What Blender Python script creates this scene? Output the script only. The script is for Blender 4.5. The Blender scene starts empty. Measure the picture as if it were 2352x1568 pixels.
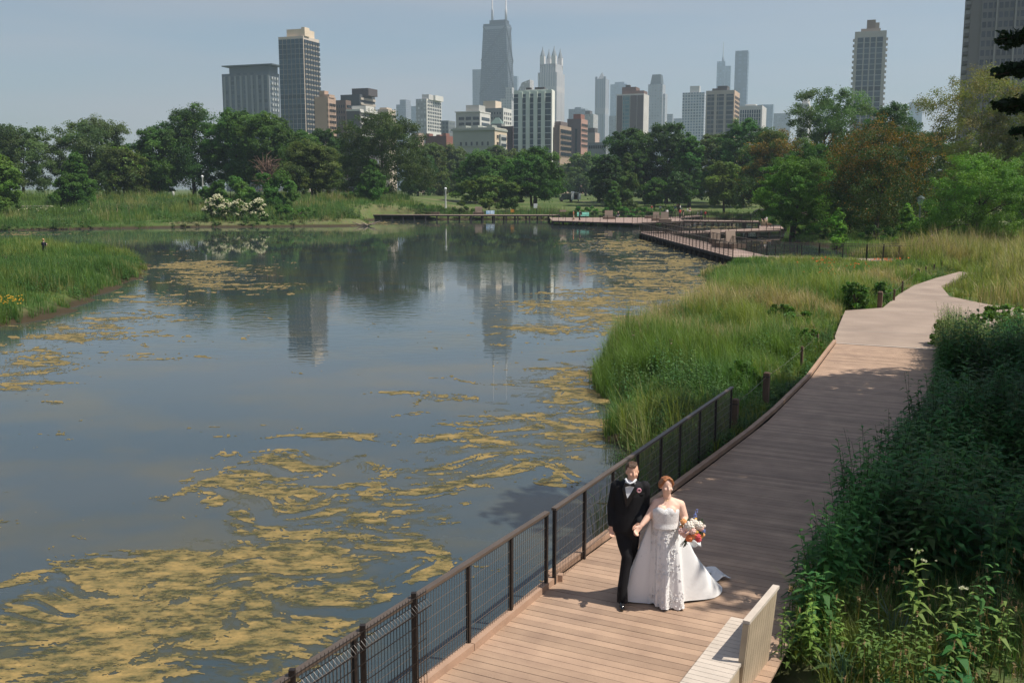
import bpy, bmesh, math, random
import numpy as np
from mathutils import Vector, Matrix
SC = bpy.context.scene
COL = SC.collection
R = math.radians
# ------------------------------------------------------------------ camera, sky, sun, exposure
CAM_H = 5.4
PITCH = R(8.7)
cam_data = bpy.data.cameras.new("camera")
cam_data.sensor_width = 36.0
cam_data.lens = 35.0
cam_data.clip_start = 0.1
cam_data.clip_end = 20000.0
cam = bpy.data.objects.new("camera", cam_data)
COL.objects.link(cam)
cam.location = (0, 0, CAM_H)
cam.rotation_euler = (R(90) - PITCH, 0, 0)
SC.camera = cam
SUN_EL = R(57)
SUN_AZ = R(-16)            # measured from +X towards +Y
SUN_DIR = Vector((math.cos(SUN_EL) * math.cos(SUN_AZ), math.cos(SUN_EL) * math.sin(SUN_AZ), math.sin(SUN_EL)))
world = bpy.data.worlds.new("World")
SC.world = world
world.use_nodes = True
wt = world.node_tree
wt.nodes.clear()
wo = wt.nodes.new("ShaderNodeOutputWorld")
bg = wt.nodes.new("ShaderNodeBackground")
bg.inputs[1].default_value = 0.078
sky = wt.nodes.new("ShaderNodeTexSky")
sky.sky_type = 'NISHITA'
sky.sun_disc = False
sky.sun_elevation = SUN_EL
sky.sun_rotation = R(90) - SUN_AZ
sky.altitude = 180
sky.air_density = 1.0
sky.dust_density = 1.6
sky.ozone_density = 1.6
# thin high cloud veil (real sky colour, follows the direction in the sky)
tc = wt.nodes.new("ShaderNodeTexCoord")
mp = wt.nodes.new("ShaderNodeMapping")
mp.inputs['Scale'].default_value = (1.0, 1.0, 9.0)
nz = wt.nodes.new("ShaderNodeTexNoise")
nz.inputs['Scale'].default_value = 1.7
nz.inputs['Detail'].default_value = 5
nz.inputs['Roughness'].default_value = 0.5
rp = wt.nodes.new("ShaderNodeValToRGB")
rp.color_ramp.elements[0].position = 0.40
rp.color_ramp.elements[0].color = (0, 0, 0, 1)
rp.color_ramp.elements[1].position = 0.72
rp.color_ramp.elements[1].color = (0.7, 0.7, 0.7, 1)
sat = wt.nodes.new("ShaderNodeHueSaturation")
sat.inputs['Saturation'].default_value = 1.0
mx = wt.nodes.new("ShaderNodeMixRGB")
mx.inputs[2].default_value = (5.2, 4.9, 5.2, 1)
L = wt.links.new
L(tc.outputs['Generated'], mp.inputs[0]); L(mp.outputs[0], nz.inputs['Vector'])
L(nz.outputs[0], rp.inputs[0]); L(rp.outputs[0], mx.inputs[0])
L(sky.outputs[0], sat.inputs['Color']); L(sat.outputs[0], mx.inputs[1]); L(mx.outputs[0], bg.inputs[0]); L(bg.outputs[0], wo.inputs[0])
sun_data = bpy.data.lights.new("sun", 'SUN')
sun_data.energy = 4.6
sun_data.angle = R(0.5)
sun_data.color = (1.0, 0.93, 0.83)
sun = bpy.data.objects.new("sun", sun_data)
COL.objects.link(sun)
sun.rotation_euler = SUN_DIR.to_track_quat('Z', 'Y').to_euler()
SC.view_settings.view_transform = 'Standard'
SC.view_settings.look = 'None'
SC.view_settings.exposure = 0.32
SC.view_settings.gamma = 1.0
SC.cycles.volume_bounces = 1
SC.cycles.max_bounces = 8
SC.cycles.transparent_max_bounces = 16
HAZE = 0.00019

# ------------------------------------------------------------------ helpers
FP = 35 / 36 * 2352
cp, sp = math.cos(PITCH), math.sin(PITCH)
def ray(px, py):
    u = (px - 1176) / FP
    v = (784 - py) / FP
    return u, cp + v * sp, -sp + v * cp
def G(px, py, z=0.0):
    d = ray(px, py); t = (z - CAM_H) / d[2]
    return Vector((d[0] * t, d[1] * t, z))
def AT(px, py, Y):
    d = ray(px, py); t = Y / d[1]
    return Vector((d[0] * t, Y, CAM_H + d[2] * t))
def proj(x, y, z):
    dz = z - CAM_H
    f = y * cp - dz * sp
    v = y * sp + dz * cp
    return 1176 + FP * x / f, 784 - FP * v / f

def lin(r, g=None, b=None):
    c = (r, g, b)
    return tuple((x / 255 / 12.92 if x / 255 <= 0.04045 else ((x / 255 + 0.055) / 1.055) ** 2.4) for x in c) + (1.0,)

def obj(name, me, parent=None, m=None):
    o = bpy.data.objects.new(name, me)
    COL.objects.link(o)
    if m is not None and me is not None:
        me.materials.clear(); me.materials.append(m)
    if parent is not None:
        o.parent = parent
    return o
def tag(o, label=None, cat=None, group=None, kind=None):
    if label: o['label'] = label
    if cat: o['category'] = cat
    if group: o['group'] = group
    if kind: o['kind'] = kind
    return o
def empty(name, loc, label=None, cat=None, group=None, rz=0.0):
    o = bpy.data.objects.new(name, None)
    COL.objects.link(o)
    o.location = loc
    o.rotation_euler = (0, 0, rz)
    return tag(o, label, cat, group)
def copy_tree(o, parent=None):
    c = o.copy(); COL.objects.link(c)
    if parent is not None: c.parent = parent
    for ch in list(o.children): copy_tree(ch, c)
    return c

class MB:
    """collects simple shapes into one mesh; coordinates local to the thing"""
    def __init__(s): s.v = []; s.f = []; s.sm = []
    def add(s, vs, fs, smooth=False):
        b = len(s.v); s.v += [tuple(v) for v in vs]
        for f in fs: s.f.append([b + i for i in f]); s.sm.append(smooth)
    def box(s, c, d, rz=0.0, rx=0.0, ry=0.0):
        M = Matrix.Rotation(rz, 3, 'Z') @ Matrix.Rotation(ry, 3, 'Y') @ Matrix.Rotation(rx, 3, 'X')
        vs = []
        for z in (-1, 1):
            for x, y in ((-1, -1), (1, -1), (1, 1), (-1, 1)):
                vs.append(M @ Vector((x * d[0] / 2, y * d[1] / 2, z * d[2] / 2)) + Vector(c))
        s.add(vs, [(3, 2, 1, 0), (4, 5, 6, 7), (0, 1, 5, 4), (1, 2, 6, 5), (2, 3, 7, 6), (3, 0, 4, 7)])
        return s
    def beam(s, p0, p1, w, h, up=(0, 0, 1)):
        p0 = Vector(p0); p1 = Vector(p1); d = (p1 - p0).normalized()
        a = d.cross(Vector(up))
        if a.length < 1e-4: a = d.cross(Vector((1, 0, 0)))
        a.normalize(); b = a.cross(d).normalized()
        vs = []
        for p in (p0, p1):
            for x, y in ((-1, -1), (1, -1), (1, 1), (-1, 1)):
                vs.append(p + a * (x * w / 2) + b * (y * h / 2))
        s.add(vs, [(0, 1, 2, 3), (7, 6, 5, 4), (4, 5, 1, 0), (5, 6, 2, 1), (6, 7, 3, 2), (7, 4, 0, 3)])
        return s
    def tube(s, pts, rad, n=8, smooth=True, caps=True, sq=1.0):
        pts = [Vector(p) for p in pts]
        if not hasattr(rad, '__len__'): rad = [rad] * len(pts)
        vs = []; fs = []
        ref = None
        for i, p in enumerate(pts):
            d = (pts[min(i + 1, len(pts) - 1)] - pts[max(i - 1, 0)])
            if d.length < 1e-6: d = Vector((0, 0, 1))
            d.normalize()
            if ref is None:
                ref = Vector((0, 1, 0)) if abs(d.y) < .9 else Vector((1, 0, 0))
            a = d.cross(ref).normalized(); b = d.cross(a).normalized(); ref = a.cross(d)
            for k in range(n):
                t = 2 * math.pi * k / n
                vs.append(p + a * (math.cos(t) * rad[i]) + b * (math.sin(t) * rad[i] * sq))
        for i in range(len(pts) - 1):
            for k in range(n):
                fs.append((i * n + k, i * n + (k + 1) % n, (i + 1) * n + (k + 1) % n, (i + 1) * n + k))
        if caps:
            fs.append(tuple(range(n - 1, -1, -1))); fs.append(tuple((len(pts) - 1) * n + k for k in range(n)))
        s.add(vs, fs, smooth)
        return s
    def lathe(s, prof, c=(0, 0, 0), n=16, sx=1.0, sy=1.0, smooth=True):
        vs = []; fs = []
        for r, z in prof:
            for k in range(n):
                t = 2 * math.pi * k / n
                vs.append((c[0] + r * sx * math.cos(t), c[1] + r * sy * math.sin(t), c[2] + z))
        m = len(prof)
        for i in range(m - 1):
            for k in range(n):
                fs.append((i * n + k, i * n + (k + 1) % n, (i + 1) * n + (k + 1) % n, (i + 1) * n + k))
        fs.append(tuple(range(n - 1, -1, -1))); fs.append(tuple((m - 1) * n + k for k in range(n)))
        s.add(vs, fs, smooth)
        return s
    def ball(s, c, r, n=10, m=7, sx=1, sy=1, sz=1, rot=None):
        vs = []; fs = []
        for i in range(1, m):
            ph = math.pi * i / m
            for k in range(n):
                t = 2 * math.pi * k / n
                v = Vector((r * sx * math.sin(ph) * math.cos(t), r * sy * math.sin(ph) * math.sin(t), -r * sz * math.cos(ph)))
                if rot is not None: v = rot @ v
                vs.append(v + Vector(c))
        e0 = Vector((0, 0, -r * sz)); e1 = Vector((0, 0, r * sz))
        if rot is not None: e0 = rot @ e0; e1 = rot @ e1
        vs.append(e0 + Vector(c)); vs.append(e1 + Vector(c))
        for i in range(m - 2):
            for k in range(n):
                fs.append((i * n + k, i * n + (k + 1) % n, (i + 1) * n + (k + 1) % n, (i + 1) * n + k))
        a = len(vs) - 2
        for k in range(n):
            fs.append((a, (k + 1) % n, k)); fs.append((a + 1, (m - 2) * n + k, (m - 2) * n + (k + 1) % n))
        s.add(vs, fs, True)
        return s
    def prism(s, poly, z0, z1):
        n = len(poly)
        vs = [(p[0], p[1], z0) for p in poly] + [(p[0], p[1], z1) for p in poly]
        fs = [tuple(range(n - 1, -1, -1)), tuple(range(n, 2 * n))]
        for k in range(n): fs.append((k, (k + 1) % n, n + (k + 1) % n, n + k))
        s.add(vs, fs)
        return s
    def capsule(s, p0, p1, r0, r1, n=10, sq=1.0):
        p0 = Vector(p0); p1 = Vector(p1); d = (p1 - p0)
        Ln = d.length; d = d / max(Ln, 1e-6)
        pts = []; rr = []
        for k in range(4):
            a = k / 4 * math.pi / 2
            pts.append(p0 - d * r0 * math.cos(a)); rr.append(max(r0 * math.sin(a), .001))
        pts.append(p0); rr.append(r0); pts.append(p1); rr.append(r1)
        for k in range(1, 5):
            a = k / 4 * math.pi / 2
            pts.append(p1 + d * r1 * math.sin(a)); rr.append(max(r1 * math.cos(a), .001))
        return s.tube(pts, rr, n, sq=sq)
    def mesh(s, name):
        me = bpy.data.meshes.new(name)
        me.from_pydata(s.v, [], s.f)
        me.polygons.foreach_set('use_smooth', s.sm)
        bm = bmesh.new(); bm.from_mesh(me); bmesh.ops.recalc_face_normals(bm, faces=bm.faces); bm.to_mesh(me); bm.free()
        me.update()
        return me
    def build(s, name, m, parent=None):
        return obj(name, s.mesh(name), parent, m)
    def remesh(s, name, m, parent=None, vox=0.012, smooth=6):
        me = s.mesh(name)
        o = bpy.data.objects.new('tmp', me); COL.objects.link(o)
        a = o.modifiers.new('r', 'REMESH'); a.mode = 'VOXEL'; a.voxel_size = vox; a.use_smooth_shade = True
        b = o.modifiers.new('s', 'SMOOTH'); b.iterations = smooth; b.factor = .5
        dg = bpy.context.evaluated_depsgraph_get(); dg.update()
        me2 = bpy.data.meshes.new_from_object(o.evaluated_get(dg))
        bpy.data.objects.remove(o); bpy.data.meshes.remove(me)
        me2.name = name
        me2.polygons.foreach_set('use_smooth', [True] * len(me2.polygons))
        return obj(name, me2, parent, m)

def quads_mesh(name, Q, col=None, smooth=False):
    Q = np.asarray(Q, dtype=np.float32); n = len(Q)
    me = bpy.data.meshes.new(name)
    me.vertices.add(n * 4); me.loops.add(n * 4); me.polygons.add(n)
    me.vertices.foreach_set('co', Q.reshape(-1))
    me.loops.foreach_set('vertex_index', np.arange(n * 4, dtype=np.int32))
    me.polygons.foreach_set('loop_start', np.arange(0, n * 4, 4, dtype=np.int32))
    me.polygons.foreach_set('loop_total', np.full(n, 4, dtype=np.int32))
    me.update(calc_edges=True)
    if col is not None:
        a = me.color_attributes.new('Col', 'FLOAT_COLOR', 'POINT')
        c = np.ones((n, 4, 4), dtype=np.float32); c[:, :, :3] = np.asarray(col, dtype=np.float32)[:, None, :]
        a.data.foreach_set('color', c.reshape(-1))
    return me

# ------------------------------------------------------------------ noise (numpy)
def _h(ix, iy, seed):
    n = (ix.astype(np.int64) * 374761393 + iy.astype(np.int64) * 668265263 + seed * 1274126177) & 0xffffffff
    n = ((n ^ (n >> 13)) * 1274126177) & 0xffffffff
    return ((n ^ (n >> 16)) & 0xffff) / 65535.0
def vnoise(x, y, seed=0):
    x = np.asarray(x, float); y = np.asarray(y, float)
    ix = np.floor(x); iy = np.floor(y); fx = x - ix; fy = y - iy
    fx = fx * fx * (3 - 2 * fx); fy = fy * fy * (3 - 2 * fy)
    a = _h(ix, iy, seed); b = _h(ix + 1, iy, seed); c = _h(ix, iy + 1, seed); d = _h(ix + 1, iy + 1, seed)
    return (a * (1 - fx) + b * fx) * (1 - fy) + (c * (1 - fx) + d * fx) * fy
def fbm(x, y, octv=4, seed=0, gain=.5):
    s = 0; a = 1; t = 0
    for k in range(octv):
        s = s + a * vnoise(np.asarray(x) * 2 ** k + 17.3 * k, np.asarray(y) * 2 ** k + 9.1 * k, seed + k); t += a; a *= gain
    return s / t
def sstep(a, b, x):
    t = np.clip((np.asarray(x, float) - a) / (b - a), 0, 1)
    return t * t * (3 - 2 * t)

# ------------------------------------------------------------------ materials
MATS = {}
def mat(name, col, rough=.7, var=0.0, vs=5.0, bump=0.0, bs=30.0, metal=0.0, spec=.5, col2=None, stretch=(1, 1, 1), emis=None):
    if name in MATS: return MATS[name]
    m = bpy.data.materials.new(name); m.use_nodes = True
    t = m.node_tree; b = t.nodes['Principled BSDF']
    col = tuple(col[:3]) + (1,)
    b.inputs['Base Color'].default_value = col
    b.inputs['Roughness'].default_value = rough
    b.inputs['Metallic'].default_value = metal
    b.inputs['Specular IOR Level'].default_value = spec
    tcn = t.nodes.new('ShaderNodeTexCoord'); mpn = t.nodes.new('ShaderNodeMapping')
    mpn.inputs['Scale'].default_value = stretch
    t.links.new(tcn.outputs['Object'], mpn.inputs[0])
    if var or col2:
        n = t.nodes.new('ShaderNodeTexNoise'); n.inputs['Scale'].default_value = vs; n.inputs['Detail'].default_value = 4
        t.links.new(mpn.outputs[0], n.inputs['Vector'])
        x = t.nodes.new('ShaderNodeMixRGB')
        if col2 is None:
            x.inputs[1].default_value = tuple(c * (1 - var) for c in col[:3]) + (1,)
            x.inputs[2].default_value = tuple(min(1, c * (1 + var)) for c in col[:3]) + (1,)
        else:
            x.inputs[1].default_value = col; x.inputs[2].default_value = tuple(col2[:3]) + (1,)
        r = t.nodes.new('ShaderNodeMapRange'); r.inputs[1].default_value = .3; r.inputs[2].default_value = .7
        t.links.new(n.outputs[0], r.inputs[0]); t.links.new(r.outputs[0], x.inputs[0])
        t.links.new(x.outputs[0], b.inputs['Base Color'])
    if bump:
        n2 = t.nodes.new('ShaderNodeTexNoise'); n2.inputs['Scale'].default_value = bs; n2.inputs['Detail'].default_value = 5
        t.links.new(mpn.outputs[0], n2.inputs['Vector'])
        bp = t.nodes.new('ShaderNodeBump'); bp.inputs['Strength'].default_value = min(1, bump); bp.inputs['Distance'].default_value = .02
        t.links.new(n2.outputs[0], bp.inputs['Height']); t.links.new(bp.outputs[0], b.inputs['Normal'])
    MATS[name] = m
    return m
def leafmat(name='leaves', trans=.35, rough=.55):
    if name in MATS: return MATS[name]
    m = bpy.data.materials.new(name); m.use_nodes = True
    t = m.node_tree; b = t.nodes['Principled BSDF']; out = t.nodes['Material Output']
    a = t.nodes.new('ShaderNodeAttribute'); a.attribute_name = 'Col'
    b.inputs['Roughness'].default_value = rough; b.inputs['Specular IOR Level'].default_value = .25
    tr = t.nodes.new('ShaderNodeBsdfTranslucent'); mxs = t.nodes.new('ShaderNodeMixShader'); mxs.inputs[0].default_value = trans
    g = t.nodes.new('ShaderNodeMixRGB'); g.blend_type = 'MULTIPLY'; g.inputs[0].default_value = 1; g.inputs[2].default_value = (1.25, 1.35, .55, 1)
    t.links.new(a.outputs['Color'], b.inputs['Base Color']); t.links.new(a.outputs['Color'], g.inputs[1])
    t.links.new(g.outputs[0], tr.inputs['Color'])
    t.links.new(b.outputs[0], mxs.inputs[1]); t.links.new(tr.outputs[0], mxs.inputs[2]); t.links.new(mxs.outputs[0], out.inputs['Surface'])
    MATS[name] = m
    return m
LEAF = leafmat('leaves', .4)
PETAL = leafmat('petals', .2, .6)
BARK = mat('bark', (.07, .055, .04), .95, .4, 3, .6, 12)
BARK_DEAD = mat('dead_bark', (.16, .10, .07), .95, .3, 3, .4, 12)
def facademat(name, wall, glass, pw, fh, fx, fz, off=.15, gr=.25, wv=.06):
    """masonry wall with a regular pattern of panes, laid out in the building's own metres"""
    m = bpy.data.materials.new(name); m.use_nodes = True
    t = m.node_tree; b = t.nodes['Principled BSDF']; N = t.nodes.new; l = t.links.new
    tcn = N('ShaderNodeTexCoord'); s1 = N('ShaderNodeSeparateXYZ'); s2 = N('ShaderNodeSeparateXYZ')
    l(tcn.outputs['Object'], s1.inputs[0]); l(tcn.outputs['Normal'], s2.inputs[0])
    def M(op, a, c=None, d=None):
        n = N('ShaderNodeMath'); n.operation = op
        for i, q in enumerate((a, c, d)):
            if q is None: continue
            if isinstance(q, (int, float)): n.inputs[i].default_value = q
            else: l(q, n.inputs[i])
        return n.outputs[0]
    isy = M('GREATER_THAN', M('ABSOLUTE', s2.outputs[1]), .5)
    u = M('ADD', M('MULTIPLY', s1.outputs[0], isy), M('MULTIPLY', s1.outputs[1], M('SUBTRACT', 1, isy)))
    fu = M('FRACT', M('ADD', M('DIVIDE', u, pw), 100.0)); fv = M('FRACT', M('ADD', M('DIVIDE', s1.outputs[2], fh), 100.0))
    mu = M('MULTIPLY', M('GREATER_THAN', fu, (1 - fx) / 2), M('LESS_THAN', fu, 1 - (1 - fx) / 2))
    mv = M('MULTIPLY', M('GREATER_THAN', fv, off), M('LESS_THAN', fv, off + fz))
    side = M('LESS_THAN', M('ABSOLUTE', s2.outputs[2]), .5)
    mk = M('MULTIPLY', M('MULTIPLY', mu, mv), side)
    cid = N('ShaderNodeCombineXYZ'); l(M('FLOOR', M('DIVIDE', u, pw)), cid.inputs[0]); l(M('FLOOR', M('DIVIDE', s1.outputs[2], fh)), cid.inputs[1]); l(isy, cid.inputs[2])
    wn = N('ShaderNodeTexWhiteNoise'); l(cid.outputs[0], wn.inputs[0])
    gc = N('ShaderNodeMixRGB'); gc.inputs[1].default_value = tuple(c * .7 for c in glass[:3]) + (1,); gc.inputs[2].default_value = tuple(min(1, c * 1.7 + .01) for c in glass[:3]) + (1,)
    l(wn.outputs[0], gc.inputs[0])
    nzz = N('ShaderNodeTexNoise'); nzz.inputs['Scale'].default_value = .12; nzz.inputs['Detail'].default_value = 5; l(tcn.outputs['Object'], nzz.inputs['Vector'])
    wc = N('ShaderNodeMixRGB'); wc.inputs[1].default_value = tuple(c * (1 - wv * 2) for c in wall[:3]) + (1,); wc.inputs[2].default_value = tuple(min(1, c * (1 + wv * 2)) for c in wall[:3]) + (1,)
    l(nzz.outputs[0], wc.inputs[0])
    x = N('ShaderNodeMixRGB'); l(mk, x.inputs[0]); l(wc.outputs[0], x.inputs[1]); l(gc.outputs[0], x.inputs[2])
    l(x.outputs[0], b.inputs['Base Color'])
    rr = N('ShaderNodeMapRange'); l(mk, rr.inputs[0]); rr.inputs[3].default_value = .85; rr.inputs[4].default_value = gr; l(rr.outputs[0], b.inputs['Roughness'])
    return m
# ------------------------------------------------------------------ ground and water
WZ = -0.7
MAIN = [(2, -12), (2.3, 12), (2.0, 14.5), (1.3, 16.4), (2.04, 21.2), (2.6, 26.7), (2.5, 30), (2.75, 33.6), (3.6, 38.1), (6.3, 42.9), (9.6, 50), (11.6, 57), (12.8, 65), (13.6, 72), (18.0, 80),
        (24, 80.5), (29, 82), (31, 92), (33, 105), (32.6, 116), (35, 125), (37, 136), (41, 150), (45, 175), (45, 205), (36, 211), (20, 206), (8, 204), (-10, 203), (-28, 203), (-31, 190), (-27, 178), (-24, 170), (-30, 166.5),
        (-45, 163), (-54, 161), (-75, 148), (-95, 146), (-130, 148), (-300, 150), (-3400, 160), (-3400, 4300), (3400, 4300), (3400, -12)]
ISLE = [(-60, 38), (-28, 40), (-23, 43), (-21.8, 47), (-22.6, 52), (-24.2, 60), (-25.6, 68), (-27, 74), (-29.5, 81), (-33, 87), (-40, 95), (-48, 101), (-56, 104), (-75, 108), (-110, 108), (-140, 60)]
def sdist(x, y, poly):
    x = np.asarray(x, float); y = np.asarray(y, float)
    d = np.full(x.shape, 1e9); ins = np.zeros(x.shape, bool)
    n = len(poly)
    for i in range(n):
        ax, ay = poly[i]; bx, by = poly[(i + 1) % n]
        ex, ey = bx - ax, by - ay
        t = np.clip(((x - ax) * ex + (y - ay) * ey) / (ex * ex + ey * ey), 0, 1)
        d = np.minimum(d, np.hypot(x - ax - t * ex, y - ay - t * ey))
        c = ((ay > y) != (by > y)) & (x < (bx - ax) * (y - ay) / ((by - ay) if by != ay else 1e-9) + ax)
        ins ^= c
    return np.where(ins, d, -d)
def land_sd(x, y):
    j = (fbm(np.asarray(x) * .5, np.asarray(y) * .5, 3, 5) - .5) * 1.6
    return np.maximum(sdist(x, y, MAIN), sdist(x, y, ISLE)) + j
def rise(x, y):
    x = np.asarray(x, float); y = np.asarray(y, float)
    l = sstep(-8, -30, x); rgt = sstep(45, 80, x) * 0
    return l * 3.5 * sstep(150, 232, y) + (1 - l) * 2.7 * sstep(208, 290, y) + .25 * sstep(42, 52, y) * sstep(30, 36, x - (y - 60) * .45) * sstep(120, 80, y)
def height(x, y):
    s = land_sd(x, y)
    z = np.where(s > 0, -.78 + .6 * sstep(0, 1.6, s), -.78 - .9 * sstep(0, 5, -s))
    far = sstep(300, 260, np.asarray(y))
    return z + np.where(s > 0, rise(x, y), 0) + np.where(s > 1, (fbm(np.asarray(x) * .3, np.asarray(y) * .3, 3, 9) - .5) * .18, 0) * sstep(1, 4, s)
def hz(x, y): return float(height(np.array([x]), np.array([y]))[0])

def cat(*a): return np.unique(np.concatenate([np.asarray(q, float) for q in a]))
gx = cat([-3300, -1500, -800, -400, -260, -200, -160, -140], np.arange(-120, -60, 2.5), np.arange(-60, 0, 1.2), np.arange(0, 40, .5), np.arange(40, 80, 1.5), [85, 95, 110, 140, 200, 300, 500, 800, 1500, 3300])
gy = cat([-11, -5, 0], np.arange(4, 90, .5), np.arange(90, 240, 1.5), np.arange(240, 330, 6), [350, 400, 500, 700, 1000, 1500, 2500, 4200])
X, Y = np.meshgrid(gx, gy)
Z = height(X, Y)
nx, ny = len(gx), len(gy)
me = bpy.data.meshes.new('ground')
vv = np.stack([X, Y, Z], -1).reshape(-1, 3)
ii = (np.arange(ny - 1)[:, None] * nx + np.arange(nx - 1)[None, :]).reshape(-1)
ff = np.stack([ii, ii + 1, ii + nx + 1, ii + nx], -1)
me.from_pydata(vv.tolist(), [], ff.tolist())
me.polygons.foreach_set('use_smooth', [True] * len(me.polygons))
gm = bpy.data.materials.new('ground'); gm.use_nodes = True
t = gm.node_tree; b = t.nodes['Principled BSDF']; b.inputs['Roughness'].default_value = .95; b.inputs['Specular IOR Level'].default_value = .15
tcn = t.nodes.new('ShaderNodeTexCoord'); mpn = t.nodes.new('ShaderNodeMapping'); mpn.inputs['Scale'].default_value = (.35, 1.0, 1.0)
n1 = t.nodes.new('ShaderNodeTexNoise'); n1.inputs['Scale'].default_value = .12; n1.inputs['Detail'].default_value = 6; n1.inputs['Roughness'].default_value = .6
n2 = t.nodes.new('ShaderNodeTexNoise'); n2.inputs['Scale'].default_value = 2.5; n2.inputs['Detail'].default_value = 6
cr = t.nodes.new('ShaderNodeValToRGB'); e = cr.color_ramp.elements
e[0].position = .35; e[0].color = (.06, .105, .022, 1); e[1].position = .66; e[1].color = (.21, .20, .10, 1)
k = cr.color_ramp.elements.new(.5); k.color = (.11, .16, .045, 1)
x2 = t.nodes.new('ShaderNodeMixRGB'); x2.blend_type = 'MULTIPLY'; x2.inputs[0].default_value = .5
l = t.links.new
l(tcn.outputs['Object'], mpn.inputs[0]); l(mpn.outputs[0], n1.inputs['Vector']); l(tcn.outputs['Object'], n2.inputs['Vector'])
l(n1.outputs[0], cr.inputs[0]); l(cr.outputs[0], x2.inputs[1]); l(n2.outputs['Color'], x2.inputs[2])
# wet mud where the bank meets the water
sxyz = t.nodes.new('ShaderNodeSeparateXYZ'); l(tcn.outputs['Object'], sxyz.inputs[0])
mr = t.nodes.new('ShaderNodeMapRange'); mr.inputs[1].default_value = -.55; mr.inputs[2].default_value = -.3
x3 = t.nodes.new('ShaderNodeMixRGB'); x3.inputs[1].default_value = (.05, .038, .022, 1)
l(sxyz.outputs[2], mr.inputs[0]); l(mr.outputs[0], x3.inputs[0]); l(x2.outputs[0], x3.inputs[2]); l(x3.outputs[0], b.inputs['Base Color'])
o = obj('ground', me, None, gm); tag(o, kind='structure')

# water sheet
me = bpy.data.meshes.new('water')
me.from_pydata([(-420, -11, WZ), (60, -11, WZ), (60, 225, WZ), (-420, 225, WZ)], [], [(0, 1, 2, 3)])
wm = bpy.data.materials.new('water'); wm.use_nodes = True
t = wm.node_tree; b = t.nodes['Principled BSDF']; l = t.links.new; N = t.nodes.new
b.inputs['Roughness'].default_value = .02; b.inputs['IOR'].default_value = 1.4
tcn = N('ShaderNodeTexCoord'); mpn = N('ShaderNodeMapping'); mpn.inputs['Scale'].default_value = (.55, 1.0, 1.0); l(tcn.outputs['Object'], mpn.inputs[0])
n1 = N('ShaderNodeTexNoise'); n1.inputs['Scale'].default_value = 2.6; n1.inputs['Detail'].default_value = 3; n1.inputs['Roughness'].default_value = .45; l(mpn.outputs[0], n1.inputs['Vector'])
mp2 = N('ShaderNodeMapping'); mp2.inputs['Scale'].default_value = (.012, .045, 1); l(tcn.outputs['Object'], mp2.inputs[0])
n2 = N('ShaderNodeTexNoise'); n2.inputs['Scale'].default_value = 1; n2.inputs['Detail'].default_value = 2; l(mp2.outputs[0], n2.inputs['Vector'])
m1 = N('ShaderNodeMapRange'); m1.inputs[1].default_value = .42; m1.inputs[2].default_value = .66; m1.inputs[3].default_value = .003; m1.inputs[4].default_value = .045; l(n2.outputs[0], m1.inputs[0])
bp = N('ShaderNodeBump'); bp.inputs['Distance'].default_value = .25; l(n1.outputs[0], bp.inputs['Height']); l(m1.outputs[0], bp.inputs['Strength']); l(bp.outputs[0], b.inputs['Normal'])
mp3 = N('ShaderNodeMapping'); mp3.inputs['Scale'].default_value = (.28, .4, 1); l(tcn.outputs['Object'], mp3.inputs[0])
n3 = N('ShaderNodeTexNoise'); n3.inputs['Scale'].default_value = 1; n3.inputs['Detail'].default_value = 8; n3.inputs['Roughness'].default_value = .62; l(mp3.outputs[0], n3.inputs['Vector'])
cr = N('ShaderNodeValToRGB'); cr.color_ramp.elements[0].position = .45; cr.color_ramp.elements[0].color = (.042, .062, .070, 1)
cr.color_ramp.elements[1].position = .72; cr.color_ramp.elements[1].color = (.082, .076, .042, 1)
l(n3.outputs[0], cr.inputs[0]); l(cr.outputs[0], b.inputs['Base Color'])
o = obj('water', me, None, wm); tag(o, kind='structure')

# ------------------------------------------------------------------ floating algae, meshed as flat ragged mats just above the water
BL = [(140, 1500, 380, 130, .62), (380, 1520, 240, 70, .35), (430, 1340, 380, 90, .8), (760, 1235, 300, 75, .72), (600, 1440, 300, 110, .85), (900, 1185, 260, 50, .5), (560, 1115, 120, 34, .72), (690, 1060, 150, 26, .62),
      (780, 1000, 110, 18, .5), (1060, 1090, 230, 40, .52), (1130, 1020, 250, 40, .58), (1230, 940, 170, 40, .58), (1330, 850, 90, 38, .62), (1330, 990, 80, 70, .62), (990, 910, 120, 14, .42), (1150, 870, 130, 22, .38),
      (1300, 900, 120, 50, .35), (1250, 760, 190, 34, .50), (1430, 715, 190, 36, .66), (1580, 670, 90, 24, .5), (1330, 690, 140, 18, .48), (1470, 640, 150, 34, .85), (1440, 565, 110, 22, .95), (1590, 605, 110, 18, .62), (1620, 655, 60, 16, .8),
      (60, 840, 170, 34, .6), (30, 890, 90, 24, .5), (200, 780, 170, 30, .55), (300, 725, 120, 22, .5), (385, 690, 60, 14, .5), (500, 640, 130, 34, .72), (440, 610, 90, 12, .6), (130, 925, 36, 5, .6), (370, 1145, 34, 8, .7), (10, 1128, 20, 10, .6),
      (450, 517, 420, 3.2, .75), (50, 538, 130, 3.2, .8), (840, 512, 110, 3, .7), (1190, 505, 140, 2.5, .6), (1560, 533, 80, 3, .7), (1650, 523, 90, 4, .8), (1780, 552, 55, 7, 1.0), (270, 680, 70, 20, .4), (120, 745, 120, 16, .45),
      (1230, 1215, 130, 60, -.9), (1040, 1400, 110, 60, -.55), (820, 1500, 120, 50, -.35), (300, 1255, 170, 22, -.3)]
def dens(px, py):
    d = np.zeros(px.shape)
    for cx, cy, rx, ry, w in BL:
        q = ((px - cx) / rx) ** 2 + ((py - cy) / ry) ** 2
        d = d + w * np.exp(-q * .9)
    return d
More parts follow.
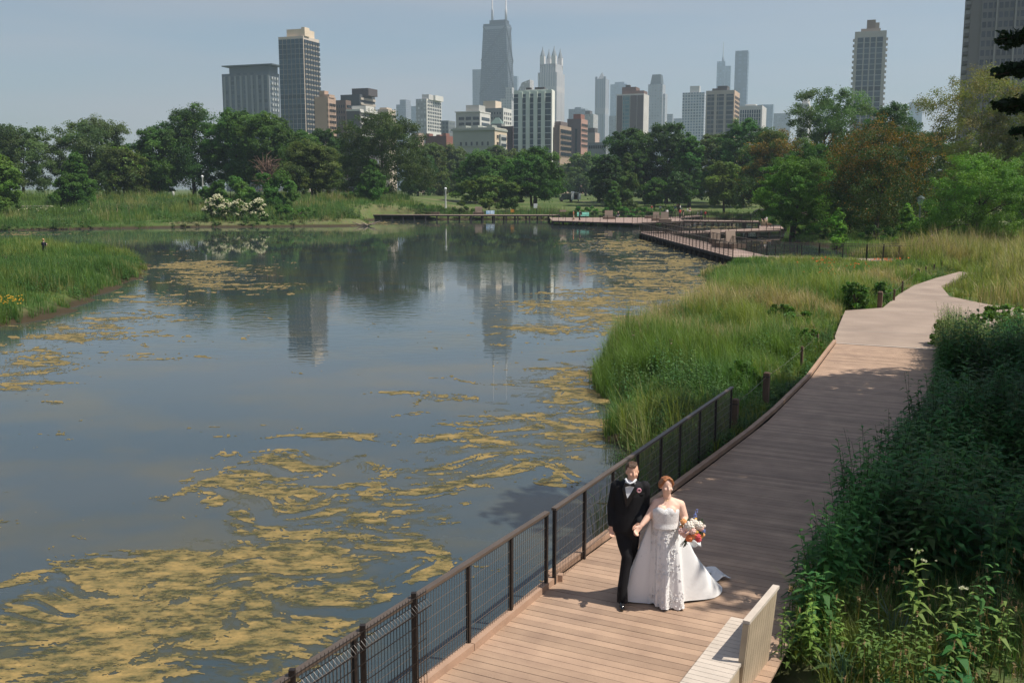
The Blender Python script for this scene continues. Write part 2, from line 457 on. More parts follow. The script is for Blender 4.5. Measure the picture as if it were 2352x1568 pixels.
pxs = np.arange(-120, 1760, 2.6)
pys = []
q = 500.0
while q < 1640:
    pys.append(q); q += .9 if q < 560 else (1.5 if q < 760 else 2.3)
pys = np.array(pys)
PX, PY = np.meshgrid(pxs, pys)
u = (PX - 1176) / FP; v = (784 - PY) / FP
tt = (WZ + .004 - CAM_H) / (-sp + v * cp)
WX, WY = u * tt, (cp + v * sp) * tt
D = dens(PX, PY)
wx = WX + (fbm(WX * .5, WY * .5, 2, 71) - .5) * 3
wy = WY + (fbm(WX * .5, WY * .5, 2, 72) - .5) * 2
nn = fbm(wx * .34, wy * .7, 3, 31) * .30 + fbm(wx * 1.25, wy * 2.3, 6, 41, .80) * .70
dcap = .93
F = np.minimum(D, .98) * .50 + (nn - .5) * 2.7 - .37
F = F - .14 * np.exp(-np.maximum(D, 0) / .12)
F = np.where(land_sd(WX, WY) > .3, -1, F)
def contour(F, zz, name):
    vid = {}; V = []; FC = []
    def vert(j, i, j2, i2):
        k = (j, i, j2, i2)
        if k in vid: return vid[k]
        if (j, i) == (j2, i2): x, y = WX[j, i], WY[j, i]
        else:
            a, c = F[j, i], F[j2, i2]; s = a / (a - c)
            x = WX[j, i] + s * (WX[j2, i2] - WX[j, i]); y = WY[j, i] + s * (WY[j2, i2] - WY[j, i])
        vid[k] = len(V); V.append((x, y, zz)); return vid[k]
    pos = F > 0
    anyc = pos[:-1, :-1] | pos[1:, :-1] | pos[:-1, 1:] | pos[1:, 1:]
    for j, i in zip(*np.nonzero(anyc)):
        j = int(j); i = int(i)
        cs = [(j, i), (j, i + 1), (j + 1, i + 1), (j + 1, i)]
        poly = []
        for k in range(4):
            a = cs[k]; c = cs[(k + 1) % 4]
            if pos[a]: poly.append(vert(*a, *a))
            if pos[a] != pos[c]: poly.append(vert(*(min(a, c)), *(max(a, c))))
        if len(poly) > 2: FC.append(poly)
    me = bpy.data.meshes.new(name); me.from_pydata(V, [], FC); return me
sm_ = bpy.data.materials.new('sunken_algae'); sm_.use_nodes = True
b = sm_.node_tree.nodes['Principled BSDF']; b.inputs['Base Color'].default_value = (.105, .10, .045, 1); b.inputs['Roughness'].default_value = .25
tq = sm_.node_tree; nq = tq.nodes.new('ShaderNodeTexNoise'); nq.inputs['Scale'].default_value = 2.2; nq.inputs['Detail'].default_value = 8; nq.inputs['Roughness'].default_value = .7
cq = tq.nodes.new('ShaderNodeTexCoord'); tq.links.new(cq.outputs['Object'], nq.inputs['Vector'])
mq = tq.nodes.new('ShaderNodeMapRange'); mq.inputs[1].default_value = .38; mq.inputs[2].default_value = .66; mq.inputs[3].default_value = .08; mq.inputs[4].default_value = .75
tq.links.new(nq.outputs[0], mq.inputs[0]); tq.links.new(mq.outputs[0], b.inputs['Alpha'])
o = obj('sunken_algae', contour(np.where(F < -.9, -1, F + .18 * sstep(.25, .6, D) - .06 * sstep(.4, .2, D)), WZ + .002, 'sunken_algae'), None, sm_); tag(o, 'olive half-sunken algae around the ochre mats', 'algae', kind='stuff')
me = contour(F, WZ + .005, 'floating_algae')
am = bpy.data.materials.new('algae'); am.use_nodes = True
t = am.node_tree; b = t.nodes['Principled BSDF']; b.inputs['Roughness'].default_value = .8; b.inputs['Specular IOR Level'].default_value = .2
tcn = t.nodes.new('ShaderNodeTexCoord'); mpn = t.nodes.new('ShaderNodeMapping'); mpn.inputs['Scale'].default_value = (.8, 1.5, 1)
n1 = t.nodes.new('ShaderNodeTexNoise'); n1.inputs['Scale'].default_value = 2.4; n1.inputs['Detail'].default_value = 10; n1.inputs['Roughness'].default_value = .74
cr = t.nodes.new('ShaderNodeValToRGB'); e = cr.color_ramp.elements
e[0].position = .40; e[0].color = (.07, .075, .036, 1); e[1].position = .66; e[1].color = (.34, .235, .088, 1)
k = e.new(.52); k.color = (.20, .155, .062, 1)
bp = t.nodes.new('ShaderNodeBump'); bp.inputs['Strength'].default_value = .8; bp.inputs['Distance'].default_value = .03
l = t.links.new
l(tcn.outputs['Object'], mpn.inputs[0]); l(mpn.outputs[0], n1.inputs['Vector']); l(n1.outputs[0], cr.inputs[0]); l(cr.outputs[0], b.inputs['Base Color'])
n4 = t.nodes.new('ShaderNodeTexNoise'); n4.inputs['Scale'].default_value = 14; n4.inputs['Detail'].default_value = 5; l(tcn.outputs['Object'], n4.inputs['Vector']); l(n4.outputs[0], bp.inputs['Height']); l(bp.outputs[0], b.inputs['Normal'])
# the mats are full of small holes where the water shows
n5 = t.nodes.new('ShaderNodeTexNoise'); n5.inputs['Scale'].default_value = 5.5; n5.inputs['Detail'].default_value = 7; n5.inputs['Roughness'].default_value = .7
l(mpn.outputs[0], n5.inputs['Vector'])
ad = t.nodes.new('ShaderNodeMath'); ad.operation = 'ADD'; l(n5.outputs[0], ad.inputs[0]); l(n1.outputs[0], ad.inputs[1])
al = t.nodes.new('ShaderNodeMapRange'); al.inputs[1].default_value = .82; al.inputs[2].default_value = 1.0; al.inputs[3].default_value = .15; l(ad.outputs[0], al.inputs[0])
l(al.outputs[0], b.inputs['Alpha'])
o = obj('floating_algae', me, None, am); tag(o, 'ochre mats of floating algae spread over the pond surface', 'algae', kind='stuff')

# ------------------------------------------------------------------ boardwalk under the couple and the concrete path
WOODP = mat('deck_boards', lin(179, 151, 127), .7, .1, 2.2, .25, 40, col2=lin(156, 130, 110), stretch=(1, 1, 1))
CURBM = mat('curb_wood', lin(168, 138, 116), .75, .12, 3, .2, 30)
DARKW = mat('dark_pile_wood', (.035, .028, .024), .9, .3, 3)
DECKF = mat('far_deck_boards', lin(160, 138, 126), .8, .1, .8, .2, 9)
RAILM = mat('brown_rail_metal', lin(96, 84, 74), .45, .12, 3, metal=.2)
POSTM = mat('dark_post_metal', lin(42, 36, 33), .5, .15, 3, metal=.2)
WIREM = mat('mesh_wire_metal', lin(120, 112, 104), .4, metal=.5)
BLACKW = mat('black_wire_metal', lin(34, 31, 30), .35, metal=.4)
A0 = Vector((.60, 13.28)); A1 = Vector((11.5, 34.9))
dd = (A1 - A0).normalized(); nn2 = Vector((dd.y, -dd.x))
CURV = [(-9.0, -.35), (-3, -.02), (0, 0), (6, .32), (11, .52), (17, .42), (24.2, 0)]
def off(s):
    for (a, p), (c, q) in zip(CURV, CURV[1:]):
        if s <= c: return p + (q - p) * max(0, (s - a) / (c - a))
    return 0
def DP(s, w, z=0.0):
    p = A0 + dd * s + nn2 * (w + off(s)); return Vector((p.x, p.y, z))
DW = 3.35
mb = MB()
s = -8.0; kk = 0
rnd = random.Random(4)
while s < 24.0:
    z0 = rnd.uniform(-.0015, .0015)
    a = DP(s, 0); c = DP(s + .134, 0); e0 = DP(s, DW); f0 = DP(s + .134, DW)
    vs = [(q.x, q.y, zz + z0) for zz in (-.03, 0) for q in (a, e0, f0, c)]
    mb.add(vs, [(3, 2, 1, 0), (4, 5, 6, 7), (0, 1, 5, 4), (1, 2, 6, 5), (2, 3, 7, 6), (3, 0, 4, 7)])
    s += .1415; kk += 1
deck = mb.build('boardwalk', WOODP); tag(deck, kind='structure')
# board colour varies from board to board
m = WOODP; t = m.node_tree; b = t.nodes['Principled BSDF']; src = b.inputs['Base Color'].links[0].from_socket
gi = t.nodes.new('ShaderNodeNewGeometry'); hs = t.nodes.new('ShaderNodeHueSaturation'); mr = t.nodes.new('ShaderNodeMapRange'); mr.inputs[3].default_value = .80; mr.inputs[4].default_value = 1.12
t.links.new(gi.outputs['Random Per Island'], mr.inputs[0]); t.links.new(mr.outputs[0], hs.inputs['Value']); t.links.new(src, hs.inputs['Color']); t.links.new(hs.outputs[0], b.inputs['Base Color'])
mb = MB()
for w in (.35, 1.2, 2.1, 3.0):
    for s0 in range(-8, 24, 2): mb.beam(DP(s0, w, -.12), DP(s0 + 2.02, w, -.12), .08, .16)
mb.build('joists', DARKW, deck)
mb = MB()
for s0, w in ((-8, -.04), (24, -.04)): pass
for k in range(-3, 10):
    s0 = k * 2.44 + .02; s1 = s0 + 2.43
    if s0 < -8.5 or s1 > 24.6: continue
    w = .02 if s0 < -.2 else -.08
    mb.beam(DP(s0, w, .045), DP(s1, w, .045), .10, .095)
mb.beam(DP(-.06, -.08, .05), DP(-.0, .12, .05), .09, .1)
mb.build('curb_board', CURBM, deck)
mb = MB()
for k in range(-3, 10):
    s0 = k * 2.44
    mb.beam(DP(s0, -.13, -.13), DP(s0 + 2.43, -.13, -.13), .04, .2)
    mb.box(DP(s0 + 1, .25, -1.0), (.2, .2, 1.6))
mb.build('support_beam', DARKW, deck)
pathM = mat('concrete_path', lin(162, 144, 129), .85, .06, .55, .25, 25, col2=lin(138, 122, 109))
PL = [(11.5, 34.9), (12.0, 36.6), (13.2, 39.8), (15.0, 44.5), (17.1, 45.6), (20, 51.3), (22.85, 56.4), (26, 61), (29.6, 65.8)]
PR = [(14.6, 33.4), (15.6, 34.4), (20.5, 36.5), (27, 38), (45, 38.5), (45, 41.5), (30, 42.0), (24.4, 43.4), (22.6, 46.5), (22.3, 50.5), (24.2, 56), (27, 60), (30.8, 64.6)]
mb = MB(); mb.prism(PL[::1] + PR[::-1], -.3, -.002)
tag(mb.build('path', pathM), kind='structure')
mb = MB(); mb.beam((11.5, 34.9, .002), (14.55, 33.4, .002), .09, .012); 
for (q1_, q2_) in (((12.6, 38.2), (18.4, 36.1)), ((15.6, 44.6), (23.4, 42.9)), ((20.6, 51.6), (22.4, 50.6)), ((18.6, 48.4), (22.6, 47.0))): mb.beam((*q1_, .001), (*q2_, .001), .03, .008)
tag(mb.build('path_joint_strip', mat('joint_strip', lin(196, 184, 172), .7)), kind='structure')

# ------------------------------------------------------------------ railing along the pond side
def lineat(p0, p1, px):
    lo, hi = -1.0, 3.0
    f = lambda q: proj(*(p0.lerp(p1, q)))[0]
    sgn = 1 if f(1) > f(0) else -1
    lo, hi = -.4, 1.4
    for _ in range(50):
        mid = (lo + hi) / 2
        if (f(mid) - px) * sgn > 0: hi = mid
        else: lo = mid
    return p0.lerp(p1, lo)
RH = 1.08
def mesh_fence(name, label, p0, p1, posts, zt, zb=-.08, ww=.0045, sv=.055, shz=.15, group=None, rail=True, wire=WIREM, postm=POSTM, railm=RAILM, pw=.045):
    e = empty(name, (p0.x, p0.y, 0), label, 'fence', group)
    O = Vector((p0.x, p0.y, 0))
    mb = MB()
    if rail:
        mb.beam(Vector((p0.x, p0.y, zt)) - O, Vector((p1.x, p1.y, zt)) - O, .075, .035)
        mb.build('top_rail', railm, e)
    for q in posts:
        m_ = MB(); m_.beam(Vector((q.x, q.y, zb - .1)) - O, Vector((q.x, q.y, zt - .018)) - O, pw, pw, up=(p1 - p0).normalized()); m_.build('post', postm, e)
    d = Vector((p1.x - p0.x, p1.y - p0.y, 0)); Ln = d.length; d.normalize()
    mb = MB(); n = int(Ln / sv)
    for k in range(n):
        q = d * (k + .5) * sv
        mb.beam((q.x, q.y, zb + .05), (q.x, q.y, zt - .05), ww, ww, up=d)
    z = zb + .06
    while z < zt - .04:
        mb.beam((0, 0, z), d * Ln + Vector((0, 0, z)), ww, ww); z += shz
    mb.build('wire_mesh', wire, e)
    return e
p0 = G(1682, 889, RH); p1 = G(1272, 1169, RH)
mesh_fence('mesh_railing', 'brown metal mesh railing beside the reeds, running behind the groom to the tall grass', p1, p0, [lineat(p0, p1, x) for x in (1680, 1645, 1608, 1563, 1519, 1465, 1408, 1343, 1274)], RH, group='railing panels on the pond side')
p2 = G(1257, 1176, RH); p3 = G(640, 1568, RH); p3 = p2.lerp(p3, 1.5)
mesh_fence('mesh_railing', 'brown metal mesh railing over open water, nearest the camera at the boardwalk edge', p2, p3, [lineat(p2, p3, x) for x in (1255, 1173, 1075, 953, 812, 655)], RH, group='railing panels on the pond side')
# black welded wire panel standing in front of it at the lower left
q0 = p2.lerp(p3, .5) ; inn = nn2.to_3d() * .09
q0 = lineat(p2, p3, 962) + inn; q1 = lineat(p2, p3, 600) + inn; q1 = q0.lerp(q1, 1.25)
e = empty('wire_fence', (q0.x, q0.y, 0), 'black welded wire fence with folded top, lower left beside the railing', 'fence')
O = Vector((q0.x, q0.y, 0)); d = (q1 - q0); d.z = 0; Ln = d.length; d.normalize(); nrm = Vector((d.y, -d.x, 0))
mb = MB()
ZT = 1.16
for k in range(int(Ln / .055)):
    q = d * k * .055
    mb.tube([q + Vector((0, 0, -.3)), q + Vector((0, 0, ZT - .22)), q + nrm * -.07 + Vector((0, 0, ZT - .17)), q + Vector((0, 0, ZT - .11)), q + Vector((0, 0, ZT))], .0028, 4, smooth=False, caps=False)
for z, o_ in ((-.2, 0), (0, 0), (.2, 0), (.4, 0), (.6, 0), (.8, 0), (ZT - .22, 0), (ZT - .17, -.07), (ZT - .11, 0), (ZT - .03, 0)):
    mb.beam(nrm * o_ + Vector((0, 0, z)), nrm * o_ + d * Ln + Vector((0, 0, z)), .007, .007)
mb.build('wire_panel', BLACKW, e)
for x in (944, 826, 664):
    q = lineat(p2, p3, x) + inn * .4 - O
    m_ = MB(); m_.box((q.x, q.y, .4), (.055, .055, 1.52)); m_.build('post', POSTM, e)

# ------------------------------------------------------------------ wooden bollards along the boardwalk and path
POSTW = mat('bollard_wood', lin(104, 82, 66), .85, .3, 6, .4, 25, stretch=(1, 1, .2))
def bollard(label, base, h, w, group='wooden posts beside the path'):
    e = empty('wooden_post', base, label, 'post', group)
    mb = MB(); a = w / 2; ch = w * .18
    vs = []
    for z, q in ((-.25, a), (h - ch, a), (h, a - ch)):
        for x, y in ((-1, -1), (1, -1), (1, 1), (-1, 1)): vs.append((x * q, y * q, z))
    mb.add(vs, [(0, 1, 5, 4), (1, 2, 6, 5), (2, 3, 7, 6), (3, 0, 4, 7), (4, 5, 9, 8), (5, 6, 10, 9), (6, 7, 11, 10), (7, 4, 8, 11), (8, 9, 10, 11)])
    mb.build('shaft', POSTW, e)
    mb = MB(); mb.box((0, 0, h - .12), (w + .012, w + .012, .02)); mb.build('cable_band', POSTM, e)
    e.rotation_euler[2] = -math.atan2(dd.x, dd.y)
    return e
bp_ = []
for x, yb, yt, w, lb in ((1687, 982, 915, .14, 'wooden post just beyond the end of the mesh railing, half hidden by leaves'), (1758.5, 928, 854, .15, 'sunlit brown post rising beside the curb past the mesh railing'),
                    (1873, 806, 764, .15, 'brown post in dense leaves where the boards meet the concrete'), (1840, 850, 795, .07, 'thin stake in the leafy plants between two thicker posts'),
                    (2020, 711, 669, .2, 'thick round topped post at the inner corner of the concrete path'), (2053, 694, 664, .09, 'slim post right behind the thick corner post'),
                    (2072, 672, 645, .09, 'slim post third along the path bend, below the pale grass'), (2108, 636, 616, .2, 'short thick post by the narrow part of the path'), (2126, 630, 612, .08, 'thin stake next to the short thick post'),
                    (2145, 624, 606, .08, 'thin stake in the middle of the far row of stakes'), (2163, 619, 601, .1, 'second to last stake along the far path edge'), (2185, 614, 598, .08, 'last thin stake where the path vanishes into grass')):
    b0 = G(x, yb, -.1)
    h = AT(x, yt, b0.y).z + .1
    bp_.append((b0, h)); bollard(lb, b0, h, w)
def cable(pts, label):
    e = MB()
    for a, c in zip(pts, pts[1:]): e.tube([a, (a + c) / 2 - Vector((0, 0, .03)), c], .006, 4)
    tag(e.build('guard_cable', WIREM), label, 'cable')
for h in (.9, .5):
    pass
ends = [b_[0] + Vector((0, 0, b_[1] - .12)) for b_ in bp_]
cable([ends[0], ends[1], ends[3], ends[2]], 'thin steel cable strung between the wooden posts beside the boardwalk')
cable([ends[4], ends[5], ends[6], ends[7]], 'thin steel cable strung between the posts at the concrete path bend')
for x, yb, yt, lb in ((14, 606, 588, 'leftmost stake in the reeds at the left edge'), (60, 604, 591, 'stake in the reeds left of the woman in black'), (88, 614, 599, 'leaning stake just left below the woman in black'), (135, 620, 603, 'stake in the reeds right of the woman in black')):
    b0 = G(x, yb, -.2); bollard(lb, b0, AT(x, yt, b0.y).z + .2, .12, 'stakes on the left bank')

# ------------------------------------------------------------------ bench at the lower right
BENW = mat('bench_boards', lin(196, 184, 170), .7, .1, 4, .15, 40, stretch=(1, 1, 1))
BENT = mat('bench_back_boards', lin(176, 158, 134), .75, .12, 4, .15, 40)
e = empty('wooden_bench', (2.2, 10.2, 0), 'pale slatted wooden bench with a high panelled back at the boardwalk edge', 'bench')
O = Vector((2.2, 10.2, 0))
f0 = G(1680, 1415, .45); bd = (f0 - G(1560, 1568, .45)).normalized(); bn = Vector((bd.y, -bd.x, 0))
mb = MB()
L0 = 3.2
for k in range(int(L0 / .098)):
    c = f0 - bd * (k * .098 + .05) + bn * .215 - O
    mb.box((c.x, c.y, .435), (.43, .092, .03), rz=math.atan2(bn.y, bn.x))
mb.build('seat', BENW, e)
mb = MB()
for w in (.03, .40):
    a = f0 + bn * w - bd * .02 - O; c = f0 + bn * w - bd * L0 - O
    mb.beam((a.x, a.y, .215), (c.x, c.y, .215), .03, .41)
a = f0 + bn * .03 - bd * .03 - O; c = f0 + bn * .4 - bd * .03 - O
mb.beam((a.x, a.y, .215), (c.x, c.y, .215), .03, .41)
mb.build('base_box', BENT, e)
# back panel: from the far top corner to the near top corner
t0 = G(1783, 1344, .92); t1 = G(1716, 1424, .92)
pd = (t1 - t0).normalized(); pn = Vector((-pd.y, pd.x, 0))
if pn.x < 0: pn = -pn
mb = MB()
Lp = (t1 - t0).length
for k in range(int(Lp / .092)):
    a = t0 + pd * (k * .092 + .045) - O
    mb.beam((a.x - pn.x * .12, a.y - pn.y * .12, -.6), (a.x, a.y, .89), .086, .035, up=pn)
mb.build('backrest', BENT, e)
mb = MB(); a = t0 - O; c = t1 + pd * .03 - O
mb.beam((a.x, a.y, .91), (c.x, c.y, .91), .075, .035); mb.build('backrest_cap', BENW, e)
mb = MB(); a = t1 + pd * .02 - O; mb.beam((a.x - pn.x * .12, a.y - pn.y * .12, -.6), (a.x, a.y, .89), .03, .065, up=pn); mb.build('end_post', BENT, e)

# ------------------------------------------------------------------ far boardwalks with piles and railings
def walk(front, rear, z, label_rail_f=None, label_rail_r=None, rail_f=True, rail_r=False, step=2.2, pile=.3, gap=None, rh=1.1, wires=True):
    pts = [Vector((p.x, p.y, 0)) for p in front]; rs = [Vector((p.x, p.y, 0)) for p in rear]
    o = pts[0]
    mb = MB(); poly = [(p - o) for p in pts] + [(p - o) for p in rs[::-1]]
    mb.prism([(p.x, p.y) for p in poly], z - .06, z)
    d_ = mb.build('boardwalk', DECKF); d_.location = o; tag(d_, kind='structure')
    mb = MB()
    for a, c in zip(pts, pts[1:]): mb.beam(a - o + Vector((0, .03, z - .17)), c - o + Vector((0, .03, z - .17)), .09, .22)
    for a, c in zip(rs, rs[1:]): mb.beam(a - o + Vector((0, 0, z - .17)), c - o + Vector((0, 0, z - .17)), .09, .22)
    mb.build('edge_beam', DARKW, d_)
    mb = MB()
    for line, q in ((pts, .15), (rs, -.15)):
        for a, c in zip(line, line[1:]):
            n = max(1, int((c - a).length / step))
            for k in range(n + 1):
                p = a.lerp(c, k / n) - o
                mb.box((p.x, p.y + q, (z - .2 + WZ - .7) / 2), (pile, pile, z - .2 - WZ + .7))
    mb.build('piles', DARKW, d_)
    for on, line, lb in ((rail_f, pts, label_rail_f), (rail_r, rs, label_rail_r)):
        if not on: continue
        oo = line[0]
        e = empty('boardwalk_railing', oo + Vector((0, 0, z)), lb, 'railing', 'railings of the far boardwalks')
        mr_ = MB(); mw = MB()
        for a, c in zip(line, line[1:]):
            a = a - oo; c = c - oo
            mr_.beam(a + Vector((0, 0, rh)), c + Vector((0, 0, rh)), .06, .045)
            n = max(1, round((c - a).length / (1.5 if (c-a).length < 60 else 2.0)))
            for k in range(n + 1):
                p = a.lerp(c, k / n)
                m_ = MB(); m_.box((p.x, p.y, rh / 2 - .05), (.06, .06, rh + .05)); m_.build('post', POSTM, e)
            if wires:
                n = int((c - a).length / .13)
                for k in range(n):
                    p = a.lerp(c, (k + .5) / n); mw.beam((p.x, p.y, .05), (p.x, p.y, rh - .03), .010, .010)
                for zz in (.1, .35, .6, .85): mw.beam(a + Vector((0, 0, zz)), c + Vector((0, 0, zz)), .010, .010)
        mr_.build('top_rail', RAILM, e)
        if wires: mw.build('wire_mesh', POSTM, e)
    return d_
def GG(l, z=0): return [G(x, y, z) for x, y in l]
walk(GG([(1472, 534.5), (1683, 590), (1881, 595.5), (1990, 599), (2100, 597)]), GG([(1523, 534), (1761, 587), (1881, 590.5), (1990, 593.5), (2105, 592)]), 0,
     'dark railing on the pond side of the long slanting boardwalk', 'dark railing on the far side of the long slanting boardwalk', True, True)
walk(GG([(1472, 534.5), (1530, 537), (1600, 534.5), (1793, 527)]), GG([(1475, 531), (1530, 531.8), (1600, 530), (1743, 524.5)]), 0, 'front railing of the narrow boardwalk that ends at the shaded trees', 'rear railing of the narrow boardwalk that ends at the shaded trees', True, True)
walk([AT(1743, 531, 139), AT(1800, 527, 138)], [AT(1743, 514, 152), AT(1792, 514, 152)], 0, rail_f=False)
Yf = 163
walk([AT(1268, 507, 172), AT(1395, 511, 163), AT(1452, 513, 160), AT(1571, 507, 172)], [AT(1262, 500, 190), AT(1420, 500, 190), AT(1500, 500, 190), AT(1560, 500, 186)], .05,
     'front railing of the wide boardwalk platform reaching into the pond', 'rear railing of the wide boardwalk platform', True, True)
walk([AT(1571, 507, 172), AT(1743, 509, 166)], [AT(1560, 505, 176), AT(1743, 507, 171)], .05, 'solid topped railing of the straight boardwalk right of the platform', None, True, False)
walk([AT(1545, 502, 186), AT(1613, 494, 204)], [AT(1535, 500, 192), AT(1600, 492, 208)], .05, 'railing of the short ramp leading from the platform to the lawn', None, True, False)
walk([AT(825, 491, 203), AT(1055, 493.5, 199), AT(1270, 492.5, 199)], [AT(825, 489, 206), AT(1055, 491, 202), AT(1285, 490.5, 202)], .3,
     'railing along the front of the leftmost low boardwalk', 'rear railing of the leftmost low boardwalk', False, True)
# ------------------------------------------------------------------ vegetation
def rnds(seed): return np.random.default_rng(seed)
def unit(rg, n):
    v = rg.normal(size=(n, 3)); return v / np.linalg.norm(v, axis=1, keepdims=True)
def leaf_quads(P, Nn, L, W, rg):
    """rhombic leaves at P facing Nn"""
    n = len(P)
    r = unit(rg, n); t = np.cross(Nn, r); t /= np.linalg.norm(t, axis=1, keepdims=True) + 1e-9
    b = np.cross(Nn, t)
    L = np.broadcast_to(np.asarray(L), (n,))[:, None]; W = np.broadcast_to(np.asarray(W), (n,))[:, None]
    return np.stack([P - t * L, P + b * W - t * L * .1, P + t * L, P - b * W - t * L * .1], 1)
def col_var(rg, n, c, v=.25, hue=.12):
    c = np.asarray(c)[:3]
    k = 1 + rg.uniform(-v, v, n)[:, None]
    h = rg.uniform(-hue, hue, n)[:, None]
    return np.clip(c[None] * k * (1 + h * np.array([1.0, .1, -.6])), 0.003, 1)
def lobes_crown(rg, h, rx, ry, rz, cz, kind, nl):
    """lobe centres and radii filling the crown shape"""
    C_ = []; Rr = []
    for i in range(nl):
        if kind == 'cone':
            q = rg.uniform(0, 1) ** .8; rad = (1 - q) ** .75; a = rg.uniform(0, 2 * math.pi); k = rg.uniform(.3, .8)
            C_.append((math.cos(a) * rx * rad * k, math.sin(a) * ry * rad * k, cz - rz + 2 * rz * (q * .93)))
            Rr.append(rx * (.18 + .40 * rad) * rg.uniform(.75, 1.1))
        else:
            q = -1 + 2 * ((i + rg.uniform(0, 1)) / nl)
            a = i * 2.4 + rg.uniform(-.5, .5)
            if kind == 'vase': rad = .55 + .45 * sstep(-1, .1, q)
            else: rad = .84 + .16 * sstep(-1, -.2, q)
            rad = float(rad) * math.sqrt(max(.03, 1 - max(0, q) ** 2.3))
            k = rg.uniform(.50, .86) if rg.random() < .75 else rg.uniform(.1, .5)
            v = np.array([math.cos(a) * rad * k, math.sin(a) * rad * k, q * .84])
            C_.append((v[0] * rx, v[1] * ry, cz + v[2] * rz)); Rr.append(min(rx, rz * 1.2) * rg.uniform(.24, .40))
    return np.array(C_), np.array(Rr)
def crown_mesh(rg, Cn, Rr, n, leaf, col, flat=.75, fill=.62, hvar=.22, droop=0.0, col2=None, c2f=0.0, nstray=.04, lrat=.6):
    w = Rr ** 2; w = w / w.sum(); idx = rg.choice(len(Rr), n, p=w)
    # each lobe is itself made of small sprays of leaves, so gaps stay open between them
    ns = 11
    sprays = unit(rg, len(Rr) * ns).reshape(len(Rr), ns, 3) * rg.uniform(.55, 1.0, (len(Rr), ns, 1))
    sprays[..., 2] = np.abs(sprays[..., 2]) * np.where(rg.random((len(Rr), ns)) < .7, 1, -1)
    sid = rg.integers(0, ns, n)
    sv = sprays[idx, sid]
    q = unit(rg, n) * (rg.random((n, 1)) ** .5) * rg.uniform(.26, .5, (len(Rr), ns))[idx, sid][:, None]
    off = sv + q
    stray = rg.random(n) < nstray
    off[stray] = unit(rg, stray.sum()) * rg.uniform(.9, 1.25, (stray.sum(), 1))
    d = off * Rr[idx][:, None]; d[:, 2] *= flat
    P = Cn[idx] + d
    if droop: P[:, 2] -= droop * Rr[idx] * (np.linalg.norm(off[:, :2], axis=1) ** 2)
    outw = P - Cn.mean(0); outw /= np.linalg.norm(outw, axis=1, keepdims=True) + 1e-9
    Nn = unit(rg, n) * .8 + outw * .35 + off * .35 + np.array([0, 0, .35]); Nn /= np.linalg.norm(Nn, axis=1, keepdims=True)
    s = leaf * rg.uniform(.6, 1.25, n)
    Q = leaf_quads(P, Nn, s * .6, s * lrat * .6, rg)
    lobev = 1 + rg.uniform(-hvar, hvar, len(Rr)); lobeh = rg.uniform(-.14, .14, len(Rr))
    c = col_var(rg, n, col, .22, .1) * lobev[idx][:, None]
    c[:, 0] *= 1 + lobeh[idx]
    if col2 is not None:
        lt = rg.random((len(Rr), ns)) < c2f
        zr = (P[:, 2] - P[:, 2].min()) / (np.ptp(P[:, 2]) + 1e-6)
        sel = lt[idx, sid] & (rg.random(n) < .85) & (rg.random(n) < .25 + 1.1 * sstep(.3, .8, zr))
        c[sel] = col_var(rg, int(sel.sum()), col2, .25, .15)
    return Q, c
def trunk_mb(rg, h, r0, Cn, Rr, cz, rz, nl=9, lean=0.0, multi=1):
    mb = MB()
    for k in range(multi):
        ox = (k - (multi - 1) / 2) * r0 * 1.6
        top = Vector((rg.uniform(-.06, .06) * h + lean + ox * 2, rg.uniform(-.05, .05) * h, cz + rz * .25))
        pts = [Vector((ox, 0, -.4)), Vector((ox * .9, 0, h * .06)), Vector((ox + top.x * .2, top.y * .3, h * .2)), Vector((ox + (top.x - ox) * .6, top.y * .7, cz * .75)), top]
        rr = [r0 * 1.5, r0 * 1.05, r0 * .85, r0 * .55, r0 * .2]
        mb.tube(pts, rr, 8)
        sel = np.argsort(-Rr * rg.uniform(.5, 1, len(Rr)))[:nl]
        for i in sel:
            c = Vector(Cn[i]); q = rg.uniform(.3, .9)
            st = pts[2].lerp(pts[4], max(0, min(1, q * (c.z / max(top.z, .1)) * .8)))
            md = st.lerp(c, .5) + Vector((0, 0, rg.uniform(-.02, .05) * h))
            mb.tube([st, md, c, c + Vector((rg.uniform(-1, 1), rg.uniform(-1, 1), rg.uniform(.2, 1))) * Rr[i] * .6], [r0 * .38, r0 * .26, r0 * .14, r0 * .04], 5)
    return mb
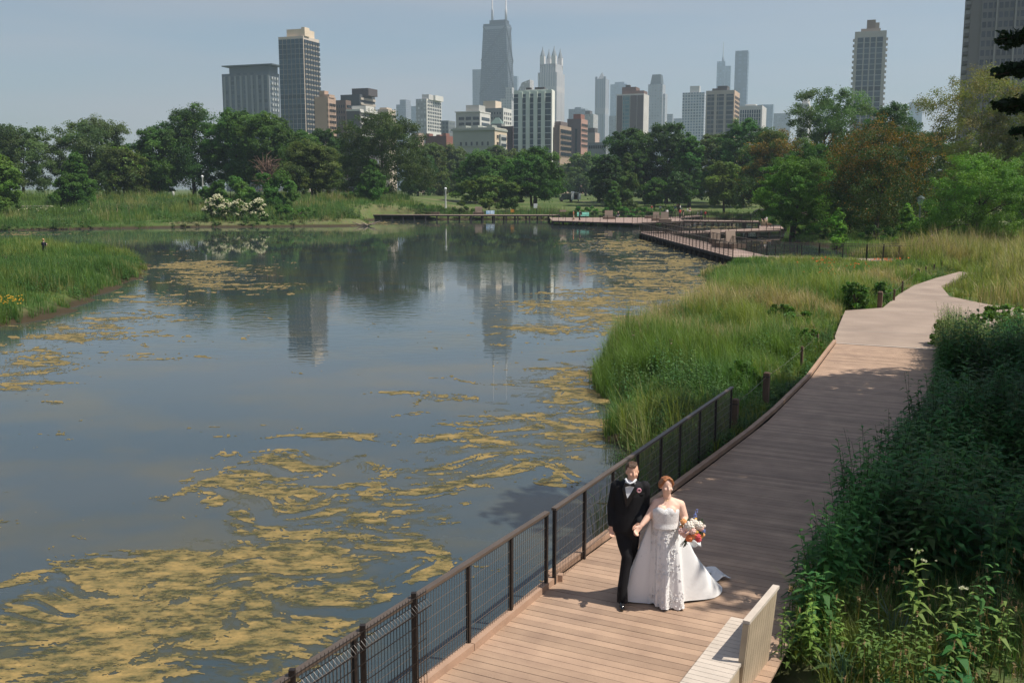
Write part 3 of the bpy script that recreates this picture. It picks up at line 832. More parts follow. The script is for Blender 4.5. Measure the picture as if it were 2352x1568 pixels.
def tree(name, label, px, w, top, base, Yd, col, kind='round', cf=.12, leaf=None, dn=1.0, seed=1, nl=None, group=None, flat=.75, droop=0, col2=None, c2f=0, r0=None, multi=1, lean=0, bark=None, zb=None, cat='tree', hvar=.3, depth=1.0, blossoms=None, core=True):
    rg = rnds(seed * 7 + 3)
    X = AT(px, base, Yd).x
    zg = hz(X, Yd) if zb is None else zb
    zt = AT(px, top, Yd).z; h = zt - zg; W = w / FP * Yd * (1.22 if kind != 'cone' else 1.1)
    rx = W / 2; ry = rx * depth; rz = h * (1 - cf) / 2; cz = h * cf + rz
    if nl is None: nl = 40 if kind != 'cone' else 34
    Cn, Rr = lobes_crown(rg, h, rx * .94, ry * .94, rz * .98, cz, kind, nl)
    if leaf is None: leaf = max(.10, Yd / 995 * 1.45)
    n = int(min(52000, 13 * dn * (W * 2 * rz) / (leaf * leaf * .36)))
    Q, c = crown_mesh(rg, Cn, Rr, n, leaf, col, flat=flat, droop=droop, col2=col2, c2f=c2f, hvar=hvar)
    c = c * np.array([1.55, 1.85, 1.35])
    e = empty(name, (X, Yd, zg), label, cat, group)
    obj('crown', quads_mesh('crown', Q, c), e, LEAF)
    r0 = r0 or max(.12, h * .022)
    trunk_mb(rg, h, r0, Cn, Rr, cz, rz, 9, lean, multi).build('trunk', bark or BARK, e)
    if blossoms:
        nb = blossoms
        idx = rg.choice(len(Rr), nb); v = unit(rg, nb); v[:, 2] = np.abs(v[:, 2]) * .9 + .1; v[:, 1] = -np.abs(v[:, 1])
        P = Cn[idx] + v * Rr[idx][:, None] * 1.05
        QQ = []
        for k in range(6):
            QQ.append(leaf_quads(P + rg.normal(size=P.shape) * .05, unit(rg, nb) * .4 + np.array([0, -.3, .8]), .10, .085, rg))
        Q2 = np.concatenate(QQ)
        obj('blossoms', quads_mesh('blossoms', Q2, col_var(rg, len(Q2), (.62, .60, .42), .15, .03)), e, PETAL)
    return e

GD = (.030, .055, .017)      # dark park green
GM = (.045, .085, .020)
GL = (.075, .125, .026)
GO = (.062, .075, .026)      # olive
GG_ = (.060, .078, .034)      # greyish
T = tree
# --- far left
T('deciduous_tree', 'pale yellow-green tree cut by the left edge of the view', -5, 100, 352, 505, 172, (.085, .125, .03), seed=1, cf=.05)
T('deciduous_tree', 'broad greyish tree behind the pale one at the left edge', 55, 195, 292, 462, 236, GG_, seed=2, cf=.08)
T('deciduous_tree', 'tall ragged grey-green tree with the highest crown of the far left group', 222, 165, 274, 462, 246, GG_, seed=3, kind='vase', cf=.08)
T('deciduous_tree', 'dark green narrow tree standing in front of the far left group on the meadow', 180, 100, 345, 480, 196, GM, seed=4, kind='cone', cf=.04, dn=1.2)
T('deciduous_tree', 'rounded green tree with yellowish right side above the orange meadow patch', 285, 98, 338, 452, 222, GO, seed=5, cf=.03, col2=(.10, .15, .03), c2f=.2)
T('deciduous_tree', 'low dark tree filling the gap right of the yellowish tree', 352, 66, 372, 452, 238, GD, seed=6, cf=.03)
T('deciduous_tree', 'feathery tree with a pointed left shoulder, left part of the big locust group', 368, 112, 296, 450, 236, GM, seed=7, kind='vase', cf=.08)
T('deciduous_tree', 'big dark tree with the dome top of the locust group and visible dark trunk', 447, 160, 244, 452, 242, GD, seed=8, cf=.1, dn=1.1, col2=GL, c2f=.1)
T('deciduous_tree', 'feathery tree in front of the grey office block, pale limbs showing', 548, 125, 245, 452, 238, (.05, .088, .022), seed=9, kind='vase', cf=.08)
T('deciduous_tree', 'feathery rounded tree just left of the tall grid tower', 618, 125, 256, 452, 232, (.055, .088, .024), seed=10, cf=.1, kind='vase')
T('deciduous_tree', 'green tree in front of the foot of the tall grid tower', 682, 105, 297, 452, 238, (.045, .09, .024), seed=11, cf=.08)
T('deciduous_tree', 'small dark tree right of the grid tower foot', 752, 90, 292, 452, 262, GD, seed=12, cf=.08)
T('deciduous_tree', 'olive tree behind the white lamp post, wide drooping crown', 718, 126, 324, 458, 214, (.064, .078, .025), seed=13, cf=.12, flat=.6)
T('oak_tree', 'great dark spreading oak with dome crown, largest of the middle left', 880, 225, 262, 458, 238, (.036, .052, .018), seed=14, cf=.05, nl=46, dn=1.2, r0=.55)
T('conifer_tree', 'pointed bright green tree in front of the great oak', 858, 76, 360, 464, 214, GM, seed=15, kind='cone', cf=.02, dn=1.4)
# --- middle
for i, (px, w, top, Yd, lb, c) in enumerate(((985, 90, 330, 330, 'hazy olive tree right beside the great oak', GO), (1035, 100, 336, 350, 'hazy tree below the pale mansion block', GG_), (960, 90, 345, 300, 'dull green tree touching the oak on its right', GD),
                    (1140, 90, 337, 380, 'hazy tree left of the white striped tower foot', GG_), (1195, 80, 345, 360, 'hazy tree at the foot of the white striped tower', GO), (1345, 100, 357, 420, 'pale hazy round tree in the gap beyond the white trailer', (.06, .09, .03)),
                    (1300, 60, 380, 520, 'farthest small tree in the gap, left of the hazy round one', GO), (1395, 60, 380, 470, 'far tree closing the gap on its right side', GO), (1250, 90, 385, 330, 'dim tree behind the round many-stemmed tree', GD))):
    T('deciduous_tree', lb, px, w, top, 452, Yd, c, seed=20 + i, cf=.02)
T('deciduous_tree', 'deep green round tree behind the low spreading one', 1110, 124, 350, 462, 262, GM, seed=31, cf=.08)
T('spreading_tree', 'low wide light-green tree beside the round lamp', 1123, 160, 404, 482, 222, (.075, .10, .028), seed=32, cf=.1, flat=.5, dn=1.2)
T('deciduous_tree', 'neat round tree on several dark stems, right of the low spreading tree', 1226, 112, 344, 478, 226, GM, seed=33, cf=.2, multi=3, dn=1.1)
# --- right middle
T('deciduous_tree', 'dark tree at the left end of the right grove', 1392, 76, 352, 466, 250, GD, seed=34, cf=.03)
T('deciduous_tree', 'tall dark oak crown behind the greyish cone tree', 1442, 110, 290, 466, 262, GD, seed=35, cf=.05, dn=1.1)
T('deciduous_tree', 'tallest dark oak of the grove, square topped', 1530, 128, 281, 466, 262, GD, seed=36, cf=.08, nl=34, dn=1.1)
T('conifer_tree', 'greyish pointed tree in front of the dark grove', 1440, 60, 342, 468, 228, (.065, .088, .035), seed=37, kind='cone', cf=.02, dn=1.3)
T('conifer_tree', 'small pointed tree at the foot of the greyish cone', 1409, 44, 410, 472, 218, (.06, .10, .03), seed=38, kind='cone', cf=.0, dn=1.5)
T('deciduous_tree', 'fresh green tree at the right flank of the tallest grove oak', 1583, 72, 312, 462, 246, (.042, .09, .025), seed=39, cf=.05)
T('deciduous_tree', 'thin grey-green tree with a bare fork behind the yellowish small tree', 1637, 90, 304, 465, 262, GG_, seed=40, cf=.05)
T('deciduous_tree', 'dark bushy tree in front of the tan tower', 1705, 112, 266, 465, 246, (.034, .075, .02), seed=41, cf=.05, dn=1.1)
T('deciduous_tree', 'small dark tree behind the picnic party', 1503, 50, 410, 470, 236, GM, seed=42, cf=.15)
T('deciduous_tree', 'small drooping tree right above the picnic party', 1560, 60, 395, 468, 232, GD, seed=43, cf=.18)
T('deciduous_tree', 'yellowish small tree on the lawn right of the picnic party', 1663, 82, 372, 476, 214, (.095, .12, .035), seed=44, cf=.12)
T('deciduous_tree', 'tree with orange-tinted top leaves above the lawn', 1778, 160, 298, 470, 196, (.048, .068, .02), seed=45, cf=.05, col2=(.15, .085, .022), c2f=.4)
T('deciduous_tree', 'tall open-branched tree rising above the orange-tinted tree', 1895, 190, 198, 470, 205, (.06, .092, .034), seed=46, cf=.1, kind='vase', nl=32)
T('deciduous_tree', 'dense dark tree crown to the right of the open-branched tree', 2034, 150, 229, 500, 160, (.03, .062, .018), seed=47, cf=.1, dn=1.1)
T('deciduous_tree', 'low tree filling behind the orange tree, dull green', 1850, 140, 330, 500, 150, GM, seed=48, cf=.05)
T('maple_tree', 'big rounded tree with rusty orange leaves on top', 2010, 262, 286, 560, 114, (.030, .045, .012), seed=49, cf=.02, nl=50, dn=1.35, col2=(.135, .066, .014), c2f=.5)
T('deciduous_tree', 'bright green arching tree left of the rusty orange tree', 1820, 170, 356, 552, 124, (.060, .108, .022), seed=50, cf=.1, nl=36, flat=.55, multi=2, lean=.5)
T('sycamore_tree', 'towering airy brownish tree below the large tower at the right', 2235, 240, 148, 540, 128, (.098, .095, .036), seed=51, cf=.1, kind='vase', nl=46, dn=.62, col2=(.14, .10, .05), c2f=.3, bark=mat('pale_bark', (.3, .26, .2), .9, .3))
T('sycamore_tree', 'second airy brownish tree, cut by the right edge', 2345, 190, 175, 540, 122, (.095, .10, .034), seed=52, cf=.1, nl=40, dn=.75, col2=(.14, .10, .05), c2f=.3)
T('deciduous_tree', 'large fresh green tree filling the right edge by the path', 2240, 235, 352, 588, 92, (.075, .125, .028), seed=53, cf=.02, nl=44, flat=.6, dn=1.1)
T('deciduous_tree', 'fresh green tree mostly outside the right edge', 2390, 150, 330, 590, 96, (.07, .115, .026), seed=58, cf=.02, nl=30, flat=.6)
T('sapling', 'bright young tree alone in front of the dark shade', 1922, 60, 474, 572, 101, (.10, .17, .035), seed=54, kind='cone', cf=.04, nl=16, dn=.9, leaf=.2, cat='young tree')
T('sapling', 'young tree left of the lantern post', 2078, 74, 462, 575, 98, (.085, .145, .032), seed=55, kind='cone', cf=.02, nl=18, leaf=.2, cat='young tree')
T('sapling', 'young tree right of the lantern post near the jogger', 2140, 74, 482, 578, 96, (.09, .15, .032), seed=56, kind='cone', cf=.02, nl=18, leaf=.2, cat='young tree')
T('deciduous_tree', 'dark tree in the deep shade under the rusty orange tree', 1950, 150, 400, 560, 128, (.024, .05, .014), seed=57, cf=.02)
for i, (px, w, top, base, Yd, lb) in enumerate(((2010, 120, 520, 575, 106, 'dark bush in the shade behind the bright sapling'), (1895, 90, 522, 560, 112, 'low bush at the water behind the slanting boardwalk'), (2200, 110, 520, 580, 99, 'bush under the large fresh green tree'),
                                    (1840, 60, 524, 556, 122, 'low bush beside the end of the narrow boardwalk'), (2300, 100, 535, 585, 98, 'bush at the right edge beside the pavement'), (2090, 90, 540, 585, 95, 'bush between the two saplings'))):
    T('bush', lb, px, w, top, base, Yd, (.035, .07, .02), seed=60 + i, cf=.0, nl=10, cat='bush', group='bushes under the right trees', depth=.7)
T('deciduous_tree', 'dark green tree filling the gap behind the bright sapling and the lantern', 2120, 150, 296, 545, 150, (.035, .062, .02), seed=70, cf=.02)
T('deciduous_tree', 'dull green tree low behind the large fresh green tree', 2260, 190, 330, 545, 146, (.04, .065, .022), seed=71, cf=.02)
for i, (px, w, top, base, Yd, lb) in enumerate(((1962, 62, 648, 714, 45.6, 'dense leafy bush in the corner behind the thick round-topped post'), (2022, 46, 646, 700, 48.5, 'leafy bush just right of the thick round-topped post'), (1706, 96, 832, 905, 27.5, 'dark leafy bush in the grass beyond the end of the railing'),
                                    (1845, 70, 752, 828, 33.5, 'leafy bush pressing on the curb near the start of the concrete'), (1800, 110, 700, 770, 40.5, 'low green bush in the middle of the grassy bank'), (2300, 130, 700, 790, 36.2, 'sunlit leafy bush at the right edge before the path fork'), (2170, 90, 735, 800, 34.5, 'sunlit leafy bush left of the one before the path fork'))):
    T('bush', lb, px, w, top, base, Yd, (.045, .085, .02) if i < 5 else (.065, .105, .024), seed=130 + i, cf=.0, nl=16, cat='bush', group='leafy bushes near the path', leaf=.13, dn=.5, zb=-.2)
# dead twiggy brush
e = empty('dead_tree', (AT(616, 410, 215).x, 215, hz(AT(616, 410, 215).x, 215)), 'tangle of bare reddish-brown branches between green trees', 'dead tree')
rg = rnds(99); mb = MB()
zt = AT(616, 345, 215).z - hz(e.location.x, 215)
for k in range(150):
    a = rg.uniform(0, 6.28); q = rg.uniform(.2, 1)
    s_ = Vector((rg.uniform(-1, 1), rg.uniform(-1, 1), zt * rg.uniform(.15, .7)))
    e_ = Vector((math.cos(a) * q * 4.3, math.sin(a) * q * 3, s_.z + rg.uniform(-.1, .38) * zt)); e_.z = min(e_.z, zt * (1.02 - .25 * abs(e_.x) / 4.3))
    m_ = s_.lerp(e_, .5) + Vector((rg.uniform(-.5, .5), rg.uniform(-.5, .5), rg.uniform(0, .8)))
    mb.tube([s_, m_, e_], [.09, .05, .02], 4, smooth=False)
mb.tube([(0, 0, -.3), (.1, 0, zt * .3), (0, 0, zt * .7)], [.4, .3, .15], 7)
mb.build('branches', BARK_DEAD, e)
# --- shrubs on the left bank
for i, (px, w, top, base, Yd, c, lb) in enumerate((
    (530, 130, 410, 478, 190, (.06, .11, .026), 'left one of the two big leafy bushes behind the white blossoms'), (632, 125, 398, 480, 188, (.055, .105, .024), 'right one of the two big leafy bushes behind the white blossoms'),
    (487, 60, 425, 470, 192, (.05, .095, .024), 'smaller leafy bush at the left flank of the big bushes'), (690, 90, 478, 518, 172, (.05, .10, .022), 'low spreading bush at the water right of the white blossoms'),
    (655, 60, 470, 520, 170, (.055, .11, .024), 'low green bush touching the last blossoming shrub'), (270, 50, 475, 505, 180, (.06, .10, .026), 'dark round bush alone on the left meadow near the water'),
    (345, 56, 474, 502, 181, (.06, .095, .026), 'second round bush on the left meadow right of the first'), (130, 50, 478, 512, 178, (.05, .095, .024), 'small dark bush below the narrow dark tree'),
    (440, 22, 455, 482, 186, (.05, .09, .024), 'tiny dark shrub high on the left meadow'), (1000, 50, 472, 486, 208, (.05, .09, .02), 'clipped low hedge left of the round lamp'), (1060, 60, 474, 487, 208, (.05, .085, .02), 'clipped low hedge right of the round lamp'),
    (1345, 90, 474, 496, 206, (.055, .12, .03), 'leafy bank of shrubs behind the green sign'), (1415, 80, 476, 498, 205, (.055, .12, .03), 'leafy bank of shrubs in front of the small pointed tree'), (1480, 70, 476, 494, 207, (.055, .12, .03), 'leafy shrub behind the white backed seat'),
    (1537, 30, 474, 488, 207, (.055, .11, .03), 'tiny bush between the picnic party and the ramp'), (820, 60, 440, 462, 213, (.05, .09, .024), 'dim shrub left of the pointed bright tree'), (965, 30, 468, 484, 207, (.045, .08, .024), 'small shrub on the mown lawn'))):
    T('bush', lb, px, w, top, base, Yd, c, seed=80 + i, cf=.0, nl=14, cat='bush', group='bushes on the far banks', depth=.6, dn=1.1)
for i, (px, w, top, base, Yd, n_, lb) in enumerate(((502, 58, 452, 512, 168, 420, 'leftmost of the three tall shrubs covered in creamy blossom'), (546, 46, 460, 516, 167, 260, 'middle shrub of the three covered in creamy blossom'),
                            (590, 48, 458, 516, 168, 330, 'rightmost shrub of the three covered in creamy blossom'), (120, 62, 474, 496, 180, 90, 'low blossoming shrub on the far left bank, widest of its kind'),
                            (60, 60, 478, 505, 176, 70, 'low blossoming shrub nearest the left edge'), (205, 46, 480, 500, 180, 60, 'low blossoming shrub below the narrow dark tree'), (605, 26, 488, 516, 166, 30, 'small blossoming sprig shrub at the water edge'))):
    T('flowering_shrub', lb, px, w, top, base, Yd, (.06, .095, .026), seed=110 + i, cf=.0, nl=12, cat='flowering shrub', group='blossoming elder shrubs on the bank', blossoms=n_, depth=.7)
# driftwood
for i, (px, py, Ln, lb) in enumerate(((500, 511, 7, 'tangle of grey driftwood branches at the foot of the blossoming shrubs'), (650, 519, 3.2, 'short forked driftwood log at the water right of the shrubs'), (845, 508, 4.5, 'driftwood branch on the mud spit near the low boardwalk'), (120, 531, 3.4, 'thin driftwood lying on the mud at the far left shore'))):
    b0 = AT(px, py, 166); b0.z = WZ + .1; mb = MB()
    for k in range(7 if Ln > 5 else 4):
        a = rg.uniform(-.5, .5) + (0 if k % 2 else math.pi); l_ = Ln * rg.uniform(.25, .6)
        mb.tube([(0, 0, 0), (math.cos(a) * l_ * .5, math.sin(a) * .6, rg.uniform(.1, .5)), (math.cos(a) * l_, math.sin(a), rg.uniform(0, .9))], [.16, .11, .04], 6)
    o = mb.build('driftwood', mat('driftwood', (.26, .21, .16), .9, .3, 4)); o.location = b0; tag(o, lb, 'driftwood', 'driftwood on the far shore')

# --- grass
def blades(P, h, w, rg, col, bend=.5, lean=None):
    n = len(P); a = rg.uniform(0, 2 * math.pi, n)
    d = np.stack([np.cos(a), np.sin(a), np.zeros(n)], 1)
    if lean is not None:
        lean = np.asarray(lean); d = d * .45 + lean if lean.ndim == 2 else d + lean[None]
        d = d / (np.linalg.norm(d, axis=1, keepdims=True) + .35) 
    b2 = rg.uniform(.1, 1, n) * bend
    side = np.stack([-d[:, 1], d[:, 0], np.zeros(n)], 1); side /= np.linalg.norm(side, axis=1, keepdims=True) + 1e-6
    # blades turn part of their width to the viewer side at random
    h = np.asarray(h)[:, None]; w = np.asarray(w)[:, None] * .5; b2 = b2[:, None]
    up = np.array([0, 0, 1.0])[None]
    m = P + up * h * .55 + d * h * b2 * .22
    tpt = P + up * h * (1 - b2 * .25) + d * h * b2 * .8
    q1 = np.stack([P - side * w, P + side * w, m + side * w * .85, m - side * w * .85], 1)
    q2 = np.stack([m - side * w * .85, m + side * w * .85, tpt + side * w * .12, tpt - side * w * .12], 1)
    return np.concatenate([q1, q2]), np.concatenate([col, col])
def scatter(rg, x0, x1, y0, y1, n, ok, dfun=None):
    x = rg.uniform(x0, x1, n); y = rg.uniform(y0, y1, n)
    m = ok(x, y)
    if dfun is not None: m &= rg.random(n) < dfun(x, y)
    x = x[m]; y = y[m]
    return x, y
def in_view(x, y, mg=1.10):
    f = y * cp + (CAM_H) * sp
    return (np.abs(x) < f * .5143 * mg + .3)
PATHP = PL + PR[::-1]
def deckw(x, y):
    """signed coordinates along and across the near boardwalk"""
    dx = x - A0.x; dy = y - A0.y
    s = dx * dd.x + dy * dd.y; w = dx * nn2.x + dy * nn2.y
    o_ = np.interp(s, [c[0] for c in CURV], [c[1] for c in CURV])
    return s, w - o_
def free(x, y, mg=.12):
    s, w = deckw(x, y)
    ondeck = (s < 24.4) & (s > -12) & (w > -.16 - mg) & (w < DW + mg + np.where(s < -.6, .42, 0))
    return ~ondeck & (sdist(x, y, PATHP) < -mg)
def leftside(x, y):
    s, w = deckw(x, y)
    # left of the boardwalk and of the path
    lx = np.interp(y, [p[1] for p in PL], [p[0] for p in PL])
    return np.where(y < 35, w < 0, x < lx)
GCOL = [(.20, .24, .065), (.13, .21, .05), (.27, .27, .11), (.09, .18, .05), (.36, .30, .17)]
def grass_field(name, label, rg, x, y, h0, w0, lodk, weights, seed, hv=.5, bend=.6, patch=.25, kind='stuff', zmin=-.74, extra=None, lean=None, tuft=0):
    lean_ = None
    if tuft:
        pm = rg.permutation(len(x)); x = x[pm]; y = y[pm]
        n0 = len(x); nc = max(1, n0 // tuft); ti = rg.integers(0, nc, n0)
        aa = rg.uniform(0, 2 * math.pi, n0); rr_ = rg.random(n0) ** .7
        tr = np.hypot(x[:nc], y[:nc]) * .0035 + .07
        x = x[:nc][ti] + np.cos(aa) * rr_ * tr[ti]; y = y[:nc][ti] + np.sin(aa) * rr_ * tr[ti]
        lean_ = np.stack([np.cos(aa) * rr_ * 1.3, np.sin(aa) * rr_ * 1.3, np.zeros(n0)], 1) + np.array([lean if lean is not None else (0, 0, 0)])
        th_ = rg.uniform(.6, 1.35, nc)[ti]; tc_ = rg.uniform(-.5, .5, (nc, 5))[ti]
        m = (height(x, y) > zmin) & free(x, y, .03); x, y, lean_, th_, tc_ = x[m], y[m], lean_[m], th_[m], tc_[m]
    z = height(x, y); m = z > zmin; x, y, z = x[m], y[m], z[m]
    n = len(x)
    pn = fbm(x * patch, y * patch, 3, seed); pn2 = fbm(x * patch * 2.3 + 40, y * patch * 2.3, 3, seed + 9)
    h = h0 * (.3 + 1.4 * sstep(.25, .75, pn)) * rg.uniform(1 - hv, 1 + hv * .6, n)
    if name in ('tall_grass', 'meadow_grass'):
        s_, w_ = deckw(x, y)
        de = np.minimum(np.where((s_ > -12) & (s_ < 24.4), np.where(w_ < 0, -w_, w_ - DW), 99), -sdist(x, y, PATHP))
        h = h * np.clip(.32 + de * .38, .3, 1) * np.where(leftside(x, y), np.clip(1.15 - (y - 45) * .024, .24, 1), 1)
    w = w0 * rg.uniform(.6, 1.3, n) * np.maximum(1, np.hypot(x, y) * lodk)
    C0 = np.array(GCOL); wts = np.array(weights, float)
    # patches: choose the colour by noise so species grow in drifts
    sc = np.stack([wts[k] * np.exp(5.0 * (fbm(x * patch * .9 + 13 * k, y * patch * .9 + 7 * k, 3, seed + 20 + k) - .5) + rg.uniform(0, .9, n)) for k in range(len(C0))], 1)
    if tuft: sc = sc + tc_ * 1.6; h = h * th_
    ci = sc.argmax(1)
    c = C0[ci] * (1 + rg.uniform(-.25, .25, n))[:, None] * (.8 + .45 * pn2)[:, None]
    Q, cc = blades(np.stack([x, y, z], 1), h, w, rg, c, bend, lean_ if tuft else lean)
    o = obj(name, quads_mesh(name, Q, cc), None, LEAF)
    return tag(o, label, 'grass', kind=kind)
rg = rnds(5)
okA = lambda x, y: free(x, y) & leftside(x, y) & in_view(x, y) & (land_sd(x, y) > -.15)
# reeds and grass on the bank between pond and path, denser near the camera
xs, ys = [], []
for (a, c, nn_) in ((13, 24, 26000), (24, 34, 52000), (34, 50, 66000), (50, 84, 60000)):
    x, y = scatter(rg, 0, 42, a, c, nn_ * 3, okA); k = min(len(x), nn_); xs.append(x[:k]); ys.append(y[:k])
x = np.concatenate(xs); y = np.concatenate(ys)
grass_field('tall_grass', 'tall green and straw coloured grass on the bank between pond and path', rg, x, y, .86, .012, .032, [1.2, 1.1, .7, 1.1, .62], 3, bend=1.15, hv=.4, lean=(-.2, .05, 0), tuft=22)
# meadow right of the path
okB = lambda x, y: free(x, y) & ~leftside(x, y) & in_view(x, y) & (y > 38)
x, y = scatter(rg, 15, 62, 38, 92, 190000, okB)
grass_field('meadow_grass', 'olive meadow grass right of the curving path', rg, x[:80000], y[:80000], 1.3, .012, .032, [1.0, .6, 1.4, .3, 1.3], 6, bend=.9, hv=.4, tuft=20)
# grass strip beyond the boardwalk and under the right trees
okC = lambda x, y: in_view(x, y) & (land_sd(x, y) > 0) & (sdist(x, y, PATHP) < -.5)
x, y = scatter(rg, 24, 75, 80, 150, 60000, okC)
grass_field('shade_grass', 'grass and weeds beneath the trees on the right', rg, x[:30000], y[:30000], .6, .012, .025, [.6, 1.3, .4, 1.2, .2], 8)
okD = lambda x, y: in_view(x, y) & (sdist(x, y, ISLE) > -.2)
x, y = scatter(rg, -62, -20, 38, 110, 300000, okD)
grass_field('island_grass', 'lush bright grass and weeds on the left bank in the middle distance', rg, x[:90000], y[:90000], .62, .012, .030, [1.2, 1.3, .5, 1.3, .4], 12, bend=.7, tuft=20)
okE = lambda x, y: in_view(x, y) & (land_sd(x, y) > -.3) & (((x < -24) & (y < 236)) | (y < 217 + 3 * np.sin(x * .3)))
x, y = scatter(rg, -130, 62, 142, 238, 420000, okE)
grass_field('far_meadow', 'green meadow and reeds along the far shore of the pond', rg, x[:110000], y[:110000], 1.1, .012, .026, [.8, 1.3, .5, 1.5, .45], 14, bend=.6, patch=.12, tuft=16)

# --- leafy weeds (forbs)
def forbs(rg, P, h, leafL, nleaf, col, wr=.17, top_bright=1.25, stemc=(.06, .09, .03), drp=.35, stemw=.006):
    """stems with spiralling lance-shaped leaves, two folded quads per leaf"""
    n = len(P); k = np.arange(nleaf)
    f = (k + .5) / nleaf
    a0 = rg.uniform(0, 6.28, n)
    ang = a0[:, None] + k[None] * 2.4 + rg.uniform(-.3, .3, (n, nleaf))
    hgt = h[:, None] * (.18 + .80 * f[None])
    ln = leafL[:, None] * (1.05 - .55 * f[None] ** 3) * rg.uniform(.75, 1.2, (n, nleaf))
    tilt = rg.uniform(-.2, .25, (n, nleaf)) + .38 * f[None] ** 2
    lx = rg.uniform(-.16, .16, n)[:, None] * h[:, None]; ly = rg.uniform(-.16, .16, n)[:, None] * h[:, None]
    base = np.stack([P[:, 0:1] + lx * f ** 1.5, P[:, 1:2] + ly * f ** 1.5, P[:, 2:3] + hgt], -1)
    d = np.stack([np.cos(ang) * np.cos(tilt), np.sin(ang) * np.cos(tilt), np.sin(tilt)], -1)
    s = np.stack([-np.sin(ang), np.cos(ang), np.zeros_like(ang)], -1)
    L_ = ln[..., None]; w = L_ * wr
    mid = base + d * L_ * .45; tip = base + d * L_ + np.array([0, 0, -1.0]) * L_ * drp * rg.uniform(.4, 1.3, (n, nleaf, 1))
    q1 = np.stack([base - s * w * .15, base + s * w * .15, mid + s * w * .5, mid - s * w * .5], -2).reshape(-1, 4, 3)
    q2 = np.stack([mid - s * w * .5, mid + s * w * .5, tip + s * w * .04, tip - s * w * .04], -2).reshape(-1, 4, 3)
    c = np.asarray(col) if np.ndim(col) == 2 else np.tile(np.asarray(col), (n, 1))
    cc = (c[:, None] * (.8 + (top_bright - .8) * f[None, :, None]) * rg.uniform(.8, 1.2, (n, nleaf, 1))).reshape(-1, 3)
    sw = np.full(n, stemw)[:, None]
    t1 = np.stack([P[:, 0] + lx[:, 0], P[:, 1] + ly[:, 0], P[:, 2] + h * .98], -1); md = P * .5 + t1 * .5 - np.stack([lx[:, 0] * .2, ly[:, 0] * .2, 0 * h], -1)
    ex = np.array([1.0, 0, 0])[None] * sw
    st = np.concatenate([np.stack([P - ex, P + ex, md + ex, md - ex], 1), np.stack([md - ex, md + ex, t1 + ex * .5, t1 - ex * .5], 1)])
    return np.concatenate([q1, q2, st]), np.concatenate([cc, cc, np.tile(np.asarray(stemc), (2 * n, 1))])
def forb_field(name, label, rg, x, y, h0, L0, nleaf, cols, seed, patch=.3, wr=.17, cat='plants', drp=.35):
    z = height(x, y); n = len(x); pn = fbm(x * patch, y * patch, 3, seed)
    h = h0 * (.3 + 1.4 * sstep(.25, .75, pn)) * rg.uniform(.75, 1.2, n)
    if name == 'bank_forbs': h = h * np.clip(1.15 - (y - 45) * .022, .3, 1)
    C0 = np.array(cols); ci = rg.integers(0, len(C0), n); c = C0[ci] * (.75 + .5 * fbm(x * patch + 5, y * patch, 2, seed + 3))[:, None]
    Q, cc = forbs(rg, np.stack([x, y, z], 1), h, np.full(n, L0) * rg.uniform(.7, 1.3, n), nleaf, c, wr, drp=drp, stemc=(.03, .05, .018), stemw=.004)
    o = obj(name, quads_mesh(name, Q, cc), None, LEAF); return tag(o, label, cat, kind='stuff')
# dark thicket right of the boardwalk
okT = lambda x, y: free(x, y, .02) & ~leftside(x, y) & in_view(x, y, 1.1) & (y < 37.6)
x, y = scatter(rg, 2, 22, 7.5, 30.5, 30000, okT, lambda x, y: .25 + .9 * fbm(x * .5, y * .5, 2, 77) * np.clip(16 / y, .45, 1))
sel = (y > 12.7) | (rg.random(len(x)) < .03)
x, y = x[sel][:5600], y[sel][:5600]
forb_field('undergrowth', 'dense dark leafy undergrowth crowding the right side of the boardwalk', rg, x, y, 1.2, .27, 22, [(.05, .17, .045), (.04, .14, .045), (.08, .19, .05), (.07, .12, .04)], 50, patch=.5, wr=.33)
s_ = rg.uniform(-.4, 23.5, 620); w_ = DW + rg.uniform(.0, .4, 620)
pp = [DP(a, c) for a, c in zip(s_, w_)]
x = np.array([p.x for p in pp]); y = np.array([p.y for p in pp])
forb_field('edge_weeds', 'leafy weeds leaning over the right edge of the boardwalk', rg, x, y, 1.05, .23, 22, [(.05, .16, .045), (.07, .18, .045)], 52, patch=.6, wr=.32)
# sunlit weeds in the bank, along the left edge of the walk
s_ = rg.uniform(5.5, 27, 900); w_ = -.25 - rg.random(900) ** 1.5 * 2.4
pp = [DP(a, c) for a, c in zip(s_, w_)]
x = np.array([p.x for p in pp]); y = np.array([p.y for p in pp]); m = (land_sd(x, y) > 0) & free(x, y, 0)
forb_field('bank_weeds', 'bright leafy weeds along the pond side of the boardwalk past the railing', rg, x[m], y[m], .50, .13, 20, [(.055, .13, .03), (.075, .145, .035), (.045, .11, .03)], 54, wr=.3)
x, y = scatter(rg, 2, 40, 22, 82, 16000, okA, lambda x, y: .9 * sstep(.42, .56, fbm(x * .22, y * .22, 3, 91)))
forb_field('bank_forbs', 'drifts of broad-leaved green plants among the tall grass', rg, x[:9000], y[:9000], .72, .17, 16, [(.06, .15, .045), (.09, .18, .05), (.13, .20, .07), (.06, .12, .04)], 56, wr=.3)
x, y = scatter(rg, 15, 60, 36.5, 90, 16000, okB, lambda x, y: .8 * sstep(.5, .62, fbm(x * .2, y * .2, 3, 93)))
forb_field('meadow_forbs', 'broad-leaved plants scattered through the meadow right of the path', rg, x[:3500], y[:3500], .6, .17, 18, [(.06, .12, .035), (.085, .13, .04)], 58, wr=.3)
x, y = scatter(rg, 9.5, 24, 28.5, 37.7, 20000, okT)
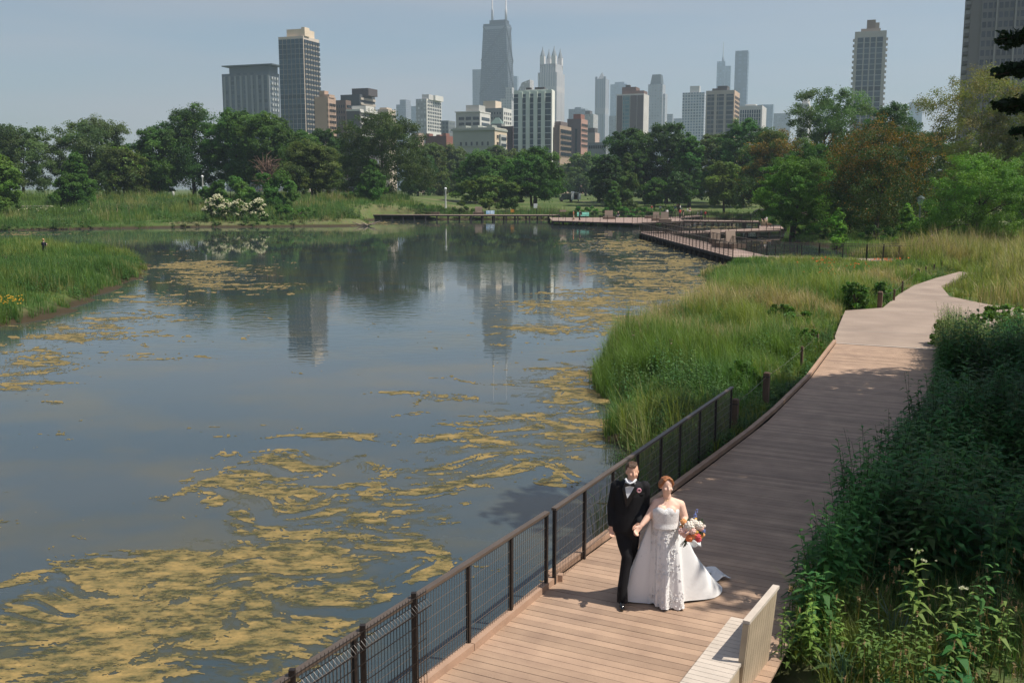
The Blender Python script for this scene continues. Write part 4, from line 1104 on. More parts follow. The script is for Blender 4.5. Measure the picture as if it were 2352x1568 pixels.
forb_field('sunlit_weeds', 'sunlit yellow-green weeds in front of the path fork', rg, x[:3000], y[:3000], 1.0, .17, 24, [(.13, .20, .06), (.10, .18, .05), (.19, .20, .09)], 60, wr=.24)
x, y = scatter(rg, 2.4, 9, 7.8, 13.4, 60000, lambda x, y: free(x, y, 0) & ~leftside(x, y) & in_view(x, y))
m = fbm(x * .9, y * .9, 3, 96) > .36; x, y = x[m], y[m]
grass_field('dry_grass', 'dry straw-coloured and green grass at the lower right corner', rg, x[:22000], y[:22000], .62, .008, 0.0, [1.0, .8, .9, .5, 1.5], 30, bend=1.0, hv=.5, tuft=16)
x, y = scatter(rg, -130, 62, 146, 236, 60000, okE, lambda x, y: .8 * sstep(.42, .6, fbm(x * .08, y * .12, 3, 98)))
forb_field('far_weeds', 'rough leafy weeds spread over the far bank', rg, x[:6000], y[:6000], 1.1, .42, 12, [(.06, .13, .035), (.09, .16, .05), (.05, .11, .04), (.12, .15, .06)], 64, patch=.12, wr=.45)
okS = lambda x, y: in_view(x, y) & (sdist(x, y, ISLE) > .3)
x, y = scatter(rg, -62, -20, 40, 108, 16000, okS, lambda x, y: .9 * sstep(.44, .6, fbm(x * .2, y * .2, 3, 95)))
forb_field('island_forbs', 'leafy green plants on the left bank around the standing woman', rg, x[:5200], y[:5200], .66, .2, 16, [(.06, .14, .035), (.08, .16, .04), (.05, .12, .04)], 62, wr=.32)

# --- individual plants in the sun, lower right
def plant(label, px, py, h, nst, L, nleaf, col, seed, wr=.24, spread=.12, flower=None, name='leafy_plant', group='tall leafy plants at the lower right', drp=.35, zb=-.2):
    rg = rnds(seed); b0 = G(px, py, zb)
    P = np.stack([rg.normal(0, spread, nst), rg.normal(0, spread, nst), np.zeros(nst)], 1)
    hh = h * rg.uniform(.72, 1.05, nst)
    Q, c = forbs(rg, P, hh, np.full(nst, L), nleaf, np.asarray(col), wr, drp=drp, stemc=(.09, .12, .04), stemw=.007)
    e = empty(name, b0, label, 'plant', group)
    k = 2 * nst
    obj('leaves', quads_mesh('leaves', Q[:-k], c[:-k]), e, LEAF); obj('stems', quads_mesh('stems', Q[-k:], c[-k:]), e, LEAF)
    if flower is not None:
        idx = rg.integers(0, nst, 26); Pp = P[idx] + np.stack([rg.normal(0, .03, 26), rg.normal(0, .03, 26), hh[idx] * 1.0], 1)
        Qf = np.concatenate([leaf_quads(Pp, unit(rg, 26), .018, .014, rg) for _ in range(4)])
        obj('flowers', quads_mesh('flowers', Qf, col_var(rg, len(Qf), flower, .1, .02)), e, PETAL)
    return e
plant('tallest bright plant with long toothed leaves, right of centre in the lower right corner', 2140, 1568, 1.55, 3, .26, 26, (.17, .25, .06), 201, flower=(.6, .6, .45), wr=.22)
plant('bright plant just right of the tallest one, slightly shorter', 2212, 1560, 1.30, 2, .25, 22, (.18, .26, .065), 202, wr=.24)
plant('pair of upright pale green stems with small oval leaves near the bench back', 1868, 1545, .95, 3, .12, 24, (.17, .28, .06), 203, wr=.45, spread=.05)
plant('upright stems with oval leaves right of the pale pair', 1900, 1552, .9, 3, .12, 24, (.16, .26, .055), 204, wr=.45, spread=.05)
plant('low leafy plant pressed against the bench back', 1800, 1545, .75, 5, .12, 20, (.13, .21, .045), 205, wr=.3)
plant('leafy sprout against the outer side of the bench near its top', 1808, 1440, .6, 3, .13, 16, (.10, .18, .045), 206, wr=.3)
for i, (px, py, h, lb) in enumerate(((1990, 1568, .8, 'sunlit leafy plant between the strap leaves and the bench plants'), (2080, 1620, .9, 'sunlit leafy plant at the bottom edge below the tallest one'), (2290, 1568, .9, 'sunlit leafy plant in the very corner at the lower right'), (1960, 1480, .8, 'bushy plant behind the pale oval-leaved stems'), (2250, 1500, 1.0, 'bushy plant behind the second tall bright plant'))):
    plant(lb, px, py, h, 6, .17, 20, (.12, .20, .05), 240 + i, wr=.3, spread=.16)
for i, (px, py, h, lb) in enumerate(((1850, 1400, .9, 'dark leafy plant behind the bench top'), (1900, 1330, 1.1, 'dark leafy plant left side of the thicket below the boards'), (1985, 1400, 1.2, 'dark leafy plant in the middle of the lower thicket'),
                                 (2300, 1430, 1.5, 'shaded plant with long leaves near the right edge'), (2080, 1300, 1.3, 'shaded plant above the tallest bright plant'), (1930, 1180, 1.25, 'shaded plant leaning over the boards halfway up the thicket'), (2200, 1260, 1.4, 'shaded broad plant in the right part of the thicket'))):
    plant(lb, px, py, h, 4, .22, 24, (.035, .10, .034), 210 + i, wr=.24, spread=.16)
def strap_plant(label, px, py, n, L, col, seed, zb=-.2, name='iris_plant', wd=.022, cat_='plant'):
    rg = rnds(seed); P = rg.normal(0, .05, (n, 3)) * np.array([1, 1, 0])
    Q, c = blades(P, rg.uniform(.6, 1, n) * L, np.full(n, wd), rg, col_var(rg, n, col, .2, .05), bend=.9)
    o = obj(name, quads_mesh(name, Q, c), None, LEAF); o.location = G(px, py, zb); return tag(o, label, cat_)
strap_plant('clump of wide grey-green strap leaves left of the tallest bright plant', 2060, 1500, 16, .85, (.10, .15, .11), 230, wd=.035)
strap_plant('clump of narrow blue-green blades beside the pale oval-leaved stems', 1930, 1590, 26, .7, (.07, .14, .09), 231, wd=.014)
strap_plant('dark iris clump standing in the water at the tip of the grassy bank', 1378, 862, 30, .75, (.04, .09, .04), 232, zb=WZ - .05, wd=.05)
strap_plant('tuft of long arching green blades on the bank behind the railing', 1625, 1010, 60, .95, (.09, .17, .06), 233, wd=.02)
strap_plant('tuft of arching grass in the bank above the groom', 1540, 1060, 50, .8, (.10, .17, .05), 234, wd=.018)
# seed heads of dry grass
rg = rnds(77); x, y = scatter(rg, 3.4, 7, 8.6, 12.6, 800, lambda x, y: in_view(x, y) & free(x, y, .1) & ~leftside(x, y)); x, y = x[:170], y[:170]
n = len(x); P = np.stack([x, y, height(x, y)], 1); h = rg.uniform(.6, 1.05, n)
Q, c = blades(P, h, np.full(n, .006), rg, col_var(rg, n, (.30, .19, .09), .2, .05), bend=.5)
tips = (Q[n:, 2] + Q[n:, 3]) / 2
hd = [leaf_quads(tips + np.array([0, 0, -.012 * k]) + rg.normal(0, .004, tips.shape), unit(rg, n) * .5 + np.array([0, -.6, .1]), .02, .008, rg) for k in range(6)]
Q = np.concatenate([Q] + hd); c = np.concatenate([c] + [col_var(rg, n, (.36, .24, .13), .2, .05)] * 6)
tag(obj('seeding_grass', quads_mesh('seeding_grass', Q, c), None, LEAF), 'reddish dry grass stems with seed heads at the lower right', 'grass', kind='stuff')
# orange and yellow flowers
def blooms(label, pts, r, n, col, seed, dz=.75, name='wildflowers'):
    rg = rnds(seed); Ps = []
    for px, py in pts:
        b0 = G(px, py, 0); Ps.append(np.array(b0)[None] + rg.normal(0, r, (n, 3)) * np.array([1, 1, .15]) + np.array([0, 0, dz - .2]))
    P = np.concatenate(Ps); s = np.hypot(P[:, 0], P[:, 1]) / 995 * .8
    Q = np.concatenate([leaf_quads(P, unit(rg, len(P)) * .5 + np.array([0, -.5, .6]), s, s * .8, rg) for _ in range(3)])
    tag(obj(name, quads_mesh(name, Q, col_var(rg, len(Q), col, .15, .05)), None, PETAL), label, 'flowers', kind='stuff')
blooms('scattered orange flowers in the grass below the slanting boardwalk', [(1895, 622), (1900, 612), (1880, 618), (1898, 640), (1958, 625), (1958, 632), (2022, 616), (2030, 613), (1900, 648), (2040, 610)], .5, 7, (.55, .13, .02), 301)
blooms('patch of yellow flowers at the left edge of the left bank', [(22, 722), (30, 715), (38, 726), (18, 735)], .35, 12, (.55, .33, .03), 302, .9)
blooms('orange tinted flowers on the crest of the left far meadow', [(300, 462), (318, 463), (335, 461)], 1.5, 14, (.35, .16, .04), 303, 3.6)

# --- the shading tree right of the boardwalk, its crown just outside the frame
def big_tree():
    rg = rnds(401); base = Vector((16.8, 19.5, -.2))
    lob = [(12.6, 15.0, 10.6, 2.1), (13.4, 17.6, 11.0, 2.4), (14.2, 20.6, 11.6, 2.6), (15.4, 23.2, 11.6, 2.4), (16.8, 25.6, 11.2, 2.3), (14.5, 14.8, 9.4, 2.2), (17, 17, 12.6, 3.0), (18.5, 21, 13, 3.2), (16.5, 19.5, 9.4, 2.6),
           (12.1, 13.3, 10.6, 1.6), (19.5, 24.5, 11, 2.6), (21, 18.5, 11.5, 2.6), (12.2, 18.6, 12.2, 1.5), (13.8, 22.4, 13.2, 1.6), (18.2, 14.6, 10.5, 2.2), (15.5, 16.5, 13.2, 2.2), (20.2, 15.5, 10.6, 2.3), (18.8, 27.2, 10.8, 2.0), (22.5, 22, 10.5, 2.4), (12.0, 15.6, 11.6, 1.5)]
    lob = [(a_, b_ - 1.9, c_, d_) for a_, b_, c_, d_ in lob] + [(11.2, 11.6, 10.6, 1.7), (10.4, 14.2, 11.6, 1.3), (11.3, 12.8, 11.6, 1.5), (9.9, 16.2, 12.6, 1.3)]
    Cn = np.array([l_[:3] for l_ in lob]) - np.array(base); Rr = np.array([l_[3] for l_ in lob])
    Q, c = crown_mesh(rg, Cn, Rr * 1.12, 90000, .34, (.03, .06, .02), flat=.85, nstray=.35)
    Wm = Q.mean(1) + np.array(base); f = Wm[:, 1] * cp - (Wm[:, 2] - CAM_H) * sp
    e = empty('shade_tree', base, 'dark tree at the right edge, branch tips reaching into view before the large tower', 'tree')
    obj('crown', quads_mesh('crown', Q, c), e, LEAF)
    mb = trunk_mb(rg, 13, .32, Cn, Rr, 8.5, 4.5, 14)
    # branches reaching to the left, with drooping sprays of leaves
    SQ = []; SC_ = []
    for (px, py, Yd, r) in ((2322, 86, 20, .34), (2346, 96, 20, .4), (2308, 168, 20, .30), (2335, 158, 20, .32), (2300, 240, 20.5, .24), (2330, 244, 20.5, .34), (2352, 236, 20.5, .42), (2345, 305, 20.5, .25)):
        p = AT(px, py, Yd) - base
        mb.tube([Vector((-.5, 0, 6.0 + (p.z - 6) * .3)), Vector((p.x * .55, p.y * .6, p.z - .3)), p + Vector((.3, 0, .05)), p + Vector((-r, 0, -.06))], [.09, .05, .022, .006], 5)
        q, cc = crown_mesh(rg, np.array([list(p), list(p + Vector((.35, .1, .02)))]), np.array([r * .85, r * .8]), 420, .11, (.022, .045, .018), flat=.45, hvar=.1)
        SQ.append(q); SC_.append(cc)
    mb.build('trunk', BARK, e)
    obj('branch_tips', quads_mesh('branch_tips', np.concatenate(SQ), np.concatenate(SC_)), e, LEAF)
big_tree()
# ------------------------------------------------------------------ skyline
TH = R(20)
UL = Vector((-math.cos(TH), math.sin(TH), 0))     # along the camera-facing face, towards the left
UR = Vector((math.sin(TH), math.cos(TH), 0))      # along the right-hand face, going back
NF = Vector((-math.sin(TH), -math.cos(TH), 0))
NR = Vector((math.cos(TH), -math.sin(TH), 0))
def rat(px, py):
    d = ray(px, py); return d[0] / d[1]
class Bld:
    """a block with its visible corner at px xc, faces reaching px xl and xr; lengths in metres"""
    def __init__(s, name, label, D, xl, xc, xr, top, m, group=None, cat='building', base=350, parent=None, depth=None):
        rc = rat(xc, top); s.D = D
        Cx = rc * D
        a = (Cx - rat(xl, top) * D) / (math.cos(TH) + rat(xl, top) * math.sin(TH))
        if xr is not None and xr > xc + .5:
            rr = rat(xr, top); q = math.sin(TH) - rr * math.cos(TH)
            b = (rr * D - Cx) / q if q > .02 else 25
            b = min(b, 60)
        else: b = depth or a * .8
        s.a, s.b = a, b; s.H = AT(xc, top, D).z
        s.zv = max(2, AT(xc, base, D).z)
        s.C = Vector((Cx, D, 0))
        if name:
            s.e = empty(name, s.C, label, cat, group, rz=0)
            s.e.rotation_euler = (0, 0, -TH)
        # local axes: +x along right... local frame: x' = -UL (to the right along the front), y' = UR
        s.m = m
        if m is not None:
            mb = MB(); mb.box((-a / 2, b / 2, s.H / 2 - 1), (a, b, s.H + 2)); s.wall = mb.build('wall', m, s.e)
    def box(s, name, x0, x1, y0, y1, z0, z1, m, parent=None):
        mb = MB(); mb.box(((x0 + x1) / 2, (y0 + y1) / 2, (z0 + z1) / 2), (x1 - x0, y1 - y0, z1 - z0))
        return mb.build(name, m, parent or s.e)
    def xat(s, px, py):
        """local x on the front face for a pixel column"""
        r = rat(px, py)
        # point C + UL*t with ratio r
        t = (s.C.x - r * s.C.y) / (math.cos(TH) + r * math.sin(TH)); return -t
    def zat(s, py, px=None):
        return AT(1176, py, s.D).z
    def pent(s, name, pl, pr, top, m, y0=.15, y1=.85, z0=None, py=None):
        py = py or top
        yl = s.b * y0; c_, s_ = math.cos(TH), math.sin(TH)
        X_ = lambda r: (r * s.C.y + r * yl * c_ - s.C.x - yl * s_) / (c_ + r * s_)
        x0, x1 = X_(rat(pl, py)), X_(rat(pr, py)); z1 = AT(1176, top, s.D + yl * c_).z
        return s.box(name, x0, x1, yl, s.b * y1, z0 if z0 is not None else s.H - .5, z1, m)
    def grid(s, face, x0, x1, nx, z0, z1, fh, wf, hf, m, name='window', maxn=100, pr=.12, sides=None):
        """panes set on a face; individual objects sharing one mesh, the largest-showing ones first"""
        if face == 'R': pr = max(pr, .85)
        cw = (x1 - x0) / nx; n = int((z1 - z0) / fh)
        w = cw * wf; h = fh * hf
        if face == 'F': mb = MB(); mb.box((0, -pr / 2 + .02, 0), (w, pr, h))
        else: mb = MB(); mb.box((pr / 2 - .02, 0, 0), (pr, w, h))
        me = mb.mesh(name); me.materials.append(m)
        rest = MB(); cnt = 0
        for j in range(n):
            zc = z1 - (j + .5) * fh
            for i in range(nx):
                c = x0 + (i + .5) * cw
                loc = (c, 0, zc) if face == 'F' else (0, c, zc)
                if cnt < maxn:
                    o = bpy.data.objects.new(name, me); COL.objects.link(o); o.parent = s.e; o.location = loc; cnt += 1
                else:
                    rest.box((loc[0] + (pr / 2 - .02 if face != 'F' else 0), loc[1] + (-pr / 2 + .02 if face == 'F' else 0), zc), (w, pr, h) if face == 'F' else (pr, w, h))
        if rest.v: tag(rest.build(name, m, s.e), kind='stuff')
        s.left = maxn - cnt
GLD = mat('dark_window_glass', (.022, .034, .045), .12, .3, .15, spec=.7)
GLB = mat('blue_window_glass', (.03, .055, .075), .12, .3, .15, spec=.8)
GLW = mat('brown_window_glass', (.05, .045, .042), .3, .3, .15)
def wall(name, r, g, b_): return mat(name, lin(r, g, b_), .85, .07, .08)
# 1 grey office block with flat overhanging roof
m = facademat('grey_office_facade', (.13, .15, .165), (.05, .07, .09), 6.2, 3.6, .58, .72, gr=.3)
B = Bld('office_building', 'wide grey office block with a flat overhanging roof slab, leftmost of the skyline', 800, 509, 617, 641, 166, m, base=270)
B.pent('penthouse', 526, 617, 151, mat('grey_louvre', (.10, .125, .145), .7), .05, .9)
B.box('roof_slab', B.xat(514, 150), B.xat(622, 150) + 3, -3, B.b * 1.1, B.zat(150), B.zat(147.5), mat('grey_slab', (.09, .11, .12), .6))
mt_ = mat('pale_pilaster', (.24, .26, .27), .8)
for k in range(9):
    x = B.xat(515 + k * 12.6, 170); B.box('pilaster', x - .9, x + .9, -.5, 0, 2, B.H - 2, mt_)
B.grid('R', 2, B.b - 2, 3, B.zat(262), B.zat(172), 4.1, .45, .45, mat('pale_panel', (.4, .42, .42), .7), name='facade_panel')
# 2 grid tower
m = wall('cream_concrete', 196, 184, 170)
B = Bld('residential_tower', 'tall tower with dark glass left face and cream gridded right face', 640, 639, 696, 732.5, 82.5, m, base=316)
x0, x1 = -B.a, 0
MB_ = facademat('tower_bay_glass', (.16, .19, .21), (.02, .045, .062), 40, 3.05, 1.01, .86, gr=.12)
for k in range(6):
    c = x0 + (k + .5) * B.a / 6; w = B.a / 6 * .88
    B.box('window_bay', c - w / 2, c + w / 2, -.15, .1, 4, B.H - 1.6, MB_)
B.grid('R', .25, B.b - .2, 6, B.zv, B.H - 1.6, 3.05, .70, .66, GLD, maxn=90)
B.pent('penthouse', 658, 696, 66, wall('cream_block', 214, 196, 172), .1, .8)
B.box('lift_block', B.xat(690, 64) , B.xat(696, 64) + .5, B.b * .05, B.b * .35, B.H, B.zat(62), wall('cream_block', 214, 196, 172))
# 3-7 beige and brown blocks
tan = wall('tan_brick', 176, 150, 130); brown = wall('brown_brick', 116, 98, 88); beige = wall('beige_stone', 188, 174, 156); white = wall('white_panel', 205, 203, 196); dark = wall('dark_brick', 84, 82, 82)
B = Bld('apartment_building', 'tan brick apartment block with stepped top, right beside the gridded tower', 600, 722, 753, 771, 222, tan, base=310)
B.grid('R', 1, B.b - 1, 4, B.zv, B.H - 3, 3.3, .35, .5, GLW, maxn=60); B.grid('F', -B.a + 10, -1, 3, B.zv, B.H - 3, 3.3, .35, .5, GLW, maxn=20)
B.pent('stepped_top', 734, 745, 208, tan, .1, .6); B.pent('upper_storey', 734, 756, 217, tan, .1, .8)
B = Bld('apartment_building', 'brown brick block in shade behind the great oak', 620, 768, 794, 806, 230, brown, base=300)
B.grid('F', -B.a + 1, -.5, 4, B.zv, B.H - 2, 3.4, .4, .5, GLD, maxn=40); B.grid('R', .5, B.b - .5, 3, B.zv, B.H - 2, 3.4, .4, .5, GLD, maxn=30)
B = Bld('apartment_building', 'dark slab-sided block with pale balcony bands and rooftop box', 700, 782, 826, 861, 217, wall('dark_blank_wall', 72, 76, 80), base=262)
for k in range(12):
    z = B.H - 2 - k * 3.3; B.box('balcony_band', 0, .8, .5, B.b - .5, z - 1.5, z, wall('balcony_concrete', 178, 168, 154))
B.pent('penthouse', 808, 846, 203, wall('dark_roof_box', 78, 72, 72), .2, .8)
B = Bld('modern_building', 'low modern block with dark front and white right side and roof box', 590, 795, 826, 866, 254, dark, base=290)
for k in range(5): B.box('balcony_band', 0, .5, .3, B.b - .3, B.H - 1.0 - k * 3.4, B.H - k * 3.4, white)
B.box('roof_parapet', -B.a, .3, -.2, B.b, B.H - .2, B.H + .8, white)
B.pent('roof_box', 808, 840, 243, white, .2, .7)
B = Bld('apartment_building', 'beige block between the great oak and the hazy blue tower', 700, 867, 892, 909, 251, beige, base=280)
B.grid('R', .5, B.b - .5, 5, B.zv, B.H - 3, 3.4, .5, .5, GLW, maxn=40); B.grid('F', -B.a + 1, -1, 4, B.zv, B.H - 3, 3.4, .3, .45, GLW, maxn=40)
B.pent('penthouse', 872, 888, 247, beige)
# hazy towers: facade pattern in the wall material
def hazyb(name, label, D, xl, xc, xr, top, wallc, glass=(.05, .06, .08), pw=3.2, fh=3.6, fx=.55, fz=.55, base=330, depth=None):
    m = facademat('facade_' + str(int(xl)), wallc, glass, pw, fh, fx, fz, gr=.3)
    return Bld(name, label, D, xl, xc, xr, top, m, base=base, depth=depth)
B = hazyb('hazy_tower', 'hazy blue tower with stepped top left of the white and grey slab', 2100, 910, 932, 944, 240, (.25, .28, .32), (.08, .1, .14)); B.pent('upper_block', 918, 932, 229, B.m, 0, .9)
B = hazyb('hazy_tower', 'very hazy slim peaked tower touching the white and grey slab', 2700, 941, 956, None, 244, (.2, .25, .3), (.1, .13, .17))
B = hazyb('apartment_building', 'white slab tower with plain grey left wall and window columns at the right', 960, 955, 979, 1013, 227, (.38, .38, .38), (.38, .38, .38), base=306)
B.grid('R', 1, B.b - 1, 8, B.zv, B.H - 1, 3.2, .5, .6, GLD, maxn=100)
B.box('wall_face', -.01, .35, -.2, B.b, 2, B.H, white); B.pent('penthouse', 969, 985, 217, wall('pale_box', 190, 188, 184), .1, .5); B.pent('penthouse', 985, 1000, 219, white, .4, .95, py=222)
B = hazyb('apartment_building', 'small grey-green roofed block behind the brick houses', 900, 1013, 1030, 1046, 277, (.16, .18, .18)); 
B = hazyb('apartment_building', 'tan low block peeking over the oak right shoulder', 560, 946, 961, 974, 305, (.36, .28, .22), (.1, .08, .07), 2.6, 3.2, .35, .5)
red = wall('red_brick', 138, 94, 82); 
B = Bld('brick_house', 'low red brick building with several roof blocks, left of the pale mansion block', 540, 977, 1024, 1041, 312, wall('shaded_brick', 104, 78, 74), base=345)  # front brick colour darkened and greyed, shade put into it
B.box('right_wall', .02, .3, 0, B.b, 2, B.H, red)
for a_, c_, t_ in ((978, 986, 306), (1002, 1010, 309), (1016, 1024, 306)): B.pent('chimney_block', a_, c_, t_, red, 0, .5)
# 14 mansion block
ms = wall('shaded_pale_stone', 152, 156, 148)  # front colour carries the shade; the right wall gets a sunlit copy
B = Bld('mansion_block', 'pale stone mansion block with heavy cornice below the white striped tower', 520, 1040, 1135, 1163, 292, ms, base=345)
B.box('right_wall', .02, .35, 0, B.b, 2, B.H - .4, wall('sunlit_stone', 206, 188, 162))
B.box('cornice', -B.a - .8, .8, -.9, B.b, B.H - 1.6, B.H - .6, ms)
B.box('string_course', -B.a - .3, .3, -.4, 0, B.H - 9.6, B.H - 9.2, ms)
B.grid('F', -B.a + 3, -2, 6, B.zat(318), B.zat(302), 3.6, .3, .72, GLD, maxn=40); B.grid('F', -B.a + 3, -2, 6, B.zat(344), B.zat(322), 3.6, .34, .6, GLD, maxn=40)
B.grid('R', 2, B.b - 1, 6, B.zv, B.H - 3, 3.5, .4, .5, GLW, maxn=20)
for a_, c_ in ((1058, 1070), (1084, 1098), (1118, 1130)): B.pent('roof_pavilion', a_, c_, 287, ms, .1, .5)
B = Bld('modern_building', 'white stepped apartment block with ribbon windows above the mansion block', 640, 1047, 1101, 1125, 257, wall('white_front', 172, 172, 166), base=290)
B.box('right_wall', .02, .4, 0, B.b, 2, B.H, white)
for k in range(4):
    z = B.H - 3 - k * 3.4
    for a_, c_ in ((1054, 1066), (1070, 1082), (1086, 1100)): B.box('window', B.xat(a_, 265), B.xat(c_, 265), -.15, .1, z - 1.9, z, GLD)
    B.box('window', .3, .6, B.b * .15, B.b * .9, z - 1.9, z, GLD)
B.box('roof_slab', -B.a - .5, .7, -.6, B.b, B.H - .2, B.H + .5, white); B.pent('roof_box', 1070, 1100, 241, wall('white_front', 172, 172, 166), .2, .8)
B = Bld('apartment_building', 'grey block with white windowed end behind the stepped white one', 760, 1105, 1155, 1174, 248, wall('grey_stone', 132, 132, 130), base=290)
B.box('right_wall', .02, .4, 0, B.b, 2, B.H, white); B.grid('R', .5, B.b - .5, 4, B.zv, B.H - 2, 3.4, .35, .5, GLD, maxn=60); B.grid('F', -B.a + 1, -1, 7, B.zv, B.H - 2, 3.6, .4, .45, GLD, maxn=40)
B.pent('roof_box', 1110, 1138, 231, wall('cream_block', 214, 196, 172), .1, .8)
B = Bld('copper_roof_building', 'green copper mansard roof rising behind the mansion block', 600, 1126, 1152, None, 284, wall('grey_stone', 132, 132, 130), base=330)
cop = mat('green_copper', (.12, .18, .155), .6)
mb = MB(); x0, x1 = -B.a, 0; zz0, zz1 = B.H, B.zat(268)
vs = [(x0, 0, zz0), (x1, 0, zz0), (x1, B.b, zz0), (x0, B.b, zz0), (x0 + 2.5, 3, zz1), (x1 - 3, 3, zz1), (x1 - 3, B.b - 3, zz1), (x0 + 2.5, B.b - 3, zz1)]
mb.add(vs, [(0, 1, 5, 4), (1, 2, 6, 5), (2, 3, 7, 6), (3, 0, 4, 7), (4, 5, 6, 7)]); mb.build('mansard_roof', cop, B.e)
B = Bld('apartment_building', 'dark brown block in the shadow left of the white striped tower', 575, 1150, 1178, None, 290, wall('dark_brown', 74, 62, 62), base=345)
B = Bld('apartment_building', 'short white balconied block at the right end of the mansion block', 505, 1146, 1150, 1163, 309, wall('white_front', 172, 172, 166), base=345)
for k in range(6): B.box('window', .0, .3, B.b * .1, B.b * .95, B.H - 2.6 - k * 3.2, B.H - 1.2 - k * 3.2, GLD)
# 17 tapering black tower
B = Bld('tapered_skyscraper', None, 2100, 1110, 1161.5, 1173, 53, None, base=240)
B.e['label'] = 'giant dark tapering skyscraper with two white masts, tallest of the skyline'; B.e['category'] = 'skyscraper'
a, b_, Hh = B.a, B.b, B.H
hm_ = facademat('black_steel_facade', (.040, .052, .066), (.075, .09, .105), 3.4, 3.9, .6, .5, gr=.35)
f0 = 1.62; za = 0
def corner(z, sx, sy):
    q = (1 - z / Hh) * .88
    cx, cy = -a / 2, b_ / 2
    return (cx + sx * (a / 2) * (1 + q * .82), cy + sy * (b_ / 2) * (1 + q * .55), z)
mb = MB(); vs = [corner(z, sx, sy) for z in (-2, Hh) for sx, sy in ((-1, -1), (1, -1), (1, 1), (-1, 1))]
mb.add(vs, [(0, 1, 5, 4), (1, 2, 6, 5), (2, 3, 7, 6), (3, 0, 4, 7), (4, 5, 6, 7)]); mb.build('shaft', hm_, B.e)
steel = mat('dark_steel', (.035, .042, .05), .5)
for sx, sy, sx2, sy2, lb in ((-1, -1, 1, -1, 'F'), (1, -1, 1, 1, 'R')):
    zs = np.linspace(0, Hh * .985, 6)
    for z0, z1 in zip(zs[:-1], zs[1:]):
        mb = MB()
        for s0, s1 in (((sx, sy), (sx2, sy2)), ((sx2, sy2), (sx, sy))):
            p = Vector(corner(z0, *s0)); q = Vector(corner(z1, *s1)); mb.beam(p + Vector((.3 if lb == 'R' else 0, -.3 if lb == 'F' else 0, 0)), q + Vector((.3 if lb == 'R' else 0, -.3 if lb == 'F' else 0, 0)), 2.2, 2.2)
        mb.build('cross_bracing', steel, B.e)
B.box('top_band', -a - .4, .4, -.4, b_ + .4, Hh - 11, Hh - 5, mat('pale_band', (.16, .19, .21), .6))
B.box('crown', B.xat(1123, 46), B.xat(1160, 46), b_ * .1, b_ * .8, Hh, B.zat(44.5), steel)
mastm = mat('white_mast', (.5, .49, .5), .6)
for px in (1126, 1157.5):
    x = B.xat(px, 44); mb = MB(); z0 = B.zat(45); mb.lathe([(2.6, z0), (2.6, z0 + 22), (1.6, z0 + 23), (1.6, z0 + 45), (.8, z0 + 46), (.6, z0 + 100)], (x, b_ * .4, 0), 8); mb.build('antenna_mast', mastm, B.e)
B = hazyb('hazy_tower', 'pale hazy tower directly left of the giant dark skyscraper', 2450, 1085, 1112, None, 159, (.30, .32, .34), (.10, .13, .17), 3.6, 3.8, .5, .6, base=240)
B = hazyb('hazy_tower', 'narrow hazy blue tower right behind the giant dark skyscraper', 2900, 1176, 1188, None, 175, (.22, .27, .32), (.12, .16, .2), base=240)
B = hazyb('art_deco_tower', 'white stone tower with set-back top below the giant skyscraper', 1500, 1149, 1175, 1182, 226, (.45, .45, .44), (.15, .16, .18), 4, 4, .4, .5, base=290)
B.pent('upper_tower', 1161, 1176, 201, B.m, .1, .8); B.pent('upper_storeys', 1160, 1178, 215, B.m, .05, .9)
# slanted roof
B = hazyb('slant_roof_tower', 'tower with a slanting roof just behind the white striped tower', 1150, 1190, 1217, 1226, 207, (.42, .41, .41), (.42, .41, .41), base=220)
mb = MB(); x0 = -B.a; z0 = B.H; z1 = B.zat(183)
vs = [(x0, 0, z0), (0, 0, z0), (0, 0, z1), (x0 + B.a * .32, 0, z1 - 3), (x0, B.b, z0), (0, B.b, z0), (0, B.b, z1), (x0 + B.a * .32, B.b, z1 - 3)]
mb.add(vs, [(0, 1, 2, 3), (7, 6, 5, 4), (0, 3, 7, 4), (3, 2, 6, 7), (1, 5, 6, 2)]); mb.build('sloped_top', B.m, B.e)
# 23 white striped tower
wm_ = wall('pale_green_white', 196, 206, 196)
B = Bld('striped_tower', 'white tower with five dark window strips standing in the centre of the skyline', 560, 1180, 1267.5, 1273, 209, wm_, base=352, depth=20)
xs = [B.xat(p, 215) for p in (1180, 1191, 1200.5, 1208.5, 1217.5, 1226, 1235, 1243.5, 1252.5, 1266.5)]
gs = facademat('strip_glass', (.34, .38, .38), (.03, .052, .07), 50, 3.25, 1.01, .86, gr=.15)
for k in range(5):
    o = B.box('window_strip', xs[2 * k], xs[2 * k + 1], -.12, .1, 4, B.H - 1.2, gs)
for k in range(4): B.box('pier', xs[2 * k + 1] + .02, xs[2 * k + 2] - .02, -.7, 0, 3, B.H, wm_)
B.box('right_edge', xs[9] + .02, .4, -.7, B.b, 3, B.H + .3, wall('white_edge', 226, 224, 214))
B.box('roof_slab', -B.a, -.2, 0, B.b, B.H, B.H + .8, wm_)
for a_, c_ in ((1208, 1219), (1228, 1250)): B.pent('roof_plant', a_, c_, 199.5, wall('dark_roof_box', 78, 72, 72), .2, .7)
B.pent('roof_storey', 1204, 1256, 204.5, white, .15, .85)
